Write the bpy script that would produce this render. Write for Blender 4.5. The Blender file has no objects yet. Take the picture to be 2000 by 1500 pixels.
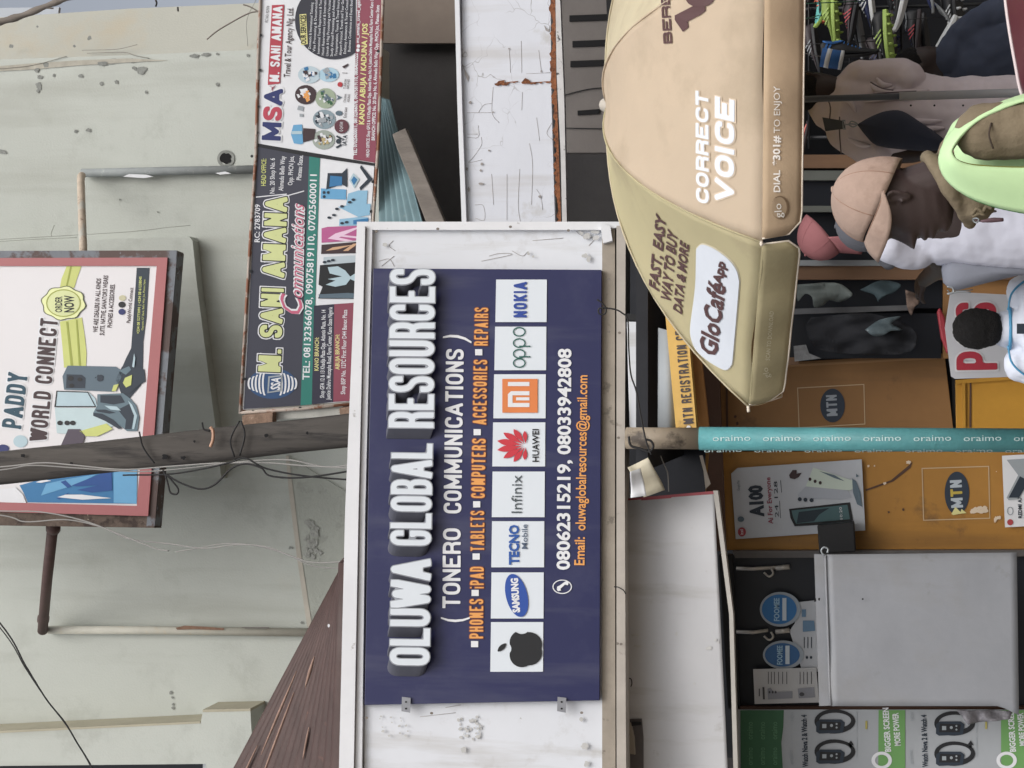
import bpy, bmesh, math, random
import numpy as np
from mathutils import Vector, Matrix, Quaternion, noise
from mathutils.bvhtree import BVHTree
R = math.radians
random.seed(7)
SC = bpy.context.scene
COL = SC.collection

# ------------------------------------------------------------------ camera, light, exposure
F = 3500.0                      # focal length in pixels of the 2000 px wide picture
PITCH = R(10.8)
EYE = Vector((0, 0, 1.6))
cF = Vector((0, math.cos(PITCH), math.sin(PITCH)))
cU = Vector((0, -math.sin(PITCH), math.cos(PITCH)))
cR = Vector((1, 0, 0))
cam = bpy.data.cameras.new('camera')
camo = bpy.data.objects.new('camera', cam)
COL.objects.link(camo)
m = Matrix.Identity(4)
m.col[0][:3] = -cU; m.col[1][:3] = cR; m.col[2][:3] = -cF; m.col[3][:3] = EYE
camo.matrix_world = m           # the camera is turned on its side, as the photograph was taken
cam.sensor_width = 36.0
cam.lens = F / 2000 * 36.0
cam.clip_start = 0.1; cam.clip_end = 2000
SC.camera = camo

SUN_EL, SUN_AZ = R(50), R(158)  # azimuth: direction the light comes from, clockwise from +Y
W = bpy.data.worlds.new('World'); SC.world = W; W.use_nodes = True
nt = W.node_tree; nt.nodes.clear()
sky = nt.nodes.new('ShaderNodeTexSky'); sky.sky_type = 'NISHITA'; sky.sun_disc = False
sky.sun_elevation = SUN_EL; sky.sun_rotation = SUN_AZ
sky.air_density = 1.0; sky.dust_density = 6.0; sky.ozone_density = 1.0
hs = nt.nodes.new('ShaderNodeHueSaturation'); hs.inputs['Saturation'].default_value = 0.38
bg = nt.nodes.new('ShaderNodeBackground'); bg.inputs['Strength'].default_value = 0.15
wo = nt.nodes.new('ShaderNodeOutputWorld')
nt.links.new(sky.outputs[0], hs.inputs['Color']); nt.links.new(hs.outputs[0], bg.inputs[0]); nt.links.new(bg.outputs[0], wo.inputs[0])
sl = bpy.data.lights.new('sun', 'SUN'); sl.energy = 1.0; sl.angle = R(42); sl.color = (1.0, 0.97, 0.93)
so = bpy.data.objects.new('sun', sl); COL.objects.link(so)
sd = Vector((math.sin(SUN_AZ) * math.cos(SUN_EL), math.cos(SUN_AZ) * math.cos(SUN_EL), math.sin(SUN_EL)))
so.rotation_euler = sd.to_track_quat('Z', 'Y').to_euler(); so.location = (0, -5, 20)
SC.view_settings.view_transform = 'Standard'; SC.view_settings.look = 'None'
SC.view_settings.exposure = 0.12; SC.view_settings.gamma = 1.0
SC.view_settings.use_curve_mapping = False
SC.render.engine = 'CYCLES'
SC.cycles.max_bounces = 6; SC.cycles.diffuse_bounces = 4
SC.render.film_transparent = False

# ------------------------------------------------------------------ placing by eye: a point of the picture on a surface that stands in the world
def ray(x, y):
    U, V = 1500.0 - y, float(x)
    return (cF + cR * ((U - 750) / F) + cU * ((1000 - V) / F)).normalized()

class Pl:
    """a plane at distance Y; yaw > 0 turns its left end nearer, tilt > 0 leans its top nearer. off = towards the street"""
    def __init__(s, Y, yaw=0, tilt=0, at=(1000, 750)):
        s.n = Vector((math.sin(R(yaw)), -math.cos(R(yaw)) * math.cos(R(tilt)), -math.sin(R(tilt)))).normalized()
        d = ray(*at); s.o = EYE + d * (Y / d.y)
    def __call__(s, x, y, off=0.0):
        d = ray(x, y); o = s.o + s.n * off
        return EYE + d * ((o - EYE).dot(s.n) / d.dot(s.n))

class Sf:
    """a curved surface: the first hit on a mesh"""
    def __init__(s, verts, faces, back):
        s.b = BVHTree.FromPolygons([tuple(v) for v in verts], [tuple(f) for f in faces]); s.back = back; s.n = Vector((0, -1, 0))
    def __call__(s, x, y, off=0.0):
        d = ray(x, y); h = s.b.ray_cast(EYE, d)
        if h[0] is None: return s.back(x, y, off)
        n = h[1] if h[1].dot(d) < 0 else -h[1]
        return h[0] + n * off

# ------------------------------------------------------------------ objects
def base(o):
    v = Vector((0, 0, 0))
    while o is not None:
        v += o.location; o = o.parent
    return v

def tag(o, label=None, cat=None, group=None, kind=None):
    if label: o['label'] = label
    if cat: o['category'] = cat
    if group: o['group'] = group
    if kind: o['kind'] = kind
    return o

def thing(name, label, cat, loc, group=None):
    o = bpy.data.objects.new(name, None); COL.objects.link(o); o.location = loc; o.empty_display_size = 0.1
    return tag(o, label, cat, group)

def mk(name, V, Fc, mat, parent=None, smooth=False, bevel=0.0, local=False, solid=0.0, label=None):
    me = bpy.data.meshes.new(name)
    V = [Vector(v) for v in V]
    if local: b = Vector((0, 0, 0))
    elif parent is not None: b = base(parent)
    else:
        lo = Vector([min(v[i] for v in V) for i in range(3)]); hi = Vector([max(v[i] for v in V) for i in range(3)])
        b = (lo + hi) / 2; b.z = lo.z
    me.from_pydata([tuple(v - b) for v in V], [], [tuple(f) for f in Fc])
    if isinstance(mat, (list, tuple)):
        for q in mat: me.materials.append(q)
    else: me.materials.append(mat)
    me.update()
    if smooth: me.shade_smooth()
    o = bpy.data.objects.new(name, me); COL.objects.link(o)
    if parent is not None: o.parent = parent
    elif not local: o.location = b
    if bevel:
        q = o.modifiers.new('bevel', 'BEVEL'); q.width = bevel; q.segments = 2; q.limit_method = 'ANGLE'
    if solid:
        q = o.modifiers.new('solid', 'SOLIDIFY'); q.thickness = solid; q.offset = 0
    if label: o['label'] = label
    return o

def orient(V, Fc):
    """outward normals"""
    bm = bmesh.new(); vs = [bm.verts.new(v) for v in V]
    for f in Fc:
        try: bm.faces.new([vs[i] for i in f])
        except ValueError: pass
    bmesh.ops.recalc_face_normals(bm, faces=bm.faces)
    bm.verts.index_update()
    V2 = [v.co.copy() for v in bm.verts]; F2 = [[v.index for v in f.verts] for f in bm.faces]; bm.free()
    return V2, F2

def slab(name, pts, sf, th, mat, parent=None, off=0.0, bevel=0.0, label=None):
    fr = [sf(x, y, off) for x, y in pts]; n = sf.n; bk = [p - n * th for p in fr]; k = len(pts)
    Fc = [list(range(k)), list(range(2 * k - 1, k - 1, -1))] + [[i, i + k, (i + 1) % k + k, (i + 1) % k] for i in range(k)]
    V, Fc = orient(fr + bk, Fc)
    return mk(name, V, Fc, mat, parent, bevel=bevel, label=label)

def sheet(name, pts, sf, mat, parent=None, off=0.004, label=None):
    fr = [sf(x, y, off) for x, y in pts]
    return mk(name, fr, [list(range(len(pts)))], mat, parent, label=label)

def wsheet(name, pts, sf, mat, parent=None, off=0.004, n=10, m=6, amp=0.004, sc=6, label=None, seed=0):
    """a four-cornered cloth or tin sheet, gently uneven"""
    a, b, c, d = [Vector((p[0], p[1], 0)) for p in pts]; V = []; Fc = []
    for i in range(n + 1):
        for j in range(m + 1):
            s, t = i / n, j / m; q = a.lerp(b, s).lerp(d.lerp(c, s), t)
            p = sf(q.x, q.y, off); p = p + sf.n * amp * noise.noise(Vector((p.x * sc + seed, p.z * sc, seed * 3.1)))
            V.append(p)
    for i in range(n):
        for j in range(m):
            k = i * (m + 1) + j; Fc.append((k, k + 1, k + m + 2, k + m + 1))
    return mk(name, V, Fc, mat, parent, smooth=True, solid=0.003, label=label)

def ell(cx, cy, rx, ry, n=28, a0=0, a1=360):
    return [(cx + rx * math.cos(R(a0 + (a1 - a0) * i / n)), cy + ry * math.sin(R(a0 + (a1 - a0) * i / n))) for i in range(n if a1 - a0 == 360 else n + 1)]

def ring(name, outer, inner, sf, mat, parent, off=0.004, th=0.0):
    k = len(outer); fo = [sf(x, y, off) for x, y in outer]; fi = [sf(x, y, off) for x, y in inner]
    V = fo + fi; Fc = [[i, (i + 1) % k, (i + 1) % k + k, i + k] for i in range(k)]
    if th:
        V += [p - sf.n * th for p in fo + fi]; q = 2 * k
        Fc += [[i + q, i + k + q, (i + 1) % k + k + q, (i + 1) % k + q] for i in range(k)]
        Fc += [[i, i + q, (i + 1) % k + q, (i + 1) % k] for i in range(k)] + [[i + k, (i + 1) % k + k, (i + 1) % k + k + q, i + k + q] for i in range(k)]
        V, Fc = orient(V, Fc)
    return mk(name, V, Fc, mat, parent)

STUFFY = {'scuff', 'flaking_render', 'paint_scratch', 'printed_photo', 'nail_hole', 'printed_text', 'speck'}
def multi(name, polys, sf, mat, parent, off=0.004, label=None):
    """flat printed or worn shapes: one object each; tiny ones joined"""
    if len(polys) > 1 and name not in STUFFY:
        first = None
        for i, p in enumerate(polys): o = multi(name, [p], sf, mat, parent, off + .0002 * i, label); first = first or o
        return first
    V = []; Fc = []
    for i, p in enumerate(polys):
        k = len(V); V += [sf(x, y, off + .0002 * i) for x, y in p]; Fc.append(list(range(k, k + len(p))))
    o = mk(name, V, Fc, mat, parent, label=label)
    if len(polys) > 1: o['kind'] = 'stuff'
    return o

def rings_to_mesh(rings, caps=True, closed=False):
    V = []; Fc = []; n = len(rings[0])
    for r in rings: V += r
    m_ = len(rings)
    for i in range(m_ - 1 + (1 if closed else 0)):
        a, b = i * n, ((i + 1) % m_) * n
        for j in range(n): Fc.append((a + j, a + (j + 1) % n, b + (j + 1) % n, b + j))
    if caps and not closed:
        Fc.append(tuple(range(n - 1, -1, -1))); Fc.append(tuple(range((m_ - 1) * n, m_ * n)))
    return V, Fc

def frames(pts):
    pts = [Vector(p) for p in pts]; out = []; up = None
    for i, p in enumerate(pts):
        t = (pts[min(i + 1, len(pts) - 1)] - pts[max(i - 1, 0)]).normalized()
        if up is None:
            up = Vector((0, 0, 1)) if abs(t.z) < 0.9 else Vector((0, 1, 0))
        up = (up - t * up.dot(t)).normalized(); out.append((p, t, up, t.cross(up)))
    return out

def tubeg(pts, r, n=8):
    fr = frames(pts); rr = r if isinstance(r, (list, tuple)) else [r] * len(pts); rings = []
    for (p, t, u, v), q in zip(fr, rr):
        rings.append([p + u * (q * math.cos(2 * math.pi * j / n)) + v * (q * math.sin(2 * math.pi * j / n)) for j in range(n)])
    return rings_to_mesh(rings)

def smoothp(pts, k=6):
    """Catmull-Rom through points"""
    P = [Vector(p) for p in pts]; P = [P[0] * 2 - P[1]] + P + [P[-1] * 2 - P[-2]]; out = []
    for i in range(1, len(P) - 2):
        for j in range(k):
            t = j / k; a, b, c, d = P[i - 1:i + 3]
            out.append(0.5 * ((2 * b) + (c - a) * t + (2 * a - 5 * b + 4 * c - d) * t * t + (3 * b - a - 3 * c + d) * t ** 3))
    out.append(P[-2]); return out

def tube(name, pts, r, mat, parent=None, n=8, label=None):
    V, Fc = tubeg(pts, r, n)
    return mk(name, V, Fc, mat, parent, smooth=True, label=label)

def boxg(lo, hi):
    x0, y0, z0 = lo; x1, y1, z1 = hi
    V = [Vector(p) for p in ((x0, y0, z0), (x1, y0, z0), (x1, y1, z0), (x0, y1, z0), (x0, y0, z1), (x1, y0, z1), (x1, y1, z1), (x0, y1, z1))]
    return V, [(0, 3, 2, 1), (4, 5, 6, 7), (0, 1, 5, 4), (1, 2, 6, 5), (2, 3, 7, 6), (3, 0, 4, 7)]

def box(name, lo, hi, mat, parent=None, bevel=0.0, label=None):
    V, Fc = boxg(lo, hi); return mk(name, V, Fc, mat, parent, bevel=bevel, label=label)

def joing(*gs):
    V = []; Fc = []
    for v, f in gs:
        k = len(V); V += list(v); Fc += [tuple(i + k for i in q) for q in f]
    return V, Fc

# ------------------------------------------------------------------ materials
def lin(c):
    g = .3 * c[0] + .59 * c[1] + .11 * c[2]; c = tuple(v * .84 + g * w * .16 for v, w in zip(c, (.97, 1.0, 1.04)))  # every colour greyed and cooled a little: haze mixed into it
    return tuple(((v / 255) / 12.92 if v / 255 <= 0.04045 else ((v / 255 + 0.055) / 1.055) ** 2.4) for v in c) + (1.0,)
MATS = {}
def mat(name, col, rough=0.6, var=0.0, vs=3.0, bump=0.0, bs=60.0, dirt=None, metal=0.0, spec=0.35, stretch=(1, 1, 1), crack=None, rust=None, sheen=0.0, transl=0.0, streak=None):
    """col: sRGB; var: brightness variation at scale vs; dirt=(sRGB, amount, scale, threshold); crack=(sRGB, scale, width); rust likewise dirt"""
    if name in MATS: return MATS[name]
    M = bpy.data.materials.new(name); M.use_nodes = True; t = M.node_tree; N = t.nodes; L = t.links
    b = N['Principled BSDF']; b.inputs['Roughness'].default_value = rough; b.inputs['Metallic'].default_value = metal
    b.inputs['Specular IOR Level'].default_value = spec
    c0 = lin(col); b.inputs['Base Color'].default_value = c0
    if sheen: b.inputs['Sheen Weight'].default_value = sheen
    tc = N.new('ShaderNodeTexCoord'); mp = N.new('ShaderNodeMapping'); mp.inputs['Scale'].default_value = stretch
    L.new(tc.outputs['Object'], mp.inputs['Vector'])
    def nz(scale, detail=5, rg=0.55):
        n = N.new('ShaderNodeTexNoise'); n.inputs['Scale'].default_value = scale; n.inputs['Detail'].default_value = detail; n.inputs['Roughness'].default_value = rg
        L.new(mp.outputs[0], n.inputs['Vector']); return n
    out = None
    def rgb(c):
        q = N.new('ShaderNodeRGB'); q.outputs[0].default_value = c; return q.outputs[0]
    cur = rgb(c0)
    def mix(f, a, bb, mode='MIX'):
        q = N.new('ShaderNodeMix'); q.data_type = 'RGBA'; q.blend_type = mode
        if isinstance(f, float): q.inputs[0].default_value = f
        else: L.new(f, q.inputs[0])
        L.new(a, q.inputs[6]); L.new(bb, q.inputs[7]); return q.outputs[2]
    def ramp(src, lo, hi, amt=1.0):
        q = N.new('ShaderNodeMapRange'); q.inputs['From Min'].default_value = lo; q.inputs['From Max'].default_value = hi
        q.inputs['To Min'].default_value = 0; q.inputs['To Max'].default_value = amt; L.new(src, q.inputs['Value']); return q.outputs['Result']
    if var:
        n = nz(vs); f = ramp(n.outputs['Fac'], 0.3, 0.7)
        cur = mix(f, rgb(tuple(v * (1 - var) for v in c0[:3]) + (1,)), rgb(tuple(min(1, v * (1 + var)) for v in c0[:3]) + (1,)))
        n = nz(vs * 9, 4); f = ramp(n.outputs['Fac'], 0.35, 0.75, 0.35)
        cur = mix(f, cur, rgb(tuple(v * (1 - 1.2 * var) for v in c0[:3]) + (1,)))
    for d in [dirt] if dirt and not isinstance(dirt, list) else (dirt or []):
        n = nz(d[2], 8, 0.65); f = ramp(n.outputs['Fac'], d[3], d[3] + (d[4] if len(d) > 4 else 0.08), d[1]); cur = mix(f, cur, rgb(lin(d[0])))
    if streak:
        m2 = N.new('ShaderNodeMapping'); m2.inputs['Scale'].default_value = (1, 1, .10); L.new(tc.outputs['Object'], m2.inputs['Vector'])
        n = N.new('ShaderNodeTexNoise'); n.inputs['Scale'].default_value = streak[2]; n.inputs['Detail'].default_value = 6; n.inputs['Roughness'].default_value = .6; L.new(m2.outputs[0], n.inputs['Vector'])
        cur = mix(ramp(n.outputs['Fac'], streak[3], streak[3] + .16, streak[1]), cur, rgb(lin(streak[0])))
    if crack:
        wn = nz(crack[1] * 0.8, 3); mv = N.new('ShaderNodeVectorMath'); mv.operation = 'MULTIPLY_ADD'
        L.new(wn.outputs['Color'], mv.inputs[0]); mv.inputs[1].default_value = (0.25, 0.25, 0.25); L.new(mp.outputs[0], mv.inputs[2])
        v = N.new('ShaderNodeTexVoronoi'); v.feature = 'DISTANCE_TO_EDGE'; v.inputs['Scale'].default_value = crack[1]; L.new(mv.outputs[0], v.inputs['Vector'])
        f = ramp(v.outputs['Distance'], crack[2], 0.0); msk = ramp(nz(crack[1] * 0.35, 3).outputs['Fac'], 0.48, 0.60)
        q = N.new('ShaderNodeMath'); q.operation = 'MULTIPLY'; L.new(f, q.inputs[0]); L.new(msk, q.inputs[1])
        cur = mix(q.outputs[0], cur, rgb(lin(crack[0])))
    L.new(cur, b.inputs['Base Color'])
    if rough and var:
        L.new(ramp(nz(vs * 3).outputs['Fac'], -0.5, 1.8, 1.0), N.new('ShaderNodeMath').inputs[0])
    if bump:
        bn = N.new('ShaderNodeBump'); bn.inputs['Strength'].default_value = bump; bn.inputs['Distance'].default_value = 0.01
        L.new(nz(bs, 6, 0.6).outputs['Fac'], bn.inputs['Height']); L.new(bn.outputs[0], b.inputs['Normal'])
    if transl:
        tr = N.new('ShaderNodeBsdfTranslucent'); L.new(cur, tr.inputs['Color']); mx = N.new('ShaderNodeMixShader'); mx.inputs[0].default_value = transl
        L.new(b.outputs[0], mx.inputs[1]); L.new(tr.outputs[0], mx.inputs[2]); L.new(mx.outputs[0], N['Material Output'].inputs['Surface'])
    MATS[name] = M; return M

def flat(col, rough=0.55):
    """printed colour, a little uneven from sun and dust"""
    return mat('print_%02x%02x%02x' % col, col, rough, var=0.06, vs=2.5)

M_STUCCO = mat('stucco', (184, 189, 181), 0.9, var=0.05, vs=0.7, bump=0.30, bs=55, dirt=[((150, 152, 142), 0.4, 2.2, 0.55, 0.2), ((184, 176, 156), 0.3, 0.9, 0.60, 0.14), ((142, 145, 138), .35, .55, .54, .16)], spec=0.15, streak=((156, 157, 147), .45, 2.6, .50))
M_STUCCO2 = mat('stucco_warm', (178, 179, 168), 0.9, var=0.05, vs=0.8, bump=0.25, bs=50, dirt=((186, 170, 140), 0.45, 1.4, 0.55, 0.15), spec=0.15)
M_CREAM = mat('stained_render', (174, 168, 146), 0.9, var=0.10, vs=3, bump=0.3, bs=40, spec=0.15)
M_PATCH = mat('bare_render', (136, 139, 134), 0.95, var=0.15, vs=12, bump=0.6, bs=60, spec=0.1)
M_HOLE = mat('dark_hole', (28, 28, 30), 0.95)
M_WHITE = mat('white_paint', (205, 208, 212), 0.5, var=0.05, vs=1.5, bump=0.10, bs=12, dirt=[((150, 146, 140), 0.55, 7, 0.64, 0.05), ((110, 104, 98), 0.7, 16, 0.70, 0.03)], streak=((158, 154, 146), .5, 7, .56))
M_PEEL = mat('peeling_white_paint', (206, 209, 217), 0.6, var=0.05, vs=1.2, bump=0.15, bs=9, crack=((112, 104, 98), 5.0, 0.012), dirt=[((172, 168, 160), 0.6, 4, 0.60, 0.12)], streak=((168, 160, 150), .4, 5, .55))
M_TRIM = mat('white_trim', (212, 214, 218), 0.45, var=0.05, vs=3, bump=0.05, bs=20, dirt=((130, 124, 116), 0.6, 11, 0.64, 0.05))
M_TAN = mat('weathered_tan_wood', (150, 140, 126), 0.7, var=0.14, vs=6, bump=0.2, bs=30, dirt=((88, 80, 72), 0.6, 9, 0.62, 0.06))
M_RUST = mat('rust', (140, 82, 48), 0.9, var=0.3, vs=25, bump=0.6, bs=90, dirt=((90, 52, 34), 0.8, 40, 0.5, 0.1))
M_RUSTW = mat('rusty_white_steel', (196, 190, 178), 0.6, var=0.08, vs=8, dirt=[((140, 88, 56), 0.9, 9, 0.55, 0.06)], bump=0.2, bs=50)
M_STEEL = mat('grey_blue_steel', (112, 118, 126), 0.6, var=0.12, vs=8, dirt=[((82, 62, 56), 0.95, 3.2, 0.47, 0.06), ((160, 170, 180), 0.5, 9, 0.66, 0.05)], bump=0.2, bs=50)
M_BROWNP = mat('brown_pipe', (88, 66, 62), 0.6, var=0.2, vs=10, dirt=((150, 120, 100), 0.4, 30, 0.68, 0.03), bump=0.2, bs=60)
M_POLE = mat('weathered_pole', (84, 80, 76), 0.85, var=0.25, vs=6, bump=0.8, bs=22, stretch=(1, 1, 0.10), dirt=[((56, 54, 54), 0.8, 14, 0.5, 0.12), ((126, 120, 112), 0.5, 30, 0.66, 0.05)], spec=0.15)
M_ROOF = mat('brown_roof_iron', (74, 54, 50), 0.55, var=0.22, vs=5, bump=0.2, bs=50, dirt=((140, 92, 74), 0.5, 8, 0.66, 0.08))
M_TEAL = mat('faded_teal_iron', (104, 132, 138), 0.6, var=0.16, vs=4, dirt=((150, 160, 160), 0.5, 9, 0.6, 0.1))
M_TIMBER = mat('grey_timber', (124, 116, 108), 0.85, var=0.25, vs=12, bump=0.6, bs=30, stretch=(1, 1, 0.25), spec=0.15)
M_CONC = mat('grey_concrete', (120, 112, 104), 0.9, var=0.12, vs=2, bump=0.2, bs=40)
M_CONCD = mat('shade_dark_wall', (66, 64, 64), 0.9, var=0.15, vs=2, bump=0.2, bs=40)  # dark base colour carries the shade of the recessed walls
M_BLACK = mat('black_plastic', (26, 27, 30), 0.5, var=0.1, vs=10)
M_WIRE = mat('black_wire', (34, 34, 36), 0.6)
M_WIREG = mat('grey_wire', (150, 148, 144), 0.6)
M_GLASSD = mat('dark_glass', (34, 38, 46), 0.3, spec=0.25)
M_NAVY = mat('navy_sign_face', (38, 42, 88), 0.38, var=0.06, vs=1.2, bump=0.12, bs=2.2, dirt=((78, 80, 108), .30, 2.5, .52, .2), streak=((84, 86, 108), .35, 6, .55))
M_SILVER = mat('white_letter_acrylic', (206, 214, 222), 0.4, var=0.03, vs=6)
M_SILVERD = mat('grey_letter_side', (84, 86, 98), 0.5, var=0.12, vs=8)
M_BROWN = mat('brown_kiosk_panel', (144, 100, 52), 0.55, var=0.10, vs=2.4, bump=0.08, bs=30, streak=((108, 76, 46), .5, 5, .54), dirt=[((98, 66, 40), 0.6, 4, 0.60, 0.1), ((196, 176, 140), 0.5, 40, 0.73, 0.02)])
M_BROWND = mat('dark_brown_frame', (88, 60, 46), 0.6, var=0.12, vs=6, bump=0.1, bs=30)
M_YELL = mat('yellow_kiosk_paint', (196, 138, 34), 0.5, var=0.10, vs=3, dirt=((120, 84, 36), 0.6, 6, 0.62, 0.08))
M_WOODP = mat('varnished_post', (112, 80, 54), 0.55, var=0.15, vs=10, stretch=(1, 1, 0.2))
M_ALU = mat('grey_aluminium', (138, 144, 148), 0.4, var=0.08, vs=10, metal=0.4)
M_FRAMEG = mat('grey_green_frame', (96, 100, 94), 0.5, var=0.1, vs=8)
M_CLOTHG = mat('grey_board_sheet', (134, 137, 143), 0.6, var=0.09, vs=2.2, bump=0.45, bs=4.5, dirt=[((120, 118, 114), 0.5, 2.2, 0.50, 0.2), ((104, 102, 96), .4, 6, .62, .1)], streak=((120, 118, 114), .4, 4, .54))
# ------------------------------------------------------------------ lettering
_tc = {}
def glyphs(s, bold=0.0, res=3, spacing=1.0):
    k = (s, bold, res, spacing)
    if k in _tc: return _tc[k]
    cu = bpy.data.curves.new('t', 'FONT'); cu.body = s; cu.size = 1.0; cu.resolution_u = res; cu.offset = bold; cu.space_character = spacing
    cu.dimensions = '2D'; cu.fill_mode = 'FRONT'
    o = bpy.data.objects.new('t', cu); me = bpy.data.meshes.new_from_object(o)
    V = [(v.co.x, v.co.y) for v in me.vertices]; Fc = [tuple(p.vertices) for p in me.polygons]
    bpy.data.objects.remove(o); bpy.data.curves.remove(cu); bpy.data.meshes.remove(me)
    _tc[k] = (V, Fc); return V, Fc
_h = glyphs('H'); CAP = max(v[1] for v in _h[0])

def place(V2, Fc, p0, p1, h, sf, off, shear=0.0, capn=1.0, x0=None, x1=None):
    """V2 in text space -> world, the text's own width fitted between p0 and p1 (picture points), h = capital height in pixels"""
    a = min(v[0] for v in V2) if x0 is None else x0; b = max(v[0] for v in V2) if x1 is None else x1
    p0 = Vector(p0); p1 = Vector(p1); d = p1 - p0; u = d.normalized(); n = Vector((u.y, -u.x))
    out = []
    for x, y in V2:
        t = y / capn; q = p0 + d * ((x - a) / (b - a)) + n * (t * h) + u * (shear * t * h); out.append(sf(q.x, q.y, off))
    return out

def txt(s, p0, p1, h, sf, mat, parent, off=0.004, bold=0.0, shear=0.0, res=2, name='lettering', spacing=1.0, label=None):
    V, Fc = glyphs(s, bold, res, spacing)
    return mk(name, place(V, Fc, p0, p1, h, sf, off, shear, CAP), Fc, mat, parent, label=label)

# an own narrow alphabet drawn as strokes and filled by distance field; third value 1 = rounded corner
r_ = 1
G = {
 'O': [([(0,0,1),(1,0,1),(1,1,1),(0,1,1)],1)], '0': [([(0,0,1),(1,0,1),(1,1,1),(0,1,1)],1)],
 'L': [([(0,1),(0,0),(1,0)],0)], 'U': [([(0,1),(0,0,1),(1,0,1),(1,1)],0)],
 'W': [([(-.1,1),(.22,0),(.5,.95),(.78,0),(1.1,1)],0)], 'A': [([(-.05,0),(.5,1),(1.05,0)],0),([(.2,.25),(.8,.25)],0)],
 'G': [([(1,.70),(1,1,1),(0,1,1),(0,0,1),(1,0,1),(1,.45),(.6,.45)],0)], 'C': [([(1,.68),(1,1,1),(0,1,1),(0,0,1),(1,0,1),(1,.32)],0)],
 'B': [([(0,0),(1,0,1),(1,.53,1),(0,.53)],1),([(0,.53),(.95,.53,1),(.95,1,1),(0,1)],1)],
 'R': [([(0,0),(0,1),(1,1,1),(1,.48,1),(0,.48)],0),([(.75,.48),(1.0,.36,1),(1.0,0)],0)],
 'P': [([(0,0),(0,1),(1,1,1),(1,.42,1),(0,.42)],0)], 'D': [([(0,0),(1,0,1),(1,1,1),(0,1)],1)],
 'E': [([(1,1),(0,1),(0,0),(1,0)],0),([(0,.52),(.85,.52)],0)], 'F': [([(1,1),(0,1),(0,0)],0),([(0,.5),(.85,.5)],0)],
 'S': [([(1,.72),(1,1,1),(0,1,1),(0,.56,1),(1,.44,1),(1,0,1),(0,0,1),(0,.28)],0)],
 'M': [([(0,0),(0,1),(.5,.15),(1,1),(1,0)],0)], 'N': [([(0,0),(0,1),(1,0),(1,1)],0)], 'I': [([(.5,0),(.5,1)],0)],
 'T': [([(0,1),(1,1)],0),([(.5,1),(.5,0)],0)], 'Y': [([(0,1),(.5,.45),(1,1)],0),([(.5,.45),(.5,0)],0)],
 'H': [([(0,0),(0,1)],0),([(1,0),(1,1)],0),([(0,.5),(1,.5)],0)], 'i': [([(.5,0),(.5,.68)],0),([(.5,.92),(.5,1.0)],0)],
 '.': [([(.3,0),(.7,0)],0)], 'K': [([(0,0),(0,1)],0),([(.02,.42),(1,1)],0),([(.3,.6),(1,0)],0)],
 'V': [([(0,1),(.5,0),(1,1)],0)], 'X': [([(0,0),(1,1)],0),([(0,1),(1,0)],0)], 'J': [([(1,1),(1,0,1),(0,0,1),(0,.3)],0)],
}
SER = {'P': [(0,0)], 'A': [(-.05,0),(1.05,0)], 'D': [(0,0),(0,1)], 'Y': [(.5,0),(0,1),(1,1)], 'W': [(-.1,1),(1.1,1)], 'R': [(0,0),(1,0),(0,1)],
       'L': [(0,0),(0,1)], 'N': [(0,0),(0,1),(1,1)], 'T': [(.5,0)], 'E': [(0,0),(0,1)], 'O': [], 'C': []}

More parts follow.
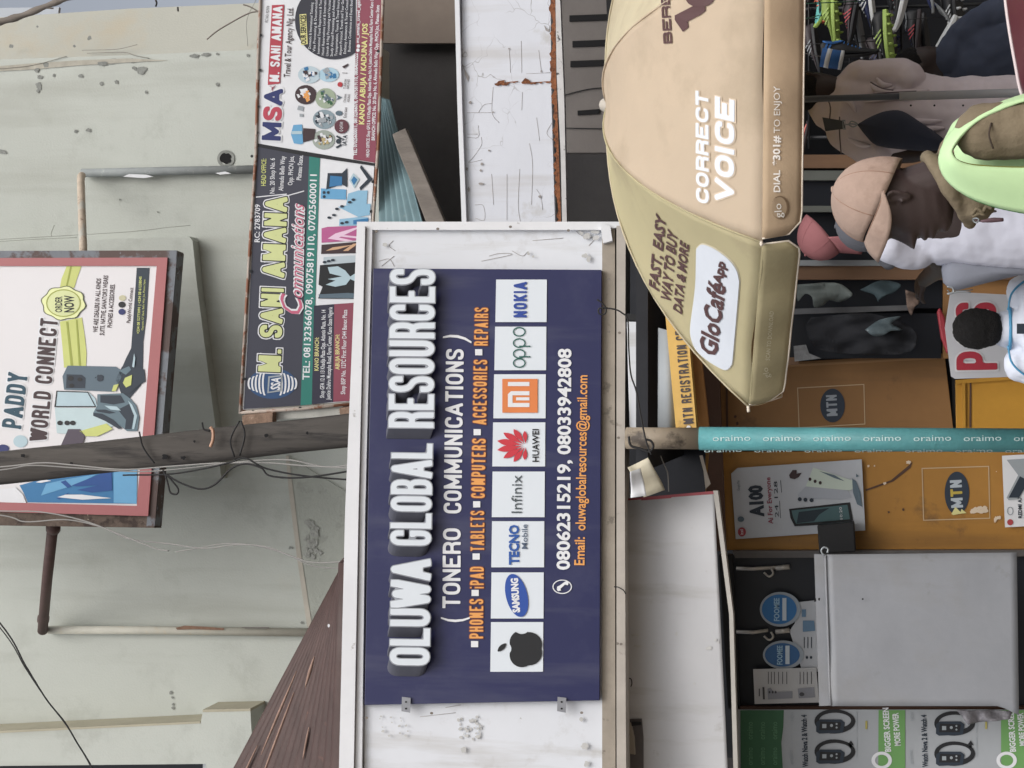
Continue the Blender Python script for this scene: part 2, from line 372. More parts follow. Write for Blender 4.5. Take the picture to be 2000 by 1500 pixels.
def stroke_text(s, cw, t, gap, grow=0.0, serif=0.0, space=0.55, res=0.045, rad=0.30, widths={}):
    """letters of height 1; cw letter width, t stroke; grow widens the outline (for borders)"""
    segs_all = []; x = 0.0; clips = []
    for ch in s:
        if ch == ' ': x += cw * space + gap; continue
        w = cw * {'I': .30, 'i': .30, '.': .36, 'M': 1.3, 'W': 1.45, 'A': 1.12}.get(ch, 1.0)
        if serif: w = max(w, cw * .7) if ch in 'I' else w
        tt = min(t, w * (.95 if ch in 'Ii.' else .36)); sx = w - tt; sy = 1 - tt; segs = []
        if ch in 'Ii.': sx = 0.0
        def mp(p): return np.array([x + tt / 2 + p[0] * sx, tt / 2 + p[1] * sy])
        if ch == '.': sx = 0; segs.append((np.array([x + tt / 2, 0]), np.array([x + tt / 2, tt * .9]), 0, 0))
        else:
            for pts, cl in G[ch]:
                P = [mp(p) for p in pts]; rd = [len(p) > 2 for p in pts]; n = len(P); Q = []
                for i in range(n):
                    if rd[i]:
                        a = P[(i - 1) % n]; b = P[(i + 1) % n]; c = P[i]; la = np.linalg.norm(a - c); lb = np.linalg.norm(b - c)
                        ra = min(rad * 1.0, la * 0.5, ); rb = min(rad * 1.0, lb * 0.5); u = c + (a - c) / la * ra; v = c + (b - c) / lb * rb
                        for k in range(5):
                            f = k / 4; Q.append(((1 - f) ** 2 * u + 2 * f * (1 - f) * c + f * f * v, 1))
                    else: Q.append((P[i], 0))
                m_ = len(Q)
                for i in range(m_ if cl else m_ - 1):
                    (a, ra), (b, rb) = Q[i], Q[(i + 1) % m_]
                    la = np.linalg.norm(b - a)
                    if la < 1e-5: continue
                    ea = 0 if (not cl and i == 0) else (-1 if ra else 1); eb = 0 if (not cl and i == m_ - 2) else (-1 if rb else 1)
                    u = (b - a) / la
                    if ea == 1: a = a - u * (tt * .5 if abs(u[0]) < .05 or abs(u[1]) < .05 else 0)
                    if eb == 1: b = b + u * (tt * .5 if abs(u[0]) < .05 or abs(u[1]) < .05 else 0)
                    e1 = lambda q: (abs(u[1]) > .2 and (q[1] < tt * .6 or q[1] > 1 - tt * .6)) or (abs(u[1]) <= .2 and (q[0] < x + tt * .6 or q[0] > x + w - tt * .6))
                    if ea == 0 and e1(a): a = a - u * tt * .5
                    if eb == 0 and e1(b): b = b + u * tt * .5
                    segs.append((a, b, ea == -1 or (abs(u[0]) > .05 and abs(u[1]) > .05 and ea != 0), eb == -1 or (abs(u[0]) > .05 and abs(u[1]) > .05 and eb != 0)))
            if serif:
                for q in SER.get(ch, []):
                    c = mp(q); yy = tt * .32 if q[1] < .5 else 1 - tt * .32
                    segs.append((np.array([c[0] - serif, yy]), np.array([c[0] + serif, yy]), 0, 0, tt * .32))
        segs_all.append((x, w, segs, tt)); x += w + gap
    V = []; Fc = []; pad = grow + 0.03 + serif
    for x0, w, segs, tt in segs_all:
        nx = max(6, int((w + 2 * pad) / res)); ny = int((1 + 2 * grow + 0.06) / res)
        X = np.linspace(x0 - pad, x0 + w + pad, nx); Y = np.linspace(-grow - .03, 1 + grow + .03, ny); GX, GY = np.meshgrid(X, Y, indexing='ij')
        D = np.full(GX.shape, 9.0)
        for sg in segs:
            a, b, ja, jb = sg[:4]; ht = sg[4] if len(sg) > 4 else tt / 2
            L_ = np.linalg.norm(b - a); u = (b - a) / L_; px = GX - a[0]; py = GY - a[1]
            al = px * u[0] + py * u[1]; pe = np.abs(-px * u[1] + py * u[0]) - ht; en = np.maximum(-al, al - L_)
            D = np.minimum(D, np.maximum(pe, en))
            for jj, c in ((ja, a), (jb, b)):
                if jj: D = np.minimum(D, np.hypot(GX - c[0], GY - c[1]) - ht)
        D = np.maximum(D, np.maximum(-GY, GY - 1)); D = D - grow
        fillsdf(X, Y, D, V, Fc)
    return V, Fc

def fillsdf(X, Y, D, V, Fc):
    ids = {}
    def vid(key, p):
        if key not in ids: ids[key] = len(V); V.append((float(p[0]), float(p[1])))
        return ids[key]
    nx, ny = D.shape
    # runs of full cells become one long quad per column
    for i in range(nx - 1):
        j = 0
        while j < ny - 1:
            c = [(i, j), (i + 1, j), (i + 1, j + 1), (i, j + 1)]; ins = [D[q] < 0 for q in c]
            if not any(ins): j += 1; continue
            poly = []
            for k in range(4):
                a, b = c[k], c[(k + 1) % 4]
                if D[a] < 0: poly.append(vid(('v',) + a, (X[a[0]], Y[a[1]])))
                if (D[a] < 0) != (D[b] < 0):
                    f = D[a] / (D[a] - D[b]); pa = np.array([X[a[0]], Y[a[1]]]); pb = np.array([X[b[0]], Y[b[1]]])
                    poly.append(vid(('e',) + tuple(sorted((a, b))), pa + (pb - pa) * f))
            if len(poly) >= 3: Fc.append(tuple(poly))
            j += 1

def outline_edges(Fc):
    c = {}
    for f in Fc:
        for i in range(len(f)):
            a, b = f[i], f[(i + 1) % len(f)]; c[(a, b)] = 1
    return [e for e in c if (e[1], e[0]) not in c]

def stx(s, p0, p1, h, sf, mat, parent, off=0.004, asp=None, t=0.2, gap=0.1, grow=0.0, serif=0.0, shear=0.0, name='lettering', cw=None, space=.55, rad=.3, res=.05, depth=None, mat_side=None, label=None):
    """stroke alphabet; letter width chosen so that strokes stay even in the picture"""
    L_ = (Vector(p1) - Vector(p0)).length / h
    if cw is None:
        n = sum({'I': .30, 'i': .30, '.': .36, 'M': 1.3, 'W': 1.45, 'A': 1.12, ' ': space}.get(c, 1.0) for c in s)
        cw = (L_ - gap * (len(s) - 1)) / n
    V, Fc = stroke_text(s, cw, t, gap, grow, serif, space, res, rad)
    Lt = cw * sum({'I': .30, 'i': .30, '.': .36, 'M': 1.3, 'W': 1.45, 'A': 1.12, ' ': space}.get(c, 1.0) for c in s) + gap * (len(s) - 1)
    W3 = place(V, Fc, p0, p1, h, sf, off, shear, 1.0, 0.0, Lt)
    if depth is None: return mk(name, W3, Fc, mat, parent, label=label)
    back = depth(V, Lt); k = len(V); E = outline_edges(Fc)
    F2 = [(a, b, b + k, a + k) for a, b in E]
    o = mk(name, W3 + back, Fc + F2, [mat, mat_side], parent, label=label)
    for i in range(len(Fc), len(Fc) + len(F2)): o.data.polygons[i].material_index = 1
    return o

def sdfshape(fn, x0, x1, y0, y1, res):
    """2D shape from a distance function in picture pixels -> (V, F)"""
    X = np.linspace(x0, x1, int((x1 - x0) / res) + 2); Y = np.linspace(y0, y1, int((y1 - y0) / res) + 2)
    GX, GY = np.meshgrid(X, Y, indexing='ij'); V = []; Fc = []; fillsdf(X, Y, fn(GX, GY), V, Fc); return V, Fc
def shape(name, fn, bb, res, sf, mat, parent, off=0.006):
    V, Fc = sdfshape(fn, *bb, res); return mk(name, [sf(x, y, off) for x, y in V], Fc, mat, parent)
# ================================================================== the setting
M_GROUND = mat('dusty_ground', (128, 112, 94), 0.95, var=0.12, vs=0.8, bump=0.3, bs=20)
M_ASPH = mat('old_asphalt', (74, 72, 70), 0.9, var=0.12, vs=1.5, bump=0.4, bs=60)
M_PAVE = mat('concrete_pavement', (140, 132, 122), 0.9, var=0.1, vs=2, bump=0.2, bs=40)
o = mk('ground', [(-300, -300, 0), (300, -300, 0), (300, 300, 0), (-300, 300, 0)], [(0, 1, 2, 3)], M_GROUND); tag(o, kind='structure')
o = mk('road', [(-300, -9, .004), (300, -9, .004), (300, -1.5, .004), (-300, -1.5, .004)], [(0, 1, 2, 3)], M_ASPH); tag(o, kind='structure')
o = box('pavement', (-60, 6.9, 0.0), (60, 9.6, .12), M_PAVE); tag(o, kind='structure')

# ------------------------------------------------------------------ the stuccoed building behind
WL = Pl(14.0)
bld = thing('stucco_building', 'pale grey green rendered building with blank upper wall behind all the signs', 'building', WL(640, 1500) * 1 - Vector((0, 0, 0)))
bld.location = (bld.location.x, bld.location.y, 0)
slab('wall', [(-500, 122), (0, 116), (250, 108), (500, 97), (742, 90), (742, 420), (742, 2300), (-500, 2300)], WL, 0.3, M_STUCCO, bld)
# lower recessed dark storey under the verandah
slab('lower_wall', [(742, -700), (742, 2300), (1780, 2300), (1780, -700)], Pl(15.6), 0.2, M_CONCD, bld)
slab('verandah_wall', [(735, 84), (735, -700), (905, -700), (905, 84)], Pl(15.4), 0.05, mat('tan_inner_wall', (120, 108, 98), 0.9, var=0.15, vs=2), bld)  # lighter tan stands for the lit end of the inner wall
# narrow return face going back to the sky edge
a = [WL(x, y) for x, y in ((-500, 122), (0, 116), (250, 108), (500, 97), (742, 90))]
b = [Pl(14.4)(x, y) for x, y in ((-500, 42), (0, 34), (250, 17), (500, 6), (742, -4))]
V = a + b; Fc = [(i, i + 1, i + 6, i + 5) for i in range(4)]
mk('wall_return', V, Fc, M_STUCCO2, bld)
slab('wall_edge_board', [(-500, 50), (0, 37), (113, 32), (115, 14), (-500, 22)], Pl(15.0), 0.04, mat('pale_grey_fascia', (180, 188, 198), 0.6), bld)
WP = Pl(13.97)
slab('render_band', [(742, 1000), (560, 890), (569, 960), (585, 1090), (606, 1225), (640, 1300), (742, 1300)], WL, 0.02, mat('rough_stucco', (164, 168, 158), 0.95, var=0.07, vs=2.4, bump=0.7, bs=30, dirt=((140, 143, 134), 0.5, 5, .58, .05)), bld, off=0.02)
multi('stain', [[(558, 890), (564, 890), (573, 960), (589, 1090), (610, 1225), (600, 1225), (580, 1090), (564, 960)]], WL, mat('ochre_stain', (180, 174, 160), 0.9, var=0.1, vs=8), bld, off=0.024)
# ledge block on the upper wall
LG = Pl(14.0)
slab('ledge', [(-400, 486), (370, 462), (376, 470), (385, 560), (403, 700), (424, 860), (432, 935), (-400, 935)], LG, 0.15, M_STUCCO, bld, off=0.14)
# window surround low on the picture's corner
slab('window_surround', [(-400, 1450), (392, 1412), (396, 1390), (489, 1388), (492, 1440), (500, 1520), (505, 1600), (404, 1600), (402, 1492), (-400, 1500)], LG, 0.36, M_STUCCO, bld, off=0.35)
slab('cream_edge', [(-400, 1447), (391, 1409), (392, 1413), (-400, 1451)], LG, 0.36, M_CREAM, bld, off=0.354)
slab('cream_edge', [(396, 1386), (489, 1384), (489, 1389), (396, 1391)], LG, 0.36, M_CREAM, bld, off=0.354)
w = slab('window', [(-400, 1500), (402, 1492), (404, 1600), (-400, 1600)], LG, 0.02, M_GLASSD, bld, off=0.10)
slab('window_frame', [(396, 1489), (406, 1489), (408, 1600), (398, 1600)], LG, 0.05, M_WHITE, w, off=0.14)
# hole for a drain, chipped spots, drips
def pit(x, y, r, s=1.0, mt=None, parent=bld, sf=WL, off=0.004, seed=0):
    random.seed(int(x * 7 + y * 13 + seed)); pts = []
    for i in range(12):
        q = r * random.uniform(.65, 1.15); pts.append((x + q * s * math.cos(i * math.pi / 6), y + q * math.sin(i * math.pi / 6)))
    return pts
multi('drain_hole', [pit(441, 310, 13)], WL, M_HOLE, bld, off=0.006)
ring('drain_rim', ell(441, 310, 17, 17, 20), ell(441, 310, 12, 12, 20), WL, M_PATCH, bld, off=0.008)
chips = [(75, 165, 5, 1.2), (78, 150, 4, 1.5), (76, 170, 6, .8), (74, 178, 4, .8), (105, 147, 4, .7), (158, 148, 4.5, 1.2), (198, 163, 4, .9), (227, 160, 4.5, .9), (220, 120, 6, 2), (258, 119, 5, 1.3), (275, 137, 8, 1.6), (262, 133, 4, 1.2), (380, 109, 4, 2.6), (402, 107, 4, 2.2), (424, 105, 3, 1), (90, 126, 6, 1.1), (72, 137, 5, 1), (148, 256, 4, .9), (172, 254, 4, 1.4), (175, 74, 5, 1), (424, 165, 4, .8), (4, 296, 5, 2), (285, 180, 4, .6), (145, 90, 3, 1), (73, 52, 2.5, 1), (484, 108, 3, 1), (22, 90, 4, 1.3), (200, 124, 5, 2.2)]
multi('chipped_render', [pit(*c) for c in chips], WL, M_PATCH, bld, off=0.005)
multi('nail_hole', [pit(334, 1353, 4), pit(337, 1362, 3), pit(338, 1376, 3), pit(338, 1383, 3.5), pit(566, 1070, 3), pit(571, 1070, 3), pit(589, 1216, 3), pit(601, 1216, 3), pit(308, 414, 2), pit(234, 390, 2)], WL, M_PATCH, bld, off=0.006)
multi('water_stain', [[(-60, 134), (60, 124), (150, 118), (250, 114), (330, 118), (250, 122), (150, 128), (60, 136), (-60, 142)]], WL, mat('rusty_water_stain', (172, 168, 154), 0.9, var=0.2, vs=10), bld, off=0.007)
def crackline(name, pts, r, sf, m_, parent, off=0.01): return tube(name, smoothp([sf(x, y, off) for x, y in pts], 4), r, m_, parent, n=5)
for pts in ([(160, 98), (215, 97), (240, 94), (268, 87)], [(170, 104), (240, 102), (262, 108), (292, 114)], [(-20, 136), (60, 128), (130, 110)]):
    crackline('loose_cord', pts, 0.0025, WL, mat('cord_grey', (138, 134, 124), .9), bld)
for pts in ([(595, 965), (603, 985), (598, 1010)], [(612, 1120), (622, 1150), (618, 1180), (626, 1210)], [(-40, 474), (60, 468), (150, 464)], [(-40, 470), (130, 460), (260, 452), (330, 444), (372, 440)], [(106, 440), (100, 455), (101, 462)], [(500, 0), (482, 40), (484, 90)]):
    crackline('render_crack', pts, 0.0025, WL, mat('crack_dark', (146, 148, 140), 0.9), bld, off=0.0)
bpts = []
random.seed(3)
for i in range(34):
    x = 607 + random.uniform(-12, 18); y = 1030 + random.uniform(-12, 60); bpts.append(pit(x, y, random.uniform(3, 7), random.uniform(.6, 1.4), seed=i))
multi('flaking_render', bpts, WL, mat('flaked_plaster', (158, 160, 153), 0.95, var=0.08, vs=20, bump=.8, bs=80), bld, off=0.026)

# steel tubes that carry the billboard
sup = thing('billboard_support', 'painted steel pipe frame clamped on the wall holding the red framed billboard', 'pipe frame', Vector((0, 13.9, 0)))
def pt(x, y, Y): return Pl(Y)(x, y)
tube('pipe', smoothp([pt(163, 500, 12.9), pt(160, 420, 13.3), pt(158, 352, 13.75), pt(160, 343, 13.85)], 5), 0.032, mat('flaking_cream_pipe', (184, 168, 148), 0.7, var=0.15, vs=14, dirt=[((112, 84, 66), 0.8, 12, 0.58, 0.05), ((170, 172, 164), .8, 5, .55, .05)], bump=.4, bs=50), sup, n=12)
tube('pipe', [pt(160, 338, 13.93), pt(330, 334, 13.93), pt(560, 330, 13.93)], 0.035, mat('shaded_grey_pipe', (134, 140, 140), .7, var=.12, vs=10, dirt=((170, 174, 170), .7, 8, .58, .05)), sup, n=12)  # pipe grey darkened: its shading is put into the colour
multi('rust_patch', [[(240, 345), (252, 340), (285, 341), (300, 345), (280, 348)], [(420, 338), (440, 335), (452, 339), (430, 341)]], Pl(13.885), M_WHITE, sup)
tube('pipe', [pt(104, 1022, 12.8), pt(92, 1130, 13.35), pt(83, 1232, 13.88)], 0.043, M_BROWNP, sup, n=14)
tube('pipe_collar', [pt(85, 1206, 13.76), pt(84, 1212, 13.8)], 0.049, M_BROWNP, sup, n=14)
tube('pipe_collar', [pt(104, 1026, 12.82), pt(104, 1034, 12.86)], 0.056, M_BROWNP, sup, n=14)
tube('pipe', [pt(84, 1230, 13.93), pt(300, 1231, 13.93), pt(660, 1236, 13.93)], 0.034, mat('cream_pipe', (186, 184, 170), 0.6, var=0.06, vs=10, bump=.2, bs=30, dirt=((196, 180, 150), .6, 6, .55, .1)), sup, n=14)
slab('rust_patch', [(343, 1226), (360, 1222), (400, 1224), (438, 1227), (436, 1231), (380, 1229), (346, 1230)], Pl(13.89), 0.005, mat('brown_rust_streak', (128, 96, 76), .8, var=.2, vs=30), sup)
slab('rust_patch', [(470, 1225), (525, 1225), (525, 1228), (480, 1228)], Pl(13.89), 0.005, mat('dark_wear', (108, 104, 98), .8), sup)

# ------------------------------------------------------------------ red framed billboard
BB = Pl(12.7, yaw=4)
bb = thing('billboard', 'billboard of phones and clothing with a pink red frame, half hidden by the leaning pole', 'billboard', Vector((BB(200, 750).x, 12.7, BB(345, 750).z)))
EXT = -420
slab('backing_board', [(EXT, 506), (328, 503), (290, 1006), (EXT, 986)], BB, 0.04, M_WHITE, bb, off=-0.05)
slab('steel_frame', [(EXT, 491), (345, 489), (344, 506), (EXT, 508)], BB, 0.14, M_STEEL, bb, off=-0.002)
slab('steel_frame', [(344, 489), (346, 492), (302, 1028), (286, 1028), (326, 503)], BB, 0.139, M_STEEL, bb, off=-0.004)
slab('steel_frame', [(302, 1031), (288, 1003), (EXT, 985), (EXT, 1020)], BB, 0.14, mat('rotten_steel', (96, 82, 72), 0.85, var=0.3, vs=14, dirt=[((60, 48, 44), 0.9, 9, 0.5, 0.08), ((176, 164, 140), .7, 20, .64, .05)], bump=.4, bs=60), bb, off=-0.006)
M_RED = mat('pink_red_frame', (168, 94, 96), 0.45, var=0.05, vs=3, dirt=((150, 80, 80), .3, 6, .6, .1))
slab('red_frame', [(EXT, 505), (327, 503), (306, 519), (EXT, 520)], BB, 0.02, M_RED, bb, off=0.012)
slab('red_frame', [(327, 503), (289, 1008), (267, 988), (306, 519)], BB, 0.02, M_RED, bb, off=0.014)
slab('red_frame', [(289, 1008), (EXT, 988), (EXT, 970), (267, 988)], BB, 0.02, M_RED, bb, off=0.012)
M_POST = mat('poster_white', (214, 212, 214), 0.5, var=0.02, vs=1)
sheet('poster', [(EXT, 519), (306, 519), (267, 988), (EXT, 972)], BB, M_POST, bb, off=0.0)
def sx(*k, **q): return stx(*k, sf=BB, parent=bb, **q)
K_DK = flat((62, 44, 48)); K_TEAL = flat((32, 72, 92)); K_BLK = flat((30, 32, 36)); K_WH = flat((216, 218, 222)); K_RED = flat((186, 50, 58)); K_YG = flat((192, 200, 106))
K_YGd = flat((150, 160, 60)); K_YGl = flat((222, 228, 160)); K_BLUE = flat((44, 116, 172)); K_BLUEl = flat((92, 160, 206)); K_SL = flat((86, 106, 120)); K_SLd = flat((40, 52, 66)); K_GREY = flat((150, 158, 164)); K_PT = flat((168, 194, 204)); K_TQ = flat((120, 150, 158))
K_YEL = flat((216, 210, 132)); K_ORG = flat((230, 152, 70)); K_MAR = flat((142, 66, 84)); K_PUR = flat((60, 62, 76)); K_GRN = flat((38, 122, 110)); K_PINK = flat((206, 120, 150))
K_MAG = flat((176, 60, 120)); K_NAVY = flat((40, 50, 110)); K_LGRN = flat((100, 156, 82)); K_DGRN = flat((46, 96, 62))
sx('PADDY', (41, 838), (54, 731), 38, mat=K_WH, off=.003, t=.22, gap=.10, serif=.10, grow=.07)
sx('PADDY', (41, 838), (54, 731), 38, mat=K_TEAL, off=.006, t=.22, gap=.10, serif=.10)
sx('WORLD CONNECT', (91, 862), (113, 624), 34, mat=K_WH, off=.003, t=.22, gap=.10, serif=.08, grow=.07)
sx('WORLD CONNECT', (91, 862), (113, 624), 34, mat=K_DK, off=.006, t=.22, gap=.10, serif=.08)
multi('ribbon', [[(130, 520), (159, 520), (150, 545), (145, 562), (117, 562), (120, 545)], [(117, 628), (160, 620), (166, 660), (169, 690), (168, 716), (125, 718), (122, 680)]], BB, K_YG, bb, off=.003)
multi('ribbon_fold', [[(137, 520), (140, 520), (131, 562), (128, 562)], [(129, 628), (133, 628), (143, 716), (138, 716)], [(148, 624), (151, 624), (158, 716), (154, 716)]], BB, K_YGd, bb, off=.0045)
seal = []
for i in range(48):
    a = i * 2 * math.pi / 48; k = 1 + .05 * math.sin(8 * a); seal.append((124 + 43 * k * math.cos(a), 592 + 33 * k * math.sin(a)))
multi('seal_edge', [seal], BB, flat((84, 92, 66)), bb, off=.0055)
multi('seal', [[(124 + (x - 124) * .95, 592 + (y - 592) * .95) for x, y in seal]], BB, K_YGl, bb, off=.007)
ring('seal_ring', ell(124, 592, 34, 27), ell(124, 592, 32, 25), BB, K_YGd, bb, off=.0085)
multi('seal_face', [ell(124, 592, 31, 24)], BB, flat((206, 214, 150)), bb, off=.0085)
def bt(s, p0, p1, h, m_, **q): return txt(s, p0, p1, h, BB, m_, bb, **q)
bt('ORDER', (121, 610), (121, 579), 13, K_BLK, off=.010, bold=.02); bt('NOW', (144, 610), (144, 577), 18, K_BLK, off=.010, bold=.03)
bt('WE ARE DEALERS IN ALL KINDS', (190, 649), (197, 544), 8.5, K_DK, off=.003, bold=.02)
bt("SUITS, NATIVE, SANATOR'S WEARS", (203, 655), (211, 538), 8.5, K_DK, off=.003, bold=.02)
bt('PHONES & ACCESSORIES.', (218, 640), (224, 555), 8.5, K_DK, off=.003, bold=.02)
bt('PaddyWorld Connect', (254, 631), (260, 562), 7, K_DK, off=.003, bold=.015)
multi('icon', [ell(238, 609, 7, 6, 16)], BB, K_NAVY, bb); multi('icon', [ell(238, 595, 7, 6, 16)], BB, K_BLK, bb); multi('icon', [ell(239, 582, 7, 5.5, 16)], BB, flat((190, 186, 150)), bb)
multi('printed_bar', [[(267, 523), (292, 523), (286, 620), (280, 668), (279, 720), (276, 752), (256, 775), (246, 790), (235, 765), (228, 742), (246, 700), (256, 680), (259, 640)]], BB, K_SLd, bb, off=.003)
bt('+234 08 52773091 | +234 08 61238045', (272, 652), (277, 540), 5, K_YG, off=.006, bold=.02); bt('Opposite GT Bank, Bello Way, Jos, Plateau State', (280, 645), (284, 546), 4, K_YG, off=.006)
# phones, shoe and bag
multi('printed_phone', [[(132, 714), (226, 716), (240, 725), (236, 740), (220, 765), (125, 761), (122, 735)]], BB, K_SL, bb, off=.006)
multi('printed_camera', [[(130, 731), (160, 732), (167, 738), (166, 758), (129, 758)]], BB, K_SLd, bb, off=.0075)
multi('printed_lens', [ell(138, 739, 6, 5, 14), ell(156, 741, 5, 4, 14), ell(140, 753, 5, 4, 14)], BB, K_BLK, bb, off=.009)
multi('printed_phone', [[(110, 763), (172, 765), (186, 778), (190, 795), (106, 795)]], BB, K_PT, bb, off=.0065); ring('printed_rim', [(110, 763), (172, 765), (188, 795), (106, 795)], [(112, 765), (171, 767), (185, 793), (109, 793)], BB, K_BLK, bb, off=.008)
multi('printed_phone', [[(107, 796), (190, 797), (205, 812), (228, 830), (170, 850), (111, 846)]], BB, flat((180, 202, 206)), bb, off=.0055)
multi('printed_lens', [ell(117, 826, 5.5, 4.5, 14), ell(131, 826, 5.5, 4.5, 14), ell(142, 826, 5.5, 4.5, 14)], BB, K_BLK, bb, off=.009)
multi('printed_clothes', [[(238, 716), (262, 712), (282, 722), (284, 745), (272, 752), (255, 768), (243, 768), (226, 742)]], BB, K_SLd, bb, off=.006)
multi('printed_clothes', [[(232, 724), (252, 715), (256, 722), (246, 732)], [(190, 770), (240, 768), (254, 778), (266, 792), (272, 815), (268, 842), (248, 842), (222, 822), (200, 812), (182, 806), (190, 792)]], BB, flat((92, 116, 128)), bb, off=.0075)
multi('printed_clothes', [[(196, 772), (236, 772), (244, 786), (222, 790), (196, 786)], [(230, 800), (254, 788), (262, 810), (256, 838), (244, 838), (246, 820)], [(182, 806), (200, 808), (222, 820), (238, 836), (232, 838), (205, 822), (182, 812)], [(186, 800), (206, 800), (226, 806), (214, 808), (190, 804)]], BB, K_SLd, bb, off=.009)
multi('printed_highlight', [[(250, 782), (258, 790), (268, 812), (262, 838), (258, 838), (262, 812)], [(204, 792), (228, 794), (236, 802), (216, 800)], [(262, 690), (264, 700), (262, 718), (258, 716)]], BB, K_PT, bb, off=.0105)
multi('printed_bag', [[(155, 842), (208, 827), (220, 838), (190, 852), (168, 852)], [(244, 738), (258, 732), (256, 752), (246, 757), (240, 748)], [(222, 752), (232, 750), (226, 764), (218, 764)]], BB, K_YG, bb, off=.0095)
multi('printed_bag_shadow', [[(133, 838), (156, 838), (166, 850), (160, 872), (118, 872)]], BB, flat((80, 70, 84)), bb, off=.0095)
multi('printed_globe', [ell(40, 862, 14, 12, 20)], BB, K_PT, bb, off=.004); multi('printed_globe', [ell(6, 876, 12, 8, 14)], BB, K_NAVY, bb, off=.005)
multi('printed_dress', [[(38, 948), (120, 925), (200, 905), (268, 900), (267, 984), (54, 981), (46, 962)]], BB, K_BLUE, bb, off=.004)
multi('printed_dress', [[(222, 905), (268, 900), (267, 984), (222, 982)], [(90, 945), (130, 936), (190, 926), (150, 946), (80, 968)]], BB, K_BLUEl, bb, off=.006)
multi('printed_fold', [[(128, 938), (140, 950), (132, 953), (118, 941)], [(140, 948), (185, 930), (218, 916), (219, 958), (180, 962), (150, 957), (190, 948), (150, 950)], [(110, 973), (135, 962), (132, 966), (116, 975)]], BB, flat((28, 76, 150)), bb, off=.0075)
multi('printed_gap', [[(112, 971), (128, 966), (160, 966), (218, 973), (160, 976)], [(-10, 958), (30, 952), (44, 965), (52, 984), (-10, 980)], [(70, 942), (86, 936), (100, 939), (80, 943)]], BB, K_WH, bb, off=.009)
tube('hook', smoothp([BB(340, 527, -.01), BB(348, 524, -.01), BB(351, 532, -.01), BB(345, 536, -.01)], 4), .004, M_WIRE, bb, n=5)
tube('hook', smoothp([BB(303, 980, -.01), BB(309, 992, -.01), BB(306, 998, -.01)], 4), .004, M_WIRE, bb, n=5)
# ------------------------------------------------------------------ long two-part banner in a rusty frame
BN = Pl(12.0, yaw=-8, at=(620, 400))
bn = thing('banner', 'long printed vinyl banner half black half white in a rusty metal frame', 'banner', BN(740, 400))
bnpts = [(513, -260), (512, -60), (506, 120), (502, 300), (492, 450), (482, 620), (471, 806), (700, 790), (722, 600), (727, 430), (737, 280), (746, 0), (752, -260)]
slab('back_panel', bnpts, BN, 0.03, M_RUSTW, bn, off=-0.012)
sheet('vinyl', [(514, -260), (508, 120), (503, 300), (485, 620), (474, 800), (697, 783), (720, 600), (724, 430), (734, 280), (743, 0), (749, -260)], BN, K_WH, bn, off=0.0)
for p in ([(511, -260), (511, -60), (504, 120), (500, 300), (490, 450), (480, 620), (469, 808)], [(753, -260), (748, 0), (739, 280), (729, 430), (724, 600), (702, 790)], [(469, 806), (585, 799), (700, 788)]):
    tube('frame', [BN(x, y, .006) for x, y in p], 0.012, mat('rusty_frame', (170, 156, 144), .7, var=.15, vs=20, dirt=[((134, 82, 56), .95, 7, .5, .05)], bump=.3), bn, n=6)
multi('grommet', [ell(x, y, 3, 3, 10) for x, y in ((509, 69), (508, 137), (504, 208), (502, 259), (492, 305), (489, 530), (477, 740), (728, 355), (725, 413), (739, 100), (586, 797), (494, 804))], BN, M_BLACK, bn, off=.012)
def nt_(s, p0, p1, h, m_, **q): return txt(s, p0, p1, h, BN, m_, bn, **q)
def nx_(s, p0, p1, h, m_, **q): return stx(s, p0, p1, h, sf=BN, mat=m_, parent=bn, **q)
def ns(polys, m_, off, name='printed_patch'): return multi(name, polys, BN, m_, bn, off=off)
ns([[(504, 283), (604, 302), (587, 792), (476, 799), (486, 620), (494, 450)]], K_PUR, .003)
ns([[(604, 302), (625, 305), (609, 790), (587, 792)]], K_GRN, .003)
ns([[(613, 597), (653, 594), (651, 785), (609, 790)]], flat((48, 48, 66)), .0045); ns([[(653, 594), (712, 590), (700, 782), (651, 785)]], K_MAR, .0045)
ns([[(498, 279), (508, 281), (738, 320), (737, 325), (600, 305), (498, 286)]], K_BLK, .0045, 'printed_line')
ns([[(690, 311), (733, 318), (742, 100), (749, -260), (712, -260), (698, 0), (692, 160)]], K_MAR, .003)
circ = [(652 + 76 * math.cos(R(a)), 40 + 76 * math.sin(R(a))) for a in range(0, 360, 8)]
circ = [(min(x, 694), y) for x, y in circ]; ns([circ], flat((48, 50, 62)), .005, 'printed_disc')
ns([[(585, 28), (598, 27), (601, 86), (588, 88)]], K_YEL, .0065); nt_('OUR SERVICES', (598, 86), (597, 29), 10, K_BLK, off=.008, bold=.03)
rows = ['Domestic & International Ticketing', 'Visa Processing & Documentation', 'International Travel Requirement & Tourism', 'Hotel Reservations Local & International', 'Umrah & Hajj Processing and Vaccination', 'Study Abroad Processing and Admission', 'Transportation, Tours & Travel Insurance', 'Airport Protocol, Travels and Tour Guides', 'Embassy Assistance & Travel Consulting', 'Business Conference and Event Booking']
for i, s in enumerate(rows):
    x = 609 + i * 8.6; hw = math.sqrt(max(100, 70 ** 2 - (x - 652) ** 2)); nt_(s, (x - 2, 40 + hw), (x + 3, -10 if hw > 60 else 5), 5, K_WH, off=.007)
nx_('MSA', (548, 275), (553, 174), 37, K_WH, off=.004, t=.24, gap=.10, grow=.07)
MS = place(*(lambda g: (g[0], g[1]))(stroke_text('MSA', .72, .24, .10, res=.05)), (548, 275), (553, 174), 37, BN, .006)
V_, F_ = stroke_text('MSA', .72, .24, .10, res=.05); 
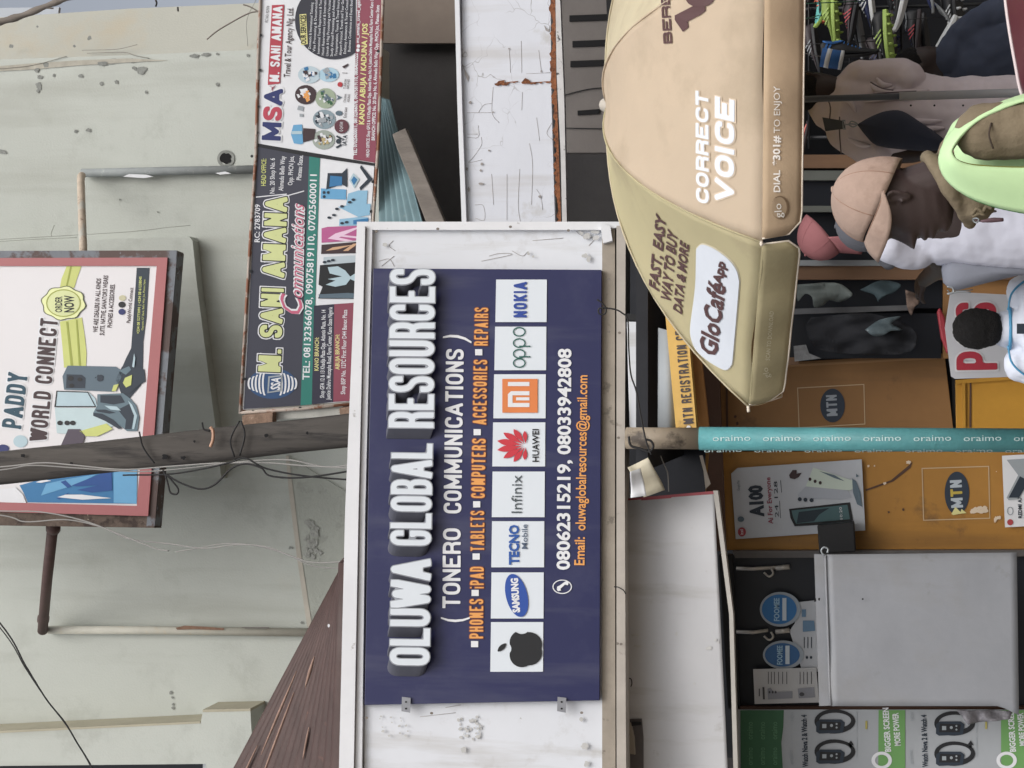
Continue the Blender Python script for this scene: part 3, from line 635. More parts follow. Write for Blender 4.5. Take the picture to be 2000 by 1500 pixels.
for k_, (lo, hi) in enumerate(((-1, .98), (.98, 1.80), (1.80, 9))):
    fs = [f for f in F_ if lo <= V_[f[0]][0] < hi]; mk('lettering', MS, fs, [K_NAVY, flat((190, 60, 80)), K_NAVY][k_], bn)
ns([[(523, 166), (547, 163), (555, 9), (531, 10)]], flat((182, 56, 72)), .004, 'printed_label')
nx_('M. SANI AMANA', (545, 160), (552, 13), 19, K_WH, off=.006, t=.26, gap=.12)
nt_('Travel & Tour Agency Nig. Ltd.', (566, 151), (573, 15), 12, K_DK, off=.004, bold=.01)
nt_('RC NO: 927979', (523, 44), (527, 12), 6, K_BLK, off=.004)
ns([[(528, 180), (531, 171), (525, 168), (532, 170), (540, 166), (534, 172), (533, 180), (531, 174)]], K_MAR, .005, 'printed_plane')
ns([[(587, 282), (574, 280), (568, 262), (573, 244), (590, 243), (592, 280)]], K_BLUEl, .004); ns([[(570, 256), (590, 256), (590, 262), (569, 262)]], K_PT, .006); ns([[(592, 278), (614, 272), (616, 252), (592, 250)]], K_DK, .005)
random.seed(5)
def collage(cx, cy, rx, ry, cols, base_, k=16):
    ns([ell(cx, cy, rx, ry, 22)], base_, .004, 'printed_photo')
    for c in cols:
        ps = []
        for i in range(k // len(cols)):
            a = random.uniform(0, 6.28); q = random.uniform(0, .72); x, y = cx + rx * q * math.cos(a), cy + ry * q * math.sin(a); w = random.uniform(2, 5)
            ps.append([(x - w, y - random.uniform(1, 4)), (x + random.uniform(0, w), y - w), (x + w, y + random.uniform(0, 3)), (x - random.uniform(0, 3), y + w)])
        ns(ps, c, .0055 + .0006 * cols.index(c), 'printed_photo')
collage(597, 185, 21, 19, [K_WH, K_ORG, K_WH], K_DK, 24); collage(604, 146, 22, 17, [K_BLUE, K_DK, K_WH], flat((176, 196, 206)), 18); collage(642, 146, 20, 14, [K_BLUE, K_GREY], flat((160, 196, 214)), 12)
collage(636, 192, 20, 20, [K_DGRN, K_WH, K_SL], flat((150, 166, 140)), 26); collage(633, 233, 22, 19, [K_SLd, K_WH, K_GREY], flat((130, 150, 160)), 30); collage(632, 273, 22, 19, [K_DK, K_WH, flat((180, 160, 110))], flat((150, 160, 150)), 28)
ns([ell(667, 247, 14, 14, 20)], flat((96, 48, 60)), .006, 'printed_disc'); nt_('Q-QATAR', (669, 257), (670, 238), 6, K_WH, off=.0075)
nt_('IATA', (676, 284), (678, 264), 8, K_SLd, off=.004, bold=.02); ns([ell(661, 276, 5, 5, 12), [(655, 287), (666, 281), (668, 284), (658, 290)], [(658, 264), (668, 270), (666, 273), (656, 267)]], K_SLd, .005, 'printed_mark')
nt_('Emirates', (676, 230), (678, 210), 6, K_DK, off=.004); ns([ell(662, 221, 7, 5, 12), [(657, 196), (668, 190), (657, 185), (660, 190)]], K_SL, .005, 'printed_mark'); nt_('ETHIOPIAN', (675, 200), (677, 184), 4.5, K_DK, off=.004); nt_('AIRLINES', (682, 200), (684, 184), 4.5, K_DK, off=.004)
ns([ell(664, 165, 5, 5, 12)], K_RED, .005, 'printed_mark'); nt_('TURKISH', (675, 174), (677, 155), 4.5, K_DK, off=.004); nt_('AIRLINES', (681, 174), (683, 155), 4.5, K_DK, off=.004); ns([[(668, 130), (680, 124), (680, 128), (672, 134)], [(668, 142), (678, 142), (678, 143), (668, 143)]], K_DK, .005, 'printed_mark')
ns([[(583, 206), (593, 208), (592, 217), (580, 214)], [(585, 222), (592, 222), (592, 228), (585, 228)]], K_GREY, .005, 'printed_mark')
nt_('TEL: 07025600011, 08132366078, 09075819110, 08064033222', (697, 304), (699, 104), 7, K_WH, off=.005, bold=.03); ns([ell(699, 98, 3.5, 3.5, 12), ell(700, 90, 3.5, 3.5, 12)], K_WH, .006, 'printed_mark')
nt_('ms_amana_travel_agency', (701, 84), (704, -10), 6, K_WH, off=.005, bold=.02)
nt_('KANO / ABUJA / KADUNA / JOS', (711, 243), (718, 46), 10, K_YEL, off=.005, bold=.03)
nt_('HEAD OFFICE: Shop GF12 & 13 Khadija Plaza Opp. Atlantis Plaza No.14, Justice Dahiru Mustapha Road, Farm Center Kano State Nigeria', (721, 307), (730, -30), 6, K_WH, off=.005, bold=.02)
nt_('BRANCH OFFICE: No. 20 Shop No. 6, Ahmadu Bello Way, Opp. PHCN Jos, Plateau State', (732, 274), (741, 10), 6.5, K_WH, off=.005, bold=.02)
# black half
nx_('M. SANI AMANA', (548, 727), (562, 386), 44, K_WH, off=.005, t=.22, gap=.10, grow=.09)
nx_('M. SANI AMANA', (548, 727), (562, 386), 44, K_BLK, off=.0065, t=.22, gap=.10, grow=.045)
nx_('M. SANI AMANA', (548, 727), (562, 386), 44, flat((198, 206, 136)), off=.008, t=.25, gap=.10)
for m_, o_, bo in ((K_WH, .0095, .055), (flat((196, 90, 120)), .011, .0)):
    nt_('C', (590, 620), (590, 586), 42, m_, off=o_, bold=bo * .8, shear=.35); nt_('ommunications', (590, 584), (594, 402), 24, m_, off=o_, bold=bo, shear=.35)
nt_('TEL: 08132366078, 09075819110, 07025600011', (604, 742), (619, 341), 13, K_WH, off=.005, bold=.015)
nt_('RC: 2783709', (507, 473), (508, 399), 10, K_WH, off=.005, bold=.015)
nt_('HEAD OFFICE:', (519, 363), (520, 310), 9, K_YG, off=.005, bold=.015)
for s, a_, b_ in (('No. 20 Shop No. 6', (536, 378), (537, 309)), ('Ahmadu Bello Way', (553, 373), (557, 305)), ('Opp. PHCN Jos,', (571, 362), (574, 305)), ('Plateau State.', (588, 352), (592, 303))): nt_(s, a_, b_, 9, K_WH, off=.005, bold=.01)
ns([[(500, 384), (560, 378), (560, 380), (500, 386)], [(562, 381), (594, 372), (594, 374), (562, 383)]], K_WH, .005, 'printed_line')
nt_('KANO BRANCH:', (622, 724), (623, 659), 8, K_YEL, off=.006, bold=.015)
nt_('Shop GFA 12 & 13 Khadija Plaza Opp. Atlantis Plaza, No. 14', (633, 777), (636, 605), 8, K_WH, off=.006, bold=.01)
nt_('Justice Dahiru Mustapha Road, Farm Center, Kano State Nigeria', (645, 781), (649, 600), 8, K_WH, off=.006, bold=.01)
nt_('ABUJA BRANCH:', (663, 722), (663, 653), 8, K_YEL, off=.006, bold=.015)
nt_('Shop B5P No. 127C First Floor D44 Banex Plaza', (674, 770), (678, 605), 8.5, K_WH, off=.006, bold=.01)
ns([ell(532, 749, 47, 30, 32)], flat((44, 78, 124)), .0045, 'printed_globe')
st = []
for i in range(5):
    for sg in (-1, 1):
        x0 = 532 + sg * (14 + i * 7); st.append([(x0 - sg * 2 + sg * 5 * math.cos(t_), 749 + 24 * (1 - i * .13) * math.sin(t_)) for t_ in np.linspace(-1.3, 1.3, 9)] + [(x0 + 1.5 * sg + sg * 5 * math.cos(t_), 749 + 24 * (1 - i * .13) * math.sin(t_)) for t_ in np.linspace(1.3, -1.3, 9)])
ns(st, K_WH, .006, 'printed_stripe')
ns([[(522, 768), (550, 764), (552, 732), (524, 735)]], K_GREY, .0075); ns([[(525, 765), (547, 761), (549, 735), (527, 738)]], flat((44, 78, 124)), .009); nt_('SSA', (546, 762), (548, 737), 17, K_WH, off=.0105, bold=.03)
# phones printed on the white part
ns([[(628, 446), (640, 443), (700, 441), (718, 441), (720, 468), (628, 474)]], flat((184, 84, 140)), .004, 'printed_phone'); ns([[(640, 466), (655, 456), (700, 443), (706, 443), (662, 464), (690, 470), (680, 472)], [(660, 458), (700, 462), (700, 466), (665, 462)]], flat((226, 190, 214)), .0055, 'printed_shine')
ns([[(628, 478), (700, 472), (718, 474), (718, 494), (627, 496)]], K_DK, .004, 'printed_phone'); ns([[(636, 490), (650, 483), (690, 478), (660, 487)], [(670, 490), (690, 476), (700, 475), (680, 490)]], flat((206, 160, 120)), .0055, 'printed_shine')
ns([[(632, 502), (722, 497), (722, 514), (632, 518)]], flat((176, 190, 198)), .004, 'printed_phone')
ns([[(625, 518), (722, 510), (720, 584), (621, 583), (630, 560), (622, 556)]], K_BLK, .006, 'printed_phone')
ns([[(640, 522), (660, 520), (674, 528), (684, 540), (700, 530), (700, 552), (684, 545), (676, 556), (655, 560), (636, 556), (655, 548), (640, 545), (668, 540), (644, 534)]], K_PT, .0075, 'printed_shine')
ns([[(622, 575), (680, 572), (720, 576), (720, 583), (624, 582)]], K_SL, .0075, 'printed_shine')
ns([[(663, 428), (700, 424), (718, 424), (716, 440), (662, 441)], [(660, 404), (695, 398), (724, 398), (722, 420), (700, 424)], [(680, 378), (700, 372), (718, 372), (716, 398), (676, 400)]], flat((130, 180, 210)), .004, 'printed_phone')
ns([[(690, 430), (720, 426), (718, 436), (690, 438)]], K_BLUE, .0055, 'printed_shine')
ns([ell(x, y, 4, 2.5, 10) for x, y in ((643, 425), (652, 420), (658, 408), (668, 403), (668, 436), (677, 434), (683, 395), (690, 390), (634, 512), (642, 510), (650, 508))], K_SLd, .007, 'printed_lens')
ns([[(627, 368), (676, 370), (676, 390), (626, 388)]], K_BLUEl, .004, 'printed_phone'); ns([ell(633, 376, 3, 3, 10), ell(641, 376, 3, 3, 10), ell(633, 384, 3, 3, 10)], K_SLd, .0055, 'printed_lens')
ns([[(640, 338), (668, 338), (678, 328), (678, 366), (668, 360), (637, 370)]], K_SLd, .005, 'printed_laptop'); ns([[(645, 343), (668, 345), (668, 362), (643, 365)]], K_BLUE, .0065, 'printed_screen')
ns([[(690, 338), (702, 350), (692, 368), (682, 352)]], K_PT, .005, 'printed_laptop'); ns([[(705, 322), (728, 350), (704, 372), (702, 366), (718, 350), (703, 328)]], K_SLd, .005, 'printed_laptop')
ns([[(691, 344), (698, 351), (691, 362), (686, 352)]], K_BLUE, .0065, 'printed_screen')
# brackets at the banner's low corner
br = thing('bracket_block', 'rusty broken timber block at the lower corner of the long banner', 'timber block', BN(500, 820, .02))
slab('block', [(472, 812), (502, 809), (533, 806), (532, 828), (500, 833), (474, 834)], BN, 0.10, mat('rusty_block', (146, 118, 98), .9, var=.3, vs=20, bump=.8, bs=60, dirt=[((206, 190, 170), .8, 14, .62, .05), ((80, 54, 40), .8, 18, .6, .05)]), br, off=.06, bevel=.005)
br = thing('bracket_block', 'small rusty block under the long banner just beside the white boxed facade', 'timber block', BN(680, 800, .02))
slab('block', [(662, 798), (692, 794), (692, 808), (664, 812)], BN, 0.10, MATS['rusty_block'], br, off=.06, bevel=.005)
tag(slab('support_rail', [(534, 803), (664, 797), (665, 812), (534, 820)], BN, .05, mat('pale_rail', (176, 176, 168), .7, var=.15, vs=10, dirt=((120, 112, 100), .6, 12, .6, .05)), off=-.02), 'pale weathered rail running behind the bottom end of the long banner', 'rail')

# ------------------------------------------------------------------ leaning pole
pp = [Pl(11.35)(x, y) for x, y in ((-420, 960), (0, 912), (300, 879), (680, 838), (1222, 782))]
pd = (pp[-1] - pp[0]).normalized(); foot = pp[-1] + pd * ((0 - pp[-1].z) / pd.z)
pole = thing('utility_pole', 'old dark timber utility pole leaning across the red framed billboard', 'utility pole', foot)
def polegeo(pts, rr):
    rings = []
    for p, q in zip(pts, rr):
        rings.append([p + Vector((q * (abs(math.cos(a)) ** .6) * (1 if math.cos(a) > 0 else -1), q * .9 * (abs(math.sin(a)) ** .6) * (1 if math.sin(a) > 0 else -1), 0)) for a in [2 * math.pi * j / 20 for j in range(20)]])
    return rings_to_mesh(rings)
allp = [pp[0].lerp(foot, i / 24) for i in range(25)]
V, Fc = polegeo(allp, [0.112 + .003 * math.sin(i * 1.7) for i in range(25)])
mk('trunk', V, Fc, M_POLE, pole, smooth=True)
for pts in ([(272, 843), (278, 870), (290, 890), (302, 905)], [(468, 822), (455, 845), (450, 865), (458, 893)], [(471, 822), (478, 850), (468, 890)], [(395, 825), (398, 838), (410, 842)]):
    tube('strap', smoothp([Pl(11.22)(x, y) for x, y in pts], 5), 0.006, M_WIRE, pole, n=6)
tube('copper_strap', smoothp([Pl(11.2)(x, y) for x, y in ((411, 834), (416, 842), (416, 858), (411, 873))], 5), 0.011, mat('copper_tube', (190, 144, 116), .5, var=.1), pole, n=8)
PF = Pl(11.232)
multi('knot', [pit(322, 892, 6), pit(45, 890, 4, 1.4), pit(358, 894, 4, 1.4), pit(140, 905, 3), pit(380, 862, 3), pit(520, 850, 4), pit(600, 846, 3)], PF, M_HOLE, pole, off=0)
# ------------------------------------------------------------------ cables
def cable(pts, Y, r, m_, label, name='cable', Y2=None):
    k = len(pts); Y2 = Y if Y2 is None else Y2
    w3 = [Pl(Y + (Y2 - Y) * i / (k - 1))(x, y) for i, (x, y) in enumerate(pts)]
    return tag(tube(name, smoothp(w3, 8), r, m_, n=6), label, 'cable')
cable([(-200, 925), (0, 912), (80, 904), (140, 908), (240, 917), (330, 911), (420, 905), (520, 904), (600, 910), (720, 916)], 10.9, .005, M_WIREG, 'upper strand of the pale twin cable crossing in front of the pole')
cable([(-200, 935), (0, 918), (60, 909), (150, 914), (270, 921), (370, 914), (460, 903), (560, 898), (640, 912), (720, 902)], 10.95, .005, M_WIREG, 'lower strand of the pale twin cable crossing in front of the pole')
cable([(240, 928), (330, 926), (400, 915), (450, 903), (480, 895), (520, 915), (600, 930), (720, 940)], 10.85, .006, M_WIRE, 'black cable sagging from the billboard corner past the pole')
cable([(318, 918), (322, 925), (328, 945), (333, 962), (345, 965), (348, 955), (335, 938), (324, 926), (350, 942), (390, 955), (420, 946), (452, 915), (480, 906), (510, 914), (530, 930), (600, 932), (720, 914)], 10.8, .006, M_WIRE, 'black cable knotted into a hanging loop below the billboard corner')
cable([(-200, 992), (0, 998), (80, 1000), (160, 1016), (230, 1042), (300, 1070), (330, 1076)], 11.0, .0045, M_WIREG, 'thin grey wire drooping below the billboard and ending free')
cable([(-200, 985), (0, 1006), (50, 1019), (130, 1015), (200, 1030), (250, 1052), (330, 1062), (400, 1071), (460, 1064), (520, 1068), (580, 1090), (620, 1099), (720, 1094)], 11.05, .0045, M_WIREG, 'long grey wire waving over the blank wall to the white box')
cable([(344, 1078), (380, 1072), (440, 1062), (500, 1066), (560, 1083), (620, 1107), (720, 1110)], 11.1, .004, M_WIREG, 'short grey wire doubling the long waving one beside the white box')
for dy, lb in ((0, 'thicker strand of the dark twin cable slanting down at the building window'), (9, 'thinner strand of the dark twin cable slanting down at the building window')):
    cable([(-160, 1040 + dy), (0, 1217 + dy), (50, 1300 + dy * .6), (90, 1365), (126, 1410 + dy * .2), (150, 1450), (185, 1510 + dy * .4), (240, 1640 + dy)], 10.5, .0055 if dy == 0 else .004, M_WIRE, lb)
bz = thing('tree_branch', 'bare grey branch poking across the sky corner above the building', 'branch', Pl(9.5)(60, 25))
tube('branch', smoothp([Pl(9.5)(x, y) for x, y in ((-200, 110), (-60, 62), (0, 43), (45, 30), (100, 8), (150, -8), (260, -30))], 6), [0.024 + .003 * math.sin(i * 1.3) - .0003 * i for i in range(37)], M_TIMBER, bz, n=10)
tube('twig', smoothp([Pl(9.5)(x, y) for x, y in ((76, 20), (88, 16), (104, 16))], 4), .005, M_TIMBER, bz, n=5)
for pts, lb in (([(404, 77), (425, 60), (455, 42), (486, 26), (506, 22)], 'thin twig lying across the upper wall towards the banner top'), ([(475, 9), (490, 14), (508, 25)], 'short dry twig at the banner top beside the thin one')):
    tag(tube('twig', smoothp([Pl(13.6)(x, y) for x, y in pts], 5), .006, M_TIMBER, n=6), lb, 'twig')
for pts, lb in (([(304, 0), (306, 6), (304, 13)], 'small wire hook standing on the wall edge under the sky'), ([(347, 14), (348, 22)], 'small bolt sticking from the upper wall face near the wire hook')):
    tag(tube('hook', smoothp([Pl(13.9)(x, y) for x, y in pts], 5), .008, M_WIRE, n=6), lb, 'hook')

# ------------------------------------------------------------------ teal sheet, timber prop and white fascia under the banner
tl = thing('roof_sheet', 'faded teal corrugated roof sheet tucked under the long banner', 'roof sheet', Pl(11.8)(800, 430))
V = []; Fc = []
A = [Pl(12.6)(742, 190), Pl(11.6)(742, 600), Pl(11.3)(870, 600), Pl(12.5)(758, 195)]
n1, n2 = 8, 48
for i in range(n1 + 1):
    for j in range(n2 + 1):
        p = A[0].lerp(A[1], i / n1).lerp(A[3].lerp(A[2], i / n1), j / n2); p = p + Vector((0, -.5, .8)) * (.018 * math.sin(j / n2 * 2 * math.pi * 6)); V.append(p)
for i in range(n1):
    for j in range(n2):
        k = i * (n2 + 1) + j; Fc.append((k, k + 1, k + n2 + 2, k + n2 + 1))
mk('sheet', V, Fc, M_TEAL, tl, smooth=True, solid=.004)
tag(slab('timber_prop', [(766, 262), (792, 250), (868, 432), (900, 520), (858, 520), (838, 450), (800, 350), (775, 290)], Pl(11.3), 0.07, M_TIMBER, bevel=.006), 'grey split timber prop slanting under the long banner', 'timber prop')
FS = Pl(11.0, yaw=-2, at=(1000, 200))
fb = thing('fascia_board', 'long peeling white fascia board above the beige parasol', 'fascia board', FS(1090, 200))
slab('board', [(902, -300), (902, 500), (909, 700), (1092, 700), (1084, 440), (1077, 200), (1072, -300)], FS, 0.05, M_PEEL, fb)
slab('top_trim', [(888, -300), (888, 0), (893, 200), (902, 440), (909, 700), (915, 700), (911, 440), (902, 200), (897, 0), (897, -300)], FS, 0.08, M_TRIM, fb, off=0.035)
slab('bottom_trim', [(1083, -300), (1085, 0), (1087, 140), (1095, 300), (1098, 440), (1104, 700), (1116, 700), (1107, 440), (1102, 200), (1094, 0), (1092, -300)], FS, 0.06, mat('black_spotted_trim', (196, 194, 192), .7, var=.1, vs=10, dirt=((44, 40, 40), .9, 16, .61, .05)), fb, off=0.03)
def jag(p0, p1, w, amp, n=30, seed=1, side=1):
    random.seed(seed); a = Vector(p0); b = Vector(p1); d = (b - a).normalized(); nn = Vector((d.y, -d.x)) * side
    top = [a.lerp(b, i / n) + nn * (w + random.uniform(-amp, amp)) for i in range(n + 1)]
    return [tuple(a), tuple(b)] + [tuple(q) for q in reversed(top)]
multi('rust_edge', [jag((1084, -60), (1086, 140), 9, 4, 40, 2, -1), jag((1086, 140), (1096, 440), 8, 4, 50, 5, -1)], FS, M_RUST, fb, off=0.006)
multi('rust_edge', [jag((1083, 158), (1030, 161), 3, 2, 14, 3), jag((1012, 158), (966, 163), 4, 3, 12, 4), [(966, 166), (974, 158), (986, 156), (984, 164), (972, 168)], [(1018, 161), (1026, 152), (1036, 158), (1034, 163), (1020, 164)]], FS, M_RUST, fb, off=0.008)
multi('paint_flake', [[(1062, 48), (1070, 58), (1074, 54), (1072, 62), (1066, 60)], [(1074, 113), (1086, 124), (1084, 128), (1076, 116)], [(906, 132), (916, 150), (914, 160), (908, 146)], pit(1057, 139, 2.5, .7), pit(994, 95, 2), pit(963, 219, 2), pit(955, 294, 2.4), pit(941, 320, 3), pit(939, 333, 2.5), pit(940, 359, 3, 1.8), pit(1054, 384, 3), pit(918, 200, 3), pit(912, 330, 4, .6), pit(915, 370, 5, .5)], FS, mat('flake_grey', (150, 144, 140), .9), fb, off=0.005)  # grey spots where the white paint has flaked
for pts in ([(994, 95), (996, 120), (997, 142)], [(1018, 80), (1019, 142)], [(1052, 98), (1057, 138)], [(963, 170), (961, 220), (975, 240)], [(934, 220), (945, 205), (960, 202)], [(934, 245), (934, 268), (912, 268)], [(912, 220), (960, 220)], [(940, 268), (940, 284), (922, 310), (915, 318), (942, 312)], [(1034, 280), (1040, 320), (1038, 400)], [(1048, 230), (1054, 275)], [(1078, 240), (1068, 260), (1080, 274)], [(1015, 330), (1012, 400), (1016, 432)], [(1048, 370), (1056, 384), (1060, 410)], [(990, 340), (990, 430)], [(928, 400), (944, 402), (946, 430), (928, 426)], [(960, 340), (964, 400)], [(912, 262), (932, 262)], [(1020, 180), (1019, 215)], [(1028, 144), (1075, 142)]):
    crackline('paint_crack', pts, .0012, FS, mat('crack_line', (160, 154, 150), .9), fb, off=.001)
# wall with vent slits behind the parasol
vw = thing('rear_wall', 'dim rear wall with vent slits between the fascia and the parasol', 'wall', Vector((Pl(12.2)(1100, 200).x, 12.3, 0)))
VW = Pl(12.3)
slab('wall', [(1096, -700), (1096, 298), (2300, 298), (2300, -700)], VW, .1, mat('dim_brown_render', (116, 110, 106), .9, var=.12, vs=2, bump=.2), vw)
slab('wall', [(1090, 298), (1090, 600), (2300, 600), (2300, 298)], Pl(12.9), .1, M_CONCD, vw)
for y0, y1, x0 in ((27, 42, 1112), (77, 92, 1118), (116, 131, 1114), (213, 225, 1128)):
    slab('vent_slit', [(x0, y1), (x0, y0 + 3), (1192 if y0 < 200 else 1170, y0), (1192 if y0 < 200 else 1170, y1 - 3)], VW, .02, M_HOLE, vw, off=.012)
slab('steel_bar', [(1184, -300), (1193, -300), (1194, 0), (1200, 135), (1190, 135), (1184, 0)], VW, .04, M_BLACK, vw, off=.08)
crackline('wire', [(1100, 186), (1150, 174), (1200, 170)], .004, VW, M_WIRE, vw); crackline('wire', [(1100, 250), (1210, 252)], .004, VW, M_WIRE, vw)
# ------------------------------------------------------------------ white boxed facade with the navy sign
BX = Pl(9.0, yaw=7, tilt=3, at=(950, 900))
bx = thing('shop_facade_box', 'long white painted sheet metal facade box above the shops', 'facade box', Vector((BX(1200, 900).x, 9.0, BX(1222, 900).z)))
def bs(name, pts, th, m_, off=0.0, **q): return slab(name, pts, BX, th, m_, bx, off=off, **q)
YE = 2000
bs('face_panel', [(726, 449), (1176, 449), (1176, 1390), (1176, YE), (708, YE), (712, 1390)], 0.30, mat('scuffed_white_panel', (208, 212, 219), 0.5, var=0.04, vs=1.5, bump=0.12, bs=7, dirt=[((172, 170, 168), .5, 4, .58, .12), ((126, 120, 114), .5, 13, .70, .03)], streak=((166, 162, 154), .55, 6, .53)))
bs('top_trim', [(697, 441), (713, 441), (700, 1000), (681, YE), (650, YE), (674, 1000)], 0.36, M_TRIM, off=0.05)
bs('top_trim', [(716, 446), (727, 446), (713, 1000), (700, YE), (684, YE), (703, 1000)], 0.32, M_TRIM, off=0.03)
bs('trim_gap', [(712, 443), (717, 443), (704, 1000), (686, YE), (680, YE), (699, 1000)], 0.30, M_BLACK, off=0.015)
bs('side_trim', [(697, 433), (1224, 433), (1224, 441), (1176, 449), (726, 449), (697, 441)], 0.32, M_TRIM, off=0.032)
bs('lower_soffit', [(1176, 449), (1201, 442), (1201, 1000), (1203, YE), (1176, YE)], 0.30, M_TAN, off=0.012)
bs('soffit_gap', [(1200, 442), (1204, 442), (1204, 1000), (1206, YE), (1200, YE)], 0.30, M_BLACK, off=-0.01)
bs('bottom_trim', [(1204, 441), (1222, 441), (1220, 900), (1222, 1390), (1226, YE), (1206, YE), (1204, 1390)], 0.34, mat('bottom_trim_paint', (172, 164, 154), .6, var=.1, vs=6, dirt=((110, 100, 90), .6, 9, .62, .06)), off=0.04)
bs('corner_block', [(1172, 437), (1180, 437), (1192, 442), (1196, 470), (1178, 475)], 0.05, M_TRIM, off=0.045)
multi('screw', [ell(x, y, 3.2, 2.6, 10) for x, y in ((735, 452), (855, 447), (997, 443), (1110, 450), (1189, 545), (1189, 648), (1208, 855), (1210, 650), (1206, 1257), (1213, 1258), (716, 1402), (843, 1393), (1136, 1392))], BX, M_CONC, bx, off=.06)
random.seed(11)
multi('scuff', [pit(random.uniform(895, 945), 1400 + random.uniform(0, 44), random.uniform(1, 4), random.uniform(.7, 1.6), seed=i) for i in range(40)] + [pit(random.uniform(735, 800), random.uniform(1396, 1440), random.uniform(1, 3), 1.3, seed=i) for i in range(14)] + [pit(905, 1465, 7, .8), pit(1136, 1405, 5, .9), pit(1142, 1458, 7, 1.2), pit(1146, 1492, 6, 1), pit(1150, 506, 6, .8), pit(1143, 500, 5, 1.3), pit(752, 478, 4, 1.3), pit(1032, 495, 4, .8), pit(1041, 501, 2.5)] + [pit(random.uniform(1130, 1168), random.uniform(440, 470), random.uniform(1.5, 5), random.uniform(.6, 1.8), seed=i) for i in range(16)], BX, mat('scuff_grey', (184, 184, 182), .8, var=.1, vs=30), bx, off=.004)
for pts in ([(768, 470), (760, 480), (772, 490)], [(770, 500), (745, 520)], [(955, 500), (975, 495), (1000, 497), (940, 510)], [(1120, 445), (1135, 460), (1160, 466), (1150, 480)], [(1000, 490), (1020, 500), (1030, 492)], [(820, 1400), (890, 1392)], [(870, 1382), (900, 1377)], [(740, 510), (760, 506), (770, 520)], [(1040, 470), (1100, 465)]):
    crackline('paint_crack', pts, .0012, BX, MATS['crack_line'], bx, off=.002)
# sign
sg = thing('shop_sign', 'navy blue shop sign with raised white letters and eight logo tiles on the facade box', 'sign', BX(1175, 750, .03))
SG = lambda x, y, off=0.0: BX(x, y, off + 0.045)
class SGc:
    n = BX.n
    def __call__(s, x, y, off=0.0): return BX(x, y, off + .045)
SG = SGc()
slab('sign_board', [(729, 524), (1175, 527), (1173, 900), (1171, 1368), (712, 1377), (720, 900)], SG, .035, M_NAVY, sg, bevel=.002)
def st_(s, p0, p1, h, m_, **q): return txt(s, p0, p1, h, SG, m_, sg, **q)
def ss(s, p0, p1, h, m_, **q): return stx(s, p0, p1, h, sf=SG, mat=m_, parent=sg, **q)
def sq(polys, m_, off=.004, name='printed_mark'): return multi(name, polys, SG, m_, sg, off=off)
# raised letters: real relief, their sides running back towards the upper left
def relief(p0, p1, h, k):
    p0 = Vector(p0); p1 = Vector(p1); d = p1 - p0; u = d.normalized(); n = Vector((u.y, -u.x))
    def f(V2, Lt):
        out = []
        for x, y in V2:
            q = p0 + d * (x / Lt) + n * (y * h); bxk = .85
            out.append(SG(q.x - 7 * (1 - y * .3), q.y + 24 * bxk + 1, .004))
        return out
    return f
for s, p0, p1, h0 in (('OLUWA', (839, 1300), (842, 1094), 77), ('GLOBAL', (842, 1066), (845, 867), 78), ('RESOURCES', (847, 836), (850, 526), 84)):
    h_ = {'OLUWA': 78, 'GLOBAL': 80, 'RESOURCES': 88}[s]
    ss(s, p0, p1, h_, M_SILVER, off=.060, t=.188, gap=.05, res=.03, rad=.2, depth=relief(p0, p1, h_, 1), mat_side=M_SILVERD, name='raised_lettering')
    ss(s, p0, p1, h_, mat('letter_rim', (150, 156, 166), .4), off=.058, t=.188, gap=.05, grow=.022, res=.035, rad=.2, name='letter_rim')
# the darker slabs left of R and G
def ssx(s, p0, p1, h, m_, **q): return ss(s, p0, p1, h, m_, **q)
st_('(', (903, 1215), (903, 1205), 40, K_WH, bold=.02); st_(')', (906, 668), (908, 657), 40, K_WH, bold=.02)
ss('TONERO', (899, 1188), (900, 1032), 35, K_WH, t=.17, gap=.10, res=.045, rad=.3); ss('COMMUNICATIONS', (901, 1003), (906, 682), 35, K_WH, t=.17, gap=.10, res=.045, rad=.3)
BUL = [(1258, 927), (1158, 928), (1087, 930), (985, 931), (844, 932), (688, 935)]
sq([[(x - 7, y - 6), (x + 7, y - 6), (x + 7, y + 6), (x - 7, y + 6)] for y, x in BUL], K_WH, name='bullet')
for s, a_, b_ in (('PHONES', (944, 1247), (944, 1170)), ('iPAD', (945, 1149), (945, 1107)), ('TABLETS', (946, 1076), (946, 998)), ('COMPUTERS', (947, 973), (949, 857)), ('ACCESSORIES', (950, 829), (952, 703)), ('REPAIRS', (953, 675), (954, 601))):
    ss(s, a_, b_, 27, flat((120, 60, 50)), off=.003, t=.25, gap=.13, grow=.05, res=.07); ss(s, a_, b_, 27, K_ORG, off=.005, t=.25, gap=.13, res=.06)
tiles = [(959, 1215, 1061, 1312), (960, 1118, 1062, 1208), (961, 1018, 1063, 1108), (962, 921, 1064, 1010), (963, 825, 1065, 911), (965, 731, 1066, 817), (967, 638, 1067, 723), (969, 546, 1068, 629)]
M_TILE = mat('logo_tile', (208, 216, 224), .45, var=.02, vs=2)
for (x0, y0, x1, y1) in tiles: slab('logo_panel', [(x0, y0), (x1, y0), (x1 - .5, y1), (x0 - 1.5, y1)], SG, .003, M_TILE, sg, off=.004)
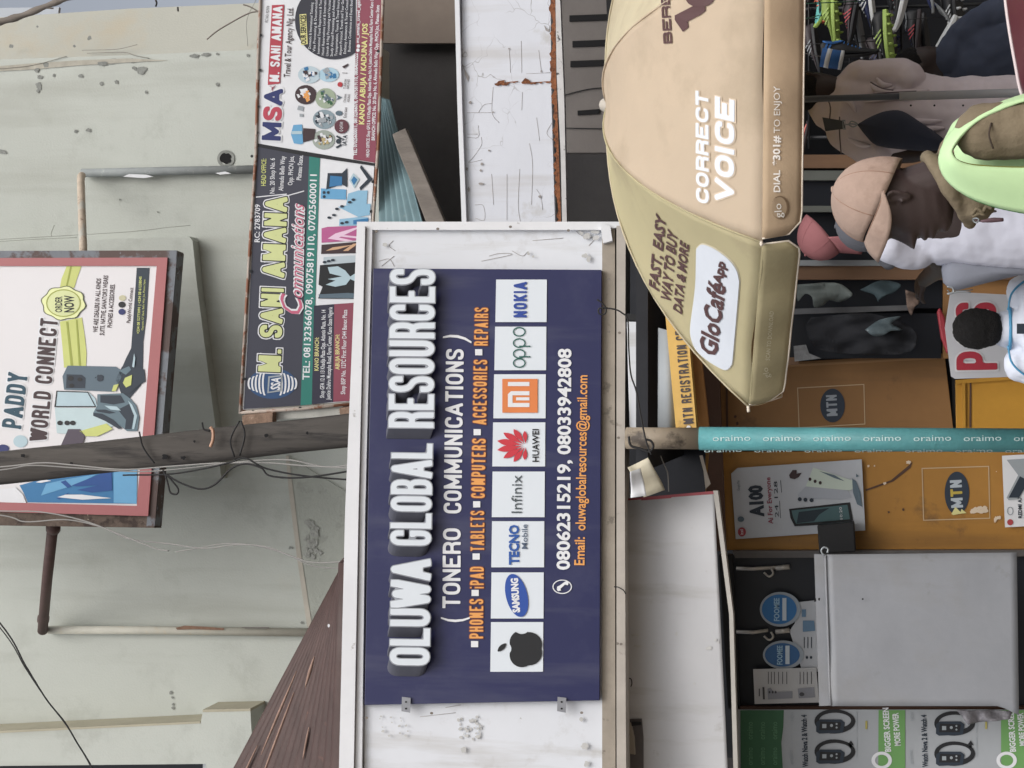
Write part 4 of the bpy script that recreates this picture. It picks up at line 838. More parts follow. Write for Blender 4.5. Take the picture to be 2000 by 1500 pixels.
# bitten fruit mark
def fruit(cx, cy, s):
    def f(X, Y):
        u = -(Y - cy) / s; v = -(X - cx) / s           # u to the reader's right, v up
        d = np.minimum(np.hypot((u + .30) / 1.0, (v - .12)) - .58, np.hypot(u - .30, v - .12) - .58)
        d = np.minimum(d, np.hypot((u + .20) * 1.05, (v + .22)) - .62); d = np.minimum(d, np.hypot((u - .20) * 1.05, (v + .22)) - .62)
        d = np.maximum(d, -(np.hypot(u, v - .92) - .30)); d = np.maximum(d, -(np.hypot(u, (v + 1.02) * 1.0) - .20))
        d = np.maximum(d, -(np.hypot(u - 1.12, v - .12) - .42))
        lf = np.maximum(np.hypot(u + .16, v - .86) - .42, np.hypot(u - .28, v - 1.28) - .42)
        return np.minimum(d, lf)
    return f
shape('fruit_mark', fruit(1024, 1267, 41), (955, 1075, 1215, 1320), 1.5, SG, K_BLK, sg, off=.0085)
shape('fruit_mark', fruit(195, 738, 8), (180, 210, 725, 750), .6, BB, K_SLd, bb, off=.009)
def rot(pts, cx, cy, a): c, s = math.cos(R(a)), math.sin(R(a)); return [(cx + (x - cx) * c - (y - cy) * s, cy + (x - cx) * s + (y - cy) * c) for x, y in pts]
sq([rot(ell(1009, 1163, 21, 43, 36), 1009, 1163, -14)], flat((36, 76, 168)), .0085, 'printed_oval')
st_('SAMSUNG', (1015, 1196), (1011, 1129), 13, K_WH, off=.010, bold=.05)
st_('TECNO', (1013, 1103), (1013, 1025), 18, flat((36, 84, 168)), off=.0085, bold=.045); st_('Mobile', (1030, 1072), (1030, 1024), 11, flat((80, 96, 120)), off=.0085, bold=.01)
st_('Infinix', (1019, 1002), (1019, 928), 20, flat((70, 80, 86)), off=.0085, bold=.0)
pet = []
for a, L_ in ((-86, 34), (-58, 45), (-34, 53), (-11, 57), (11, 57), (34, 53), (58, 45), (86, 34)):
    ps = [(L_ * (.10 + .90 * t), 6.4 * L_ / 50 * math.sin(math.pi * t ** 1.5)) for t in np.linspace(0, 1, 13)]
    ps = ps + [(u, -w) for u, w in reversed(ps[1:-1])]; c, s = math.cos(R(a)), math.sin(R(a)); pet.append([(1027 - (u * c - w * s), 870 - (u * s + w * c) * .84) for u, w in ps])
sq(pet, flat((206, 44, 58)), .0085, 'petal')
st_('HUAWEI', (1052, 902), (1052, 838), 12, K_BLK, off=.0085, bold=.02)
sq([[(981, 740), (1050, 740), (1050, 806), (981, 806)]], flat((224, 120, 56)), .0085, 'printed_square')
sq([[(992, 795), (1034, 795), (1034, 787), (1001, 787), (1001, 772), (1034, 772), (1034, 764), (998, 764), (992, 770)], [(1008, 782), (1034, 782), (1034, 776), (1008, 776)], [(992, 754), (1034, 754), (1034, 746), (992, 746)]], K_WH, .010)
gm = flat((34, 92, 84))
for cy in (714 - 5, 691, 670, 648):
    ring('logo_ring', ell(1014, cy, 12.5, 9.5, 24), ell(1014, cy, 10.2, 7.0, 24), SG, gm, sg, off=.0085)
sq([[(1014, 698), (1036, 698), (1036, 695.5), (1014, 695.5)], [(1014, 677.5), (1036, 677.5), (1036, 675), (1014, 675)]], gm, .009)
ss('NOKIA', (1029, 620), (1029, 551), 26, flat((40, 70, 160)), off=.0085, t=.2, gap=.13, res=.05)
ring('phone_icon', ell(1098, 1146, 19, 14, 28), ell(1098, 1146, 17, 12.2, 28), SG, K_WH, sg, off=.005)
sq([[(1088, 1149), (1092, 1152), (1097, 1148), (1103, 1142), (1108, 1139), (1107, 1134), (1102, 1137), (1094, 1143), (1088, 1146)], [(1087, 1150), (1090, 1155), (1096, 1153), (1094, 1149)], [(1104, 1142), (1109, 1143), (1111, 1137), (1106, 1133)]], K_WH, .0055, 'phone_icon')
st_('08062315219, 08033942808', (1112, 1113), (1115, 681), 24, K_WH, bold=.03, res=3)
st_('Email:', (1141, 1104), (1142, 1049), 19, K_ORG, bold=.02); st_('oluwaglobalresources@gmail.com', (1143, 1036), (1147, 733), 19, K_ORG, bold=.016, res=3)
M_BR = mat('zinc_bracket', (140, 142, 148), .4, metal=.5, var=.1, vs=12)
for x in (793, 1097):
    b_ = slab('bracket', [(x - 8, 1361), (x + 9, 1363), (x + 8, 1392), (x - 9, 1389)], SG, .003, M_BR, sg, off=.012)
    multi('bolt', [ell(x, 1371, 2.2, 1.8, 10), ell(x, 1384, 2.2, 1.8, 10)], SG, M_HOLE, b_, off=.014)
# lighter streaks laid along the roof ribs as painted highlights follow below
# brown corrugated roof in front of the building, behind the box
rf = thing('corrugated_roof', 'brown corrugated iron roof sloping down behind the white facade box', 'roof', Pl(11)(660, 1400))
ra, rb, rc_, rd = Pl(12.4)(455, 1520), Pl(10.6)(700, 1060), Pl(9.6)(712, 1560), Pl(9.55)(712, 2000)
A0 = Pl(12.2)(300, 1800); A1 = Pl(12.0)(690, 1080)     # upper edge
B0 = Pl(9.8)(664, 1900); B1 = Pl(9.8)(672, 1100)       # lower edge near the box
n2 = 140; V = []; Fc = []
for j in range(n2 + 1):
    for i in range(5):
        p = A1.lerp(A0, i / 4).lerp(B1.lerp(B0, i / 4), j / n2); ph = j / n2 * 15 * 2 * math.pi; V.append(p + Vector((0, -.45, .9)) * (.034 * math.sin(ph)))
for j in range(n2):
    for i in range(4): k = j * 5 + i; Fc.append((k, k + 5, k + 6, k + 1))
mk('roof_sheet', V, Fc, M_ROOF, rf, smooth=True, solid=.004)
RFp = Pl(9.9)
slab('ridge_strip', [(572, 1452), (584, 1430), (600, 1400), (604, 1402), (580, 1452), (560, 1480)], Pl(11.2), .004, mat('bright_dent', (176, 120, 96), .6), rf)
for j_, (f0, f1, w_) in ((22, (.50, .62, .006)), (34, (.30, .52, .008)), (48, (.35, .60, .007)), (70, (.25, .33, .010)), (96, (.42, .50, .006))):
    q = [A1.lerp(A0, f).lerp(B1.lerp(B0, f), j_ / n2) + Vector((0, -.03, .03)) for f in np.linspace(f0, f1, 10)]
    tube('rib_highlight', q, [w_ * math.sin(math.pi * (i_ + .5) / 10) + .002 for i_ in range(10)], mat('rib_highlight', (150, 118, 102), .7, var=.2, vs=20), rf, n=5)
multi('roof_screw', [ell(x, y, 2.2, 3.5, 8) for x, y in ((642, 1222), (642, 1308), (642, 1344))], Pl(10.3), K_WH, rf)

# ------------------------------------------------------------------ lower white panel, beams, oraimo pole
LP = Pl(9.15, yaw=4, tilt=-4, at=(1320, 1250))
lp = thing('lower_panel', 'slanting plain white tin panel hanging below the facade box', 'panel', LP(1440, 1250))
wsheet('tin_sheet', [(1222, 978), (1395, 965), (1446, YE), (1222, YE)], LP, mat('dented_white_tin', (186, 187, 190), .55, var=.05, vs=2, bump=.35, bs=5, dirt=[((150, 146, 142), .5, 6, .64, .08), ((132, 128, 126), .5, 14, .68, .04)], streak=((152, 148, 142), .5, 7, .54)), lp, n=30, m=10, amp=.02, sc=4)
slab('red_edge', [(1220, 974), (1394, 959), (1396, 966), (1221, 980)], LP, .03, flat((150, 62, 70)), lp, off=.006)
slab('panel_rim', [(1393, 958), (1402, 958), (1432, 1200), (1456, YE), (1446, YE), (1424, 1200)], LP, .05, mat('cream_rim', (170, 166, 158), .6, var=.1, vs=8), lp, off=.012)
slab('opening', [(1221, 1405), (1253, 1404), (1256, 1440), (1262, YE), (1221, YE)], LP, .01, mat('hollow_grey', (96, 92, 92), .9, var=.15, vs=5), lp, off=.020)
slab('timber_end', [(1226, 1412), (1232, 1411), (1238, 1440), (1240, 1474), (1228, 1472), (1224, 1440)], LP, .03, M_TAN, lp, off=.045)
slab('timber_end', [(1232, 1411), (1252, 1410), (1252, 1416), (1234, 1418)], LP, .02, M_BLACK, lp, off=.040)
multi('scuff', [pit(x, y, r, s, seed=7) for x, y, r, s in ((1299, 1146, 3, .6), (1240, 1240, 3, 3), (1246, 1262, 3, 3), (1321, 1238, 4, .8), (1334, 1275, 3, 1), (1340, 1293, 2, 2), (1277, 1258, 3, .7), (1397, 1250, 3, 1), (1402, 1254, 2.5, 1), (1357, 1335, 3, .7), (1384, 1266, 4, 1.6), (1305, 1312, 2, 1))], LP, MATS['scuff_grey'], lp, off=.012)
tag(tube('wire_hook', smoothp([LP(1222, 1324, .04), LP(1232, 1326, .04), LP(1234, 1335, .04), LP(1232, 1341, .04)], 4), .003, M_WIRE, n=5), 'tiny bent wire hooked on the slanting white tin panel', 'hook')
tag(tube('wire_hook', smoothp([BX(1200, 1146, .06), BX(1208, 1147, .08), BX(1218, 1153, .08), BX(1222, 1160, .06)], 4), .003, M_WIRE, n=5), 'short wire loop crossing the bottom trim of the white facade box', 'hook')
KP = Pl(9.6)
tag(slab('white_beam', [(1224, 628), (1257, 629), (1262, 858), (1230, 863)], Pl(9.05), .06, M_WHITE, bevel=.004), 'grey white painted beam stub just under the facade box beside the striped pole', 'beam')
tag(slab('dark_beam', [(1224, 612), (1252, 616), (1252, 626), (1224, 626)], Pl(9.08), .05, M_BLACK), 'short dark bar on top of the grey white beam stub', 'bar')
V = []; Fc = []; n = 12
for i in range(2):
    for j in range(n + 1):
        t = j / n; a_ = (1286 + 34 * t, 640 + 10 * t) if i else (1285 + 36 * t, 848 + 2 * t)
        V.append(Pl(9.02 - .05 * math.sin(t * 2.6))(*a_))
for j in range(n): Fc.append((j, j + 1, j + n + 2, j + n + 1))
tag(mk('curled_sheet', V, Fc, mat('pale_curled_sheet', (146, 152, 156), .6, var=.06, vs=4, dirt=((140, 128, 84), .7, 3, .58, .1)), smooth=True, solid=.004), 'curled pale sheet lying above the yellow registration sign', 'sheet')
KS = Pl(9.02, tilt=-6)
ks = thing('kiosk_sign', 'narrow yellow registration centre sign strip above the brown kiosk doors', 'sign', KS(1370, 700))
slab('sign_board', [(1322, 858), (1362, 856), (1340, 600), (1326, 440), (1290, 440), (1298, 600)], KS, .05, mat('yellow_sign_paint', (212, 166, 76), .5, var=.1, vs=5, dirt=((140, 110, 70), .6, 8, .6, .08)), ks)
stx('MTN REGISTRATION CENTRE', (1355, 827), (1334, 603), 20, sf=KS, mat=flat((72, 62, 60)), parent=ks, t=.2, gap=.12, res=.07)
stx('O N', (1332, 592), (1326, 560), 16, sf=KS, mat=flat((72, 62, 60)), parent=ks, t=.2, gap=.3, res=.07)
multi('peeled_spot', [pit(1345, 838, 7, .8)], KS, K_WH, ks, off=.006)
tag(slab('orange_board', [(1364, 858), (1387, 856), (1370, 700), (1352, 440), (1328, 440), (1342, 600)], Pl(9.08), .05, mat('orange_brown_board', (178, 118, 56), .55, var=.1, vs=4)), 'orange brown lintel board under the yellow registration sign', 'board')
tag(slab('dark_lintel', [(1388, 1076), (1418, 1076), (1404, 700), (1390, 440), (1352, 440), (1371, 700), (1387, 858), (1370, 1076)], Pl(9.68), .05, M_BROWND), 'dark brown lintel across the top of the kiosk doors', 'lintel')
op = thing('awning_pole', 'round steel pole wrapped in turquoise printed tape, standing before the kiosk', 'pole', Vector((Pl(8.9)(1700, 862).x, 8.9, 0)))
x0, x1 = Pl(8.9)(1225, 863), Pl(8.9)(1366, 863); xc = (x0.x + Pl(8.9)(1990, 860).x) / 2
def vpole(name, za, zb, r, m_, par, xx=None, Yc=8.9, n=20):
    V, Fc = tubeg([Vector((xx if xx is not None else xc, Yc, za)), Vector((xx if xx is not None else xc, Yc, zb))], r, n); return mk(name, V, Fc, m_, par, smooth=True), (V, Fc)
xt = Pl(8.9)(1990, 860).x; zt = Pl(8.9)(1366, 862).z; zT = Pl(8.9)(1222, 862).z
o_, g1 = vpole('pole', zt, zT - .002, 0.054, mat('grimy_cream_pole', (146, 132, 112), .6, var=.12, vs=8, dirt=((64, 56, 50), .9, 6, .50, .12)), op, xx=xt)
o_, g2 = vpole('tape_wrap', 0.0, zt, 0.0575, mat('turquoise_tape', (76, 146, 150), .45, var=.14, vs=7, bump=.4, bs=40, dirt=((60, 130, 136), .5, 9, .58, .1)), op, xx=xt)
OS = Sf(*g2, back=Pl(8.9))
M_TT = flat((186, 214, 214))
for k in range(7):
    for row, (yb, hh, xo) in enumerate(((861, 11, 1392), (883, 7, 1375))):
        a0 = xo + 98 * k
        if a0 + 74 > 2060: continue
        txt('oraimo', (a0, yb + .5), (a0 + 74, yb - .5), hh, OS, M_TT, op, off=.002, bold=0.0)
cable([(1166, 585), (1176, 592), (1184, 604), (1180, 614), (1170, 612), (1172, 602), (1200, 604), (1216, 612), (1226, 625), (1228, 680), (1232, 730), (1243, 765), (1252, 815), (1262, 862), (1272, 888)], 8.72, .004, M_WIRE, 'black wire looping off the facade box down to the turquoise pole')
cable([(1228, 852), (1232, 870), (1250, 876), (1268, 882), (1276, 872), (1272, 862), (1262, 858)], 8.8, .006, M_WIRE, 'short black wire wound round the top of the turquoise pole')
tag(wsheet('cardboard_scrap', [(1226, 913), (1268, 893), (1296, 958), (1256, 972)], Pl(8.98), mat('cream_cardboard', (190, 182, 158), .8, var=.08, vs=8), n=8, m=6, amp=.10, sc=7), 'crumpled cream cardboard scrap wedged beside the turquoise pole top', 'cardboard')
tag(wsheet('white_scrap', [(1232, 921), (1250, 915), (1262, 968), (1232, 972)], Pl(8.93), K_WH, n=8, m=6, amp=.06, sc=9), 'small folded white scrap stuck against the cream cardboard', 'paper')
cable([(1290, 890), (1296, 905), (1304, 925), (1306, 960)], 9.15, .003, M_WIREG, 'thin pale wire hanging behind the cardboard scrap')
tag(slab('pale_strip', [(1366, 890), (1372, 889), (1380, 920), (1388, 945), (1378, 955), (1374, 920)], Pl(9.3), .004, mat('pale_strip', (170, 160, 146), .7, var=.1)), 'curling pale strip peeling off beside the turquoise pole', 'strip')
# ------------------------------------------------------------------ kiosk of brown panels
KP = Pl(9.9)
kz = thing('kiosk', 'brown and yellow painted metal kiosk with printed oval emblems on its doors', 'kiosk', Vector((KP(1700, 862).x, 9.9, 0)))
dark = thing('shop_interior', 'dim recessed shop interior behind the parasol and the kiosk', 'shop', Vector((1.5, 10.9, 0)))
M_DIM = mat('dim_shop_wall', (40, 42, 48), .8, var=.2, vs=3)  # near-black base colour puts the shop's darkness into the walls
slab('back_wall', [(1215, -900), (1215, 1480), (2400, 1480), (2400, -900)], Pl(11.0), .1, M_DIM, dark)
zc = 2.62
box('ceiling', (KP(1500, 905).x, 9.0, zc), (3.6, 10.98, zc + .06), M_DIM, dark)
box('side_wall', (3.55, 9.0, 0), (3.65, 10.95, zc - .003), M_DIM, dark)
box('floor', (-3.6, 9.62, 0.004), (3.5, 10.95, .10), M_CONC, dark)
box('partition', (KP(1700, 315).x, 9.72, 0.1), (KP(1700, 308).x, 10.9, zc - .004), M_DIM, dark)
# left (towards the dark window): doors
def kp(name, pts, th, m_, off=0.0, par=None, **q): return slab(name, pts, KP, th, m_, par or kz, off=off, **q)
d1 = kp('door', [(1404, 878), (1404, 745), (1540, 707), (1845, 690), (1862, 838), (1864, 878)], .05, M_BROWN, bevel=.003)
kp('door_edge', [(1419, 878), (1423, 878), (1421, 742), (1417, 742)], .006, M_BROWND, .006, d1); kp('door_edge', [(1540, 712), (1830, 697), (1830, 701), (1540, 717)], .006, mat('brown_bright_edge', (160, 116, 70), .5), .006, d1)
d2 = kp('door', [(1378, 1078), (1378, 882), (2100, 882), (2100, 1072), (1436, 1074)], .05, mat('ochre_kiosk_panel', (172, 118, 42), .5, var=.1, vs=2.5, bump=.08, bs=30, streak=((120, 84, 44), .5, 5, .54), dirt=[((92, 66, 44), .7, 3.5, .57, .12), ((206, 192, 160), .6, 45, .74, .02)]), off=.0, bevel=.003)
kp('door_edge', [(1408, 915), (1412, 915), (1416, 1070), (1412, 1070)], .006, M_BROWND, .006, d2)
kp('groove', [(1400, 884), (1404, 884), (1410, 1070), (1406, 1070)], .006, M_BROWND, .004, d2)
kp('scratch', [(1690, 956), (1740, 938), (1776, 908), (1782, 903), (1778, 914), (1745, 940), (1692, 959)], .001, M_BROWND, .004, d2)
kp('lower_box', [(1868, 878), (1866, 742), (2100, 725), (2100, 878)], .05, M_YELL, -.01, bevel=.003)
kp('box_rib', [(1879, 742), (1885, 742), (1886, 835), (1880, 835)], .02, M_YELL, .008); kp('box_rib', [(1894, 740), (1897, 740), (1897, 835), (1893, 835)], .01, M_BROWND, -.005)
kp('box_rib', [(1866, 742), (2100, 725), (2100, 732), (1867, 750)], .02, M_YELL, .012)
kp('door_gap', [(1858, 700), (1866, 700), (1868, 878), (1862, 878)], .02, M_BLACK, -.03)
kp('bright_top_strip', [(1382, 878), (1392, 878), (1384, 700), (1374, 700)], .02, M_WOODP, .05)
def kt(s, p0, p1, h, m_, **q): return txt(s, p0, p1, h, KP, m_, kz, **q)
M_LINE = flat((196, 170, 132)); M_OV = flat((44, 56, 72))
def rectline(x0, y0, x1, y1, sk, w, par):
    o = [(x0, y0), (x1, y0 - sk), (x1 + 2, y1 - sk), (x0 + 3, y1)]; i = [(x0 + w, y0 + w), (x1 - w, y0 - sk + w), (x1 + 2 - w, y1 - sk - w), (x0 + 3 + w, y1 - w)]
    ring('emblem_frame', o, i, KP, M_LINE, par, off=.004)
rectline(1557, 757, 1688, 836, 7, 1.6, d1); rectline(1800, 914, 1932, 1017, 4, 1.8, d2)
multi('emblem_oval', [ell(1626, 792, 24, 33, 32)], KP, M_OV, d1); multi('emblem_oval', [ell(1869, 963, 24, 42, 32)], KP, M_OV, d2)
stx('MTN', (1636, 812), (1634, 771), 21, sf=KP, mat=flat((150, 160, 170)), parent=d1, off=.006, t=.22, gap=.12, res=.05)
V_, F_ = stroke_text('MTN', .62, .22, .12, res=.05); W_ = place(V_, F_, (1881, 991), (1878, 937), 23, KP, .006)
xs = [(-1, .62 * 1.3 + .06), (.62 * 1.3 + .06, .62 * 2.3 + .18), (.62 * 2.3 + .18, 9)]
for k_, (lo, hi) in enumerate(xs): mk('lettering', W_, [f for f in F_ if lo <= V_[f[0]][0] < hi], flat((190, 166, 60)) if k_ == 1 else flat((176, 188, 198)), d2)
multi('paint_scratch', [[(1858, 1004), (1866, 990), (1876, 1000), (1878, 994), (1888, 1002), (1872, 1004), (1862, 1006)]], KP, K_YEL, d2, off=.0075)
random.seed(21)
multi('paint_scratch', [pit(random.uniform(1896, 1930), random.uniform(990, 1002), random.uniform(2, 6), random.uniform(.8, 2), seed=i) for i in range(16)] + [pit(1944, 1015, 6, .6), pit(1950, 1011, 4, 1.4), pit(1774, 903, 4, 1.2), pit(1728, 944, 3, 1.2), pit(1696, 910, 2.5), pit(1708, 910, 2), pit(1946, 921, 1)], KP, flat((216, 196, 170)), d2, off=.005)
multi('paint_scratch', [pit(1440, 827, 4, .7), pit(1436, 814, 3), pit(1736, 1000, 2.5), pit(1764, 995, 3)], KP, M_BROWND, d1, off=.005)
# posters on the ochre door
PO = Pl(9.87)
po = thing('poster', 'white phone poster with bold number lettering and three phones, torn at its lower corner', 'poster', PO(1690, 980))
slab('paper', [(1428, 925), (1437, 1053), (1690, 1036), (1683, 897), (1440, 914)], PO, .002, mat('dusty_poster_paper', (182, 187, 194), .6, var=.06, vs=4, bump=.2, bs=10), po)
def pm(polys, m_, off=.004, name='printed_phone'): return multi(name, polys, PO, m_, po, off=off)
txt('A100', (1491, 1009), (1487, 947), 24, PO, K_SLd, po, bold=.06); txt('Ai For Everyone', (1510, 1023), (1504, 932), 9, PO, flat((150, 60, 80)), po, bold=.02)
pm([ell(1449, 1039, 8, 9, 16)], flat((170, 60, 72)), name='printed_mark'); pm([ell(1447, 1014, 6.5, 5.5, 16)], K_SL, name='printed_mark'); txt('itel', (1452, 1044), (1451, 1034), 6, PO, K_WH, po, off=.006)
txt('Google Play', (1445, 958), (1444, 938), 5, PO, K_SL, po); txt('24 128', (1521, 1010), (1518, 940), 7, PO, K_SLd, po); pm([[(1524, 1012), (1525, 1012), (1523, 978), (1522, 978)], [(1526, 962), (1527, 962), (1525, 938), (1524, 938)]], K_SLd)
pm([[(1541, 928), (1548, 918), (1556, 918), (1556, 925), (1566, 923), (1560, 932), (1552, 936), (1543, 934)]], K_DK, name='printed_mark')
pm([[(1541, 994), (1660, 981), (1666, 1016), (1656, 1022), (1552, 1028), (1544, 1012)]], K_BLK, .0055); pm([[(1546, 997), (1655, 986), (1660, 1014), (1555, 1023), (1549, 1010)]], flat((70, 104, 108)), .007)
pm([[(1560, 1000), (1590, 996), (1620, 992), (1600, 1005), (1590, 1018), (1556, 1022)]], flat((34, 50, 60)), .0085, 'printed_screen'); txt('10:20', (1646, 1014), (1644, 990), 5, PO, K_WH, po, off=.010)
pm([[(1558, 966), (1560, 972), (1640, 976), (1664, 972), (1652, 950), (1576, 948)]], flat((164, 170, 180)), .004); pm([ell(1562, 975, 4, 4, 12), ell(1573, 976, 4, 4, 12), ell(1585, 977, 4, 4, 12)], K_SLd, .0055, 'printed_lens')
pm([[(1574, 950), (1588, 913), (1664, 938), (1672, 950), (1660, 958)]], flat((190, 204, 190)), .0055); pm([ell(1582, 936, 3, 3.5, 12), ell(1592, 940, 3, 3.5, 12), ell(1602, 943, 3, 3.5, 12)], K_DK, .007, 'printed_lens')
pm([[(1664, 934), (1672, 940), (1680, 960), (1684, 990), (1674, 985), (1666, 962)], [(1672, 925), (1678, 930), (1672, 932)], [(1600, 920), (1630, 928), (1650, 940), (1630, 934)]], flat((90, 110, 124)), .007, 'tear')
txt('BEST DURABILITY', (1690 - 30, 905), (1690 - 30, 903), 1, PO, K_SL, po) if False else None
po2 = thing('poster', 'small white phone poster cut by the picture edge beside the lower emblem', 'poster', PO(1990, 960))
slab('paper', [(1957, 890), (2080, 884), (2084, 1024), (1963, 1030)], PO, .002, K_WH, po2)
multi('printed_phone', [[(1966, 972), (1990, 925), (2010, 935), (1990, 975), (1970, 977)], [(1966, 898), (2060, 892), (2062, 940), (1990, 930)]], PO, K_GREY, po2, off=.004); multi('printed_phone', [[(1970, 972), (1992, 930), (2010, 940), (1990, 972)]], PO, K_SLd, po2, off=.0055)
txt('REDMI A7', (1996, 1012), (1995, 970), 7, PO, K_SLd, po2, bold=.03); multi('printed_mark', [ell(1973, 1020, 6, 6, 14)], PO, flat((180, 60, 66)), po2); ring('printed_mark', ell(1973, 998, 6, 8, 16), ell(1973, 998, 5, 7, 16), PO, K_SL, po2)
hb = thing('hanger_box', 'black box fixed between the torn phone poster and the grey board sheet', 'box', PO(1670, 1050))
slab('case', [(1596, 1026), (1669, 1020), (1672, 1078), (1600, 1082)], Pl(9.7), .12, M_BLACK, hb, bevel=.008)
tube('hook', smoothp([Pl(9.2)(1610, 1086), Pl(9.2)(1604, 1076), Pl(9.2)(1609, 1069), Pl(9.2)(1617, 1072), Pl(9.2)(1616, 1080)], 5), .005, M_ALU, hb, n=6)

# ------------------------------------------------------------------ dark service window left of the kiosk, stickers, latches, papers
GW = Pl(9.85)
gw = thing('service_window', 'dark glass service window with metal latches behind the grey board sheet', 'window', Vector((GW(1500, 1230).x, 9.85, GW(2000, 1230).z)))
slab('glass', [(1424, 1084), (2150, 1084), (2150, 1384), (1440, 1384)], GW, .01, M_GLASSD, gw, off=-.02)
slab('frame', [(1430, 1076), (2150, 1074), (2150, 1086), (1436, 1090)], GW, .08, mat('greasy_frame', (92, 88, 86), .5, var=.15, vs=10), gw, off=.02)
slab('frame', [(1440, 1380), (2150, 1380), (2150, 1388), (1440, 1388)], GW, .08, M_BROWND, gw, off=.02)
slab('frame', [(1404, 1084), (1430, 1084), (1446, 1384), (1422, 1384)], GW, .08, M_BLACK, gw, off=.02)
M_MET = mat('worn_latch_steel', (176, 170, 160), .4, metal=.5, var=.15, vs=30)
for y in (1110, 1234):
    l = tube('latch', [GW(1438, y, .04), GW(1470, y + 1, .04), GW(1540 if y < 1200 else 1500, y - 3, .04)], .010, M_MET, gw, n=8)
    tube('latch_ring', smoothp([GW(1492, y + 8, .05), GW(1502, y + 16, .05), GW(1510, y + 10, .05), GW(1506, y, .05)], 4), .006, M_MET, l, n=6)
    tube('latch_knob', [GW(1515, y, .04), GW(1542, y - 3, .05)], .014, M_MET, l, n=8)
SK = Pl(9.80)
for i, (cx, cy, rx, ry, lb, cc) in enumerate(((1524, 1190, 40, 34, 'round blue sticker with white ring nearer the ochre door', (44, 112, 176)), (1530, 1279, 40, 28, 'round dimmer blue sticker above the folded white leaflet', (50, 98, 152)))):
    s_ = thing('sticker', lb, 'sticker', SK(cx, cy))
    multi('sticker_rim', [ell(cx, cy, rx, ry, 40)], SK, flat((150, 160, 170)), s_, off=0); multi('sticker_face', [ell(cx - 2, cy, rx - 6, ry - 5, 40)], SK, flat(cc), s_, off=.002)
    txt('FOOMEE', (cx - 2, cy + 23 - i * 4), (cx - 2, cy - 22 + i * 4), 10, SK, flat((150, 190, 216)), s_, off=.004, bold=.03)
    multi('sticker_bar', [[(cx + 4, cy + 22 - i * 4), (cx + 12, cy + 22 - i * 4), (cx + 12, cy - 22 + i * 4), (cx + 4, cy - 22 + i * 4)]], SK, flat((190, 204, 214)), s_, off=.004)
SK2 = Pl(9.79)
lf = thing('leaflet', 'strip of folded white leaflets sticking out between the blue stickers and the board sheet', 'leaflets', SK2(1590, 1230))
slab('paper', [(1560, 1176), (1596, 1172), (1600, 1312), (1566, 1308), (1542, 1232), (1552, 1218)], SK2, .004, flat((186, 190, 196)), lf, off=-.02)
multi('printed_block', [[(1566, 1190), (1574, 1190), (1574, 1205), (1566, 1205)], [(1568, 1212), (1590, 1212), (1592, 1232), (1568, 1234)]], SK2, flat((96, 132, 164)), lf, off=-.016)
multi('printed_text', [[(x, y), (x + 1.6, y), (x + 1.6, y + 22), (x, y + 22)] for x in (1570, 1577, 1584) for y in (1244,)] + [ell(x, 1284, 2.5, 3, 10) for x in (1576, 1584)], SK2, K_SLd, lf, off=-.016)
lf = thing('leaflet', 'square white instruction leaflet with small drawings at the window corner', 'leaflet', SK2(1590, 1340))
slab('paper', [(1471, 1307), (1594, 1304), (1600, 1372), (1474, 1375)], SK2, .004, flat((180, 180, 180)), lf)
multi('printed_block', [[(1499, 1345), (1505, 1343), (1512, 1352), (1548, 1350), (1548, 1364), (1500, 1366)], [(1558, 1345), (1590, 1342), (1592, 1362), (1560, 1364)]], SK2, flat((136, 138, 146)), lf)
multi('printed_text', [[(x, 1312), (x + 1.2, 1312), (x + 1.2, 1336), (x, 1336)] for x in (1500, 1506, 1512, 1520, 1528, 1536, 1562, 1569, 1576, 1584)] + [[(1489, 1342), (1493, 1342), (1494, 1366), (1490, 1366)], [(1482, 1345), (1484, 1345), (1484, 1360), (1482, 1360)]] + [ell(1503 + 6 * i, 1352, 2, 2.5, 8) for i in range(3)] + [ell(1566, 1356, 5, 4, 10)], SK2, flat((70, 70, 74)), lf, off=.0055)
BS = Pl(9.3, yaw=3, at=(1800, 1230))
bsh = thing('board_sheet', 'large blank grey board sheet hanging over the service window', 'board', BS(1988, 1230))
pts = [(1592, 1082), (1985, 1078), (1989, 1098), (1985, 1240), (1990, 1398), (1955, 1381), (1800, 1380), (1626, 1380), (1622, 1372), (1619, 1230), (1612, 1092)]
V = []; Fc = []; nx_g, ny_g = 26, 20
for i in range(nx_g + 1):
    for j in range(ny_g + 1):
        s, t = i / nx_g, j / ny_g; xl = 1614 + 10 * t; x = xl + (1986 + 4 * t - xl) * s; y = 1083 + (1379 - 1083) * t - 4 * s * (1 - t) + (18 * max(0, (s - .9) / .1) if t > .99 else 0)
        p = BS(x, y, .012 * noise.noise(Vector((s * 3, t * 3, 1))) + .02 * (s > .97) * 0); V.append(p)
for i in range(nx_g):
    for j in range(ny_g): k = i * (ny_g + 1) + j; Fc.append((k, k + 1, k + ny_g + 2, k + ny_g + 1))
mk('sheet', V, Fc, M_CLOTHG, bsh, smooth=True, solid=.004)
slab('folded_strip', [(1590, 1082), (1612, 1083), (1618, 1230), (1624, 1378), (1600, 1379), (1594, 1200)], BS, .004, M_CLOTHG, bsh, off=-.03)
multi('speck', [ell(1685, 1170, 2, 2, 8), pit(1592, 1172, 4, .6), pit(1600, 1170, 3, .8)], BS, M_HOLE, bsh, off=.02)
tube('edge_bead', [BS(1620 - 8 + 10 * t, 1084 + 294 * t, .004) for t in np.linspace(0, 1, 10)], .006, M_CLOTHG, bsh, n=6)
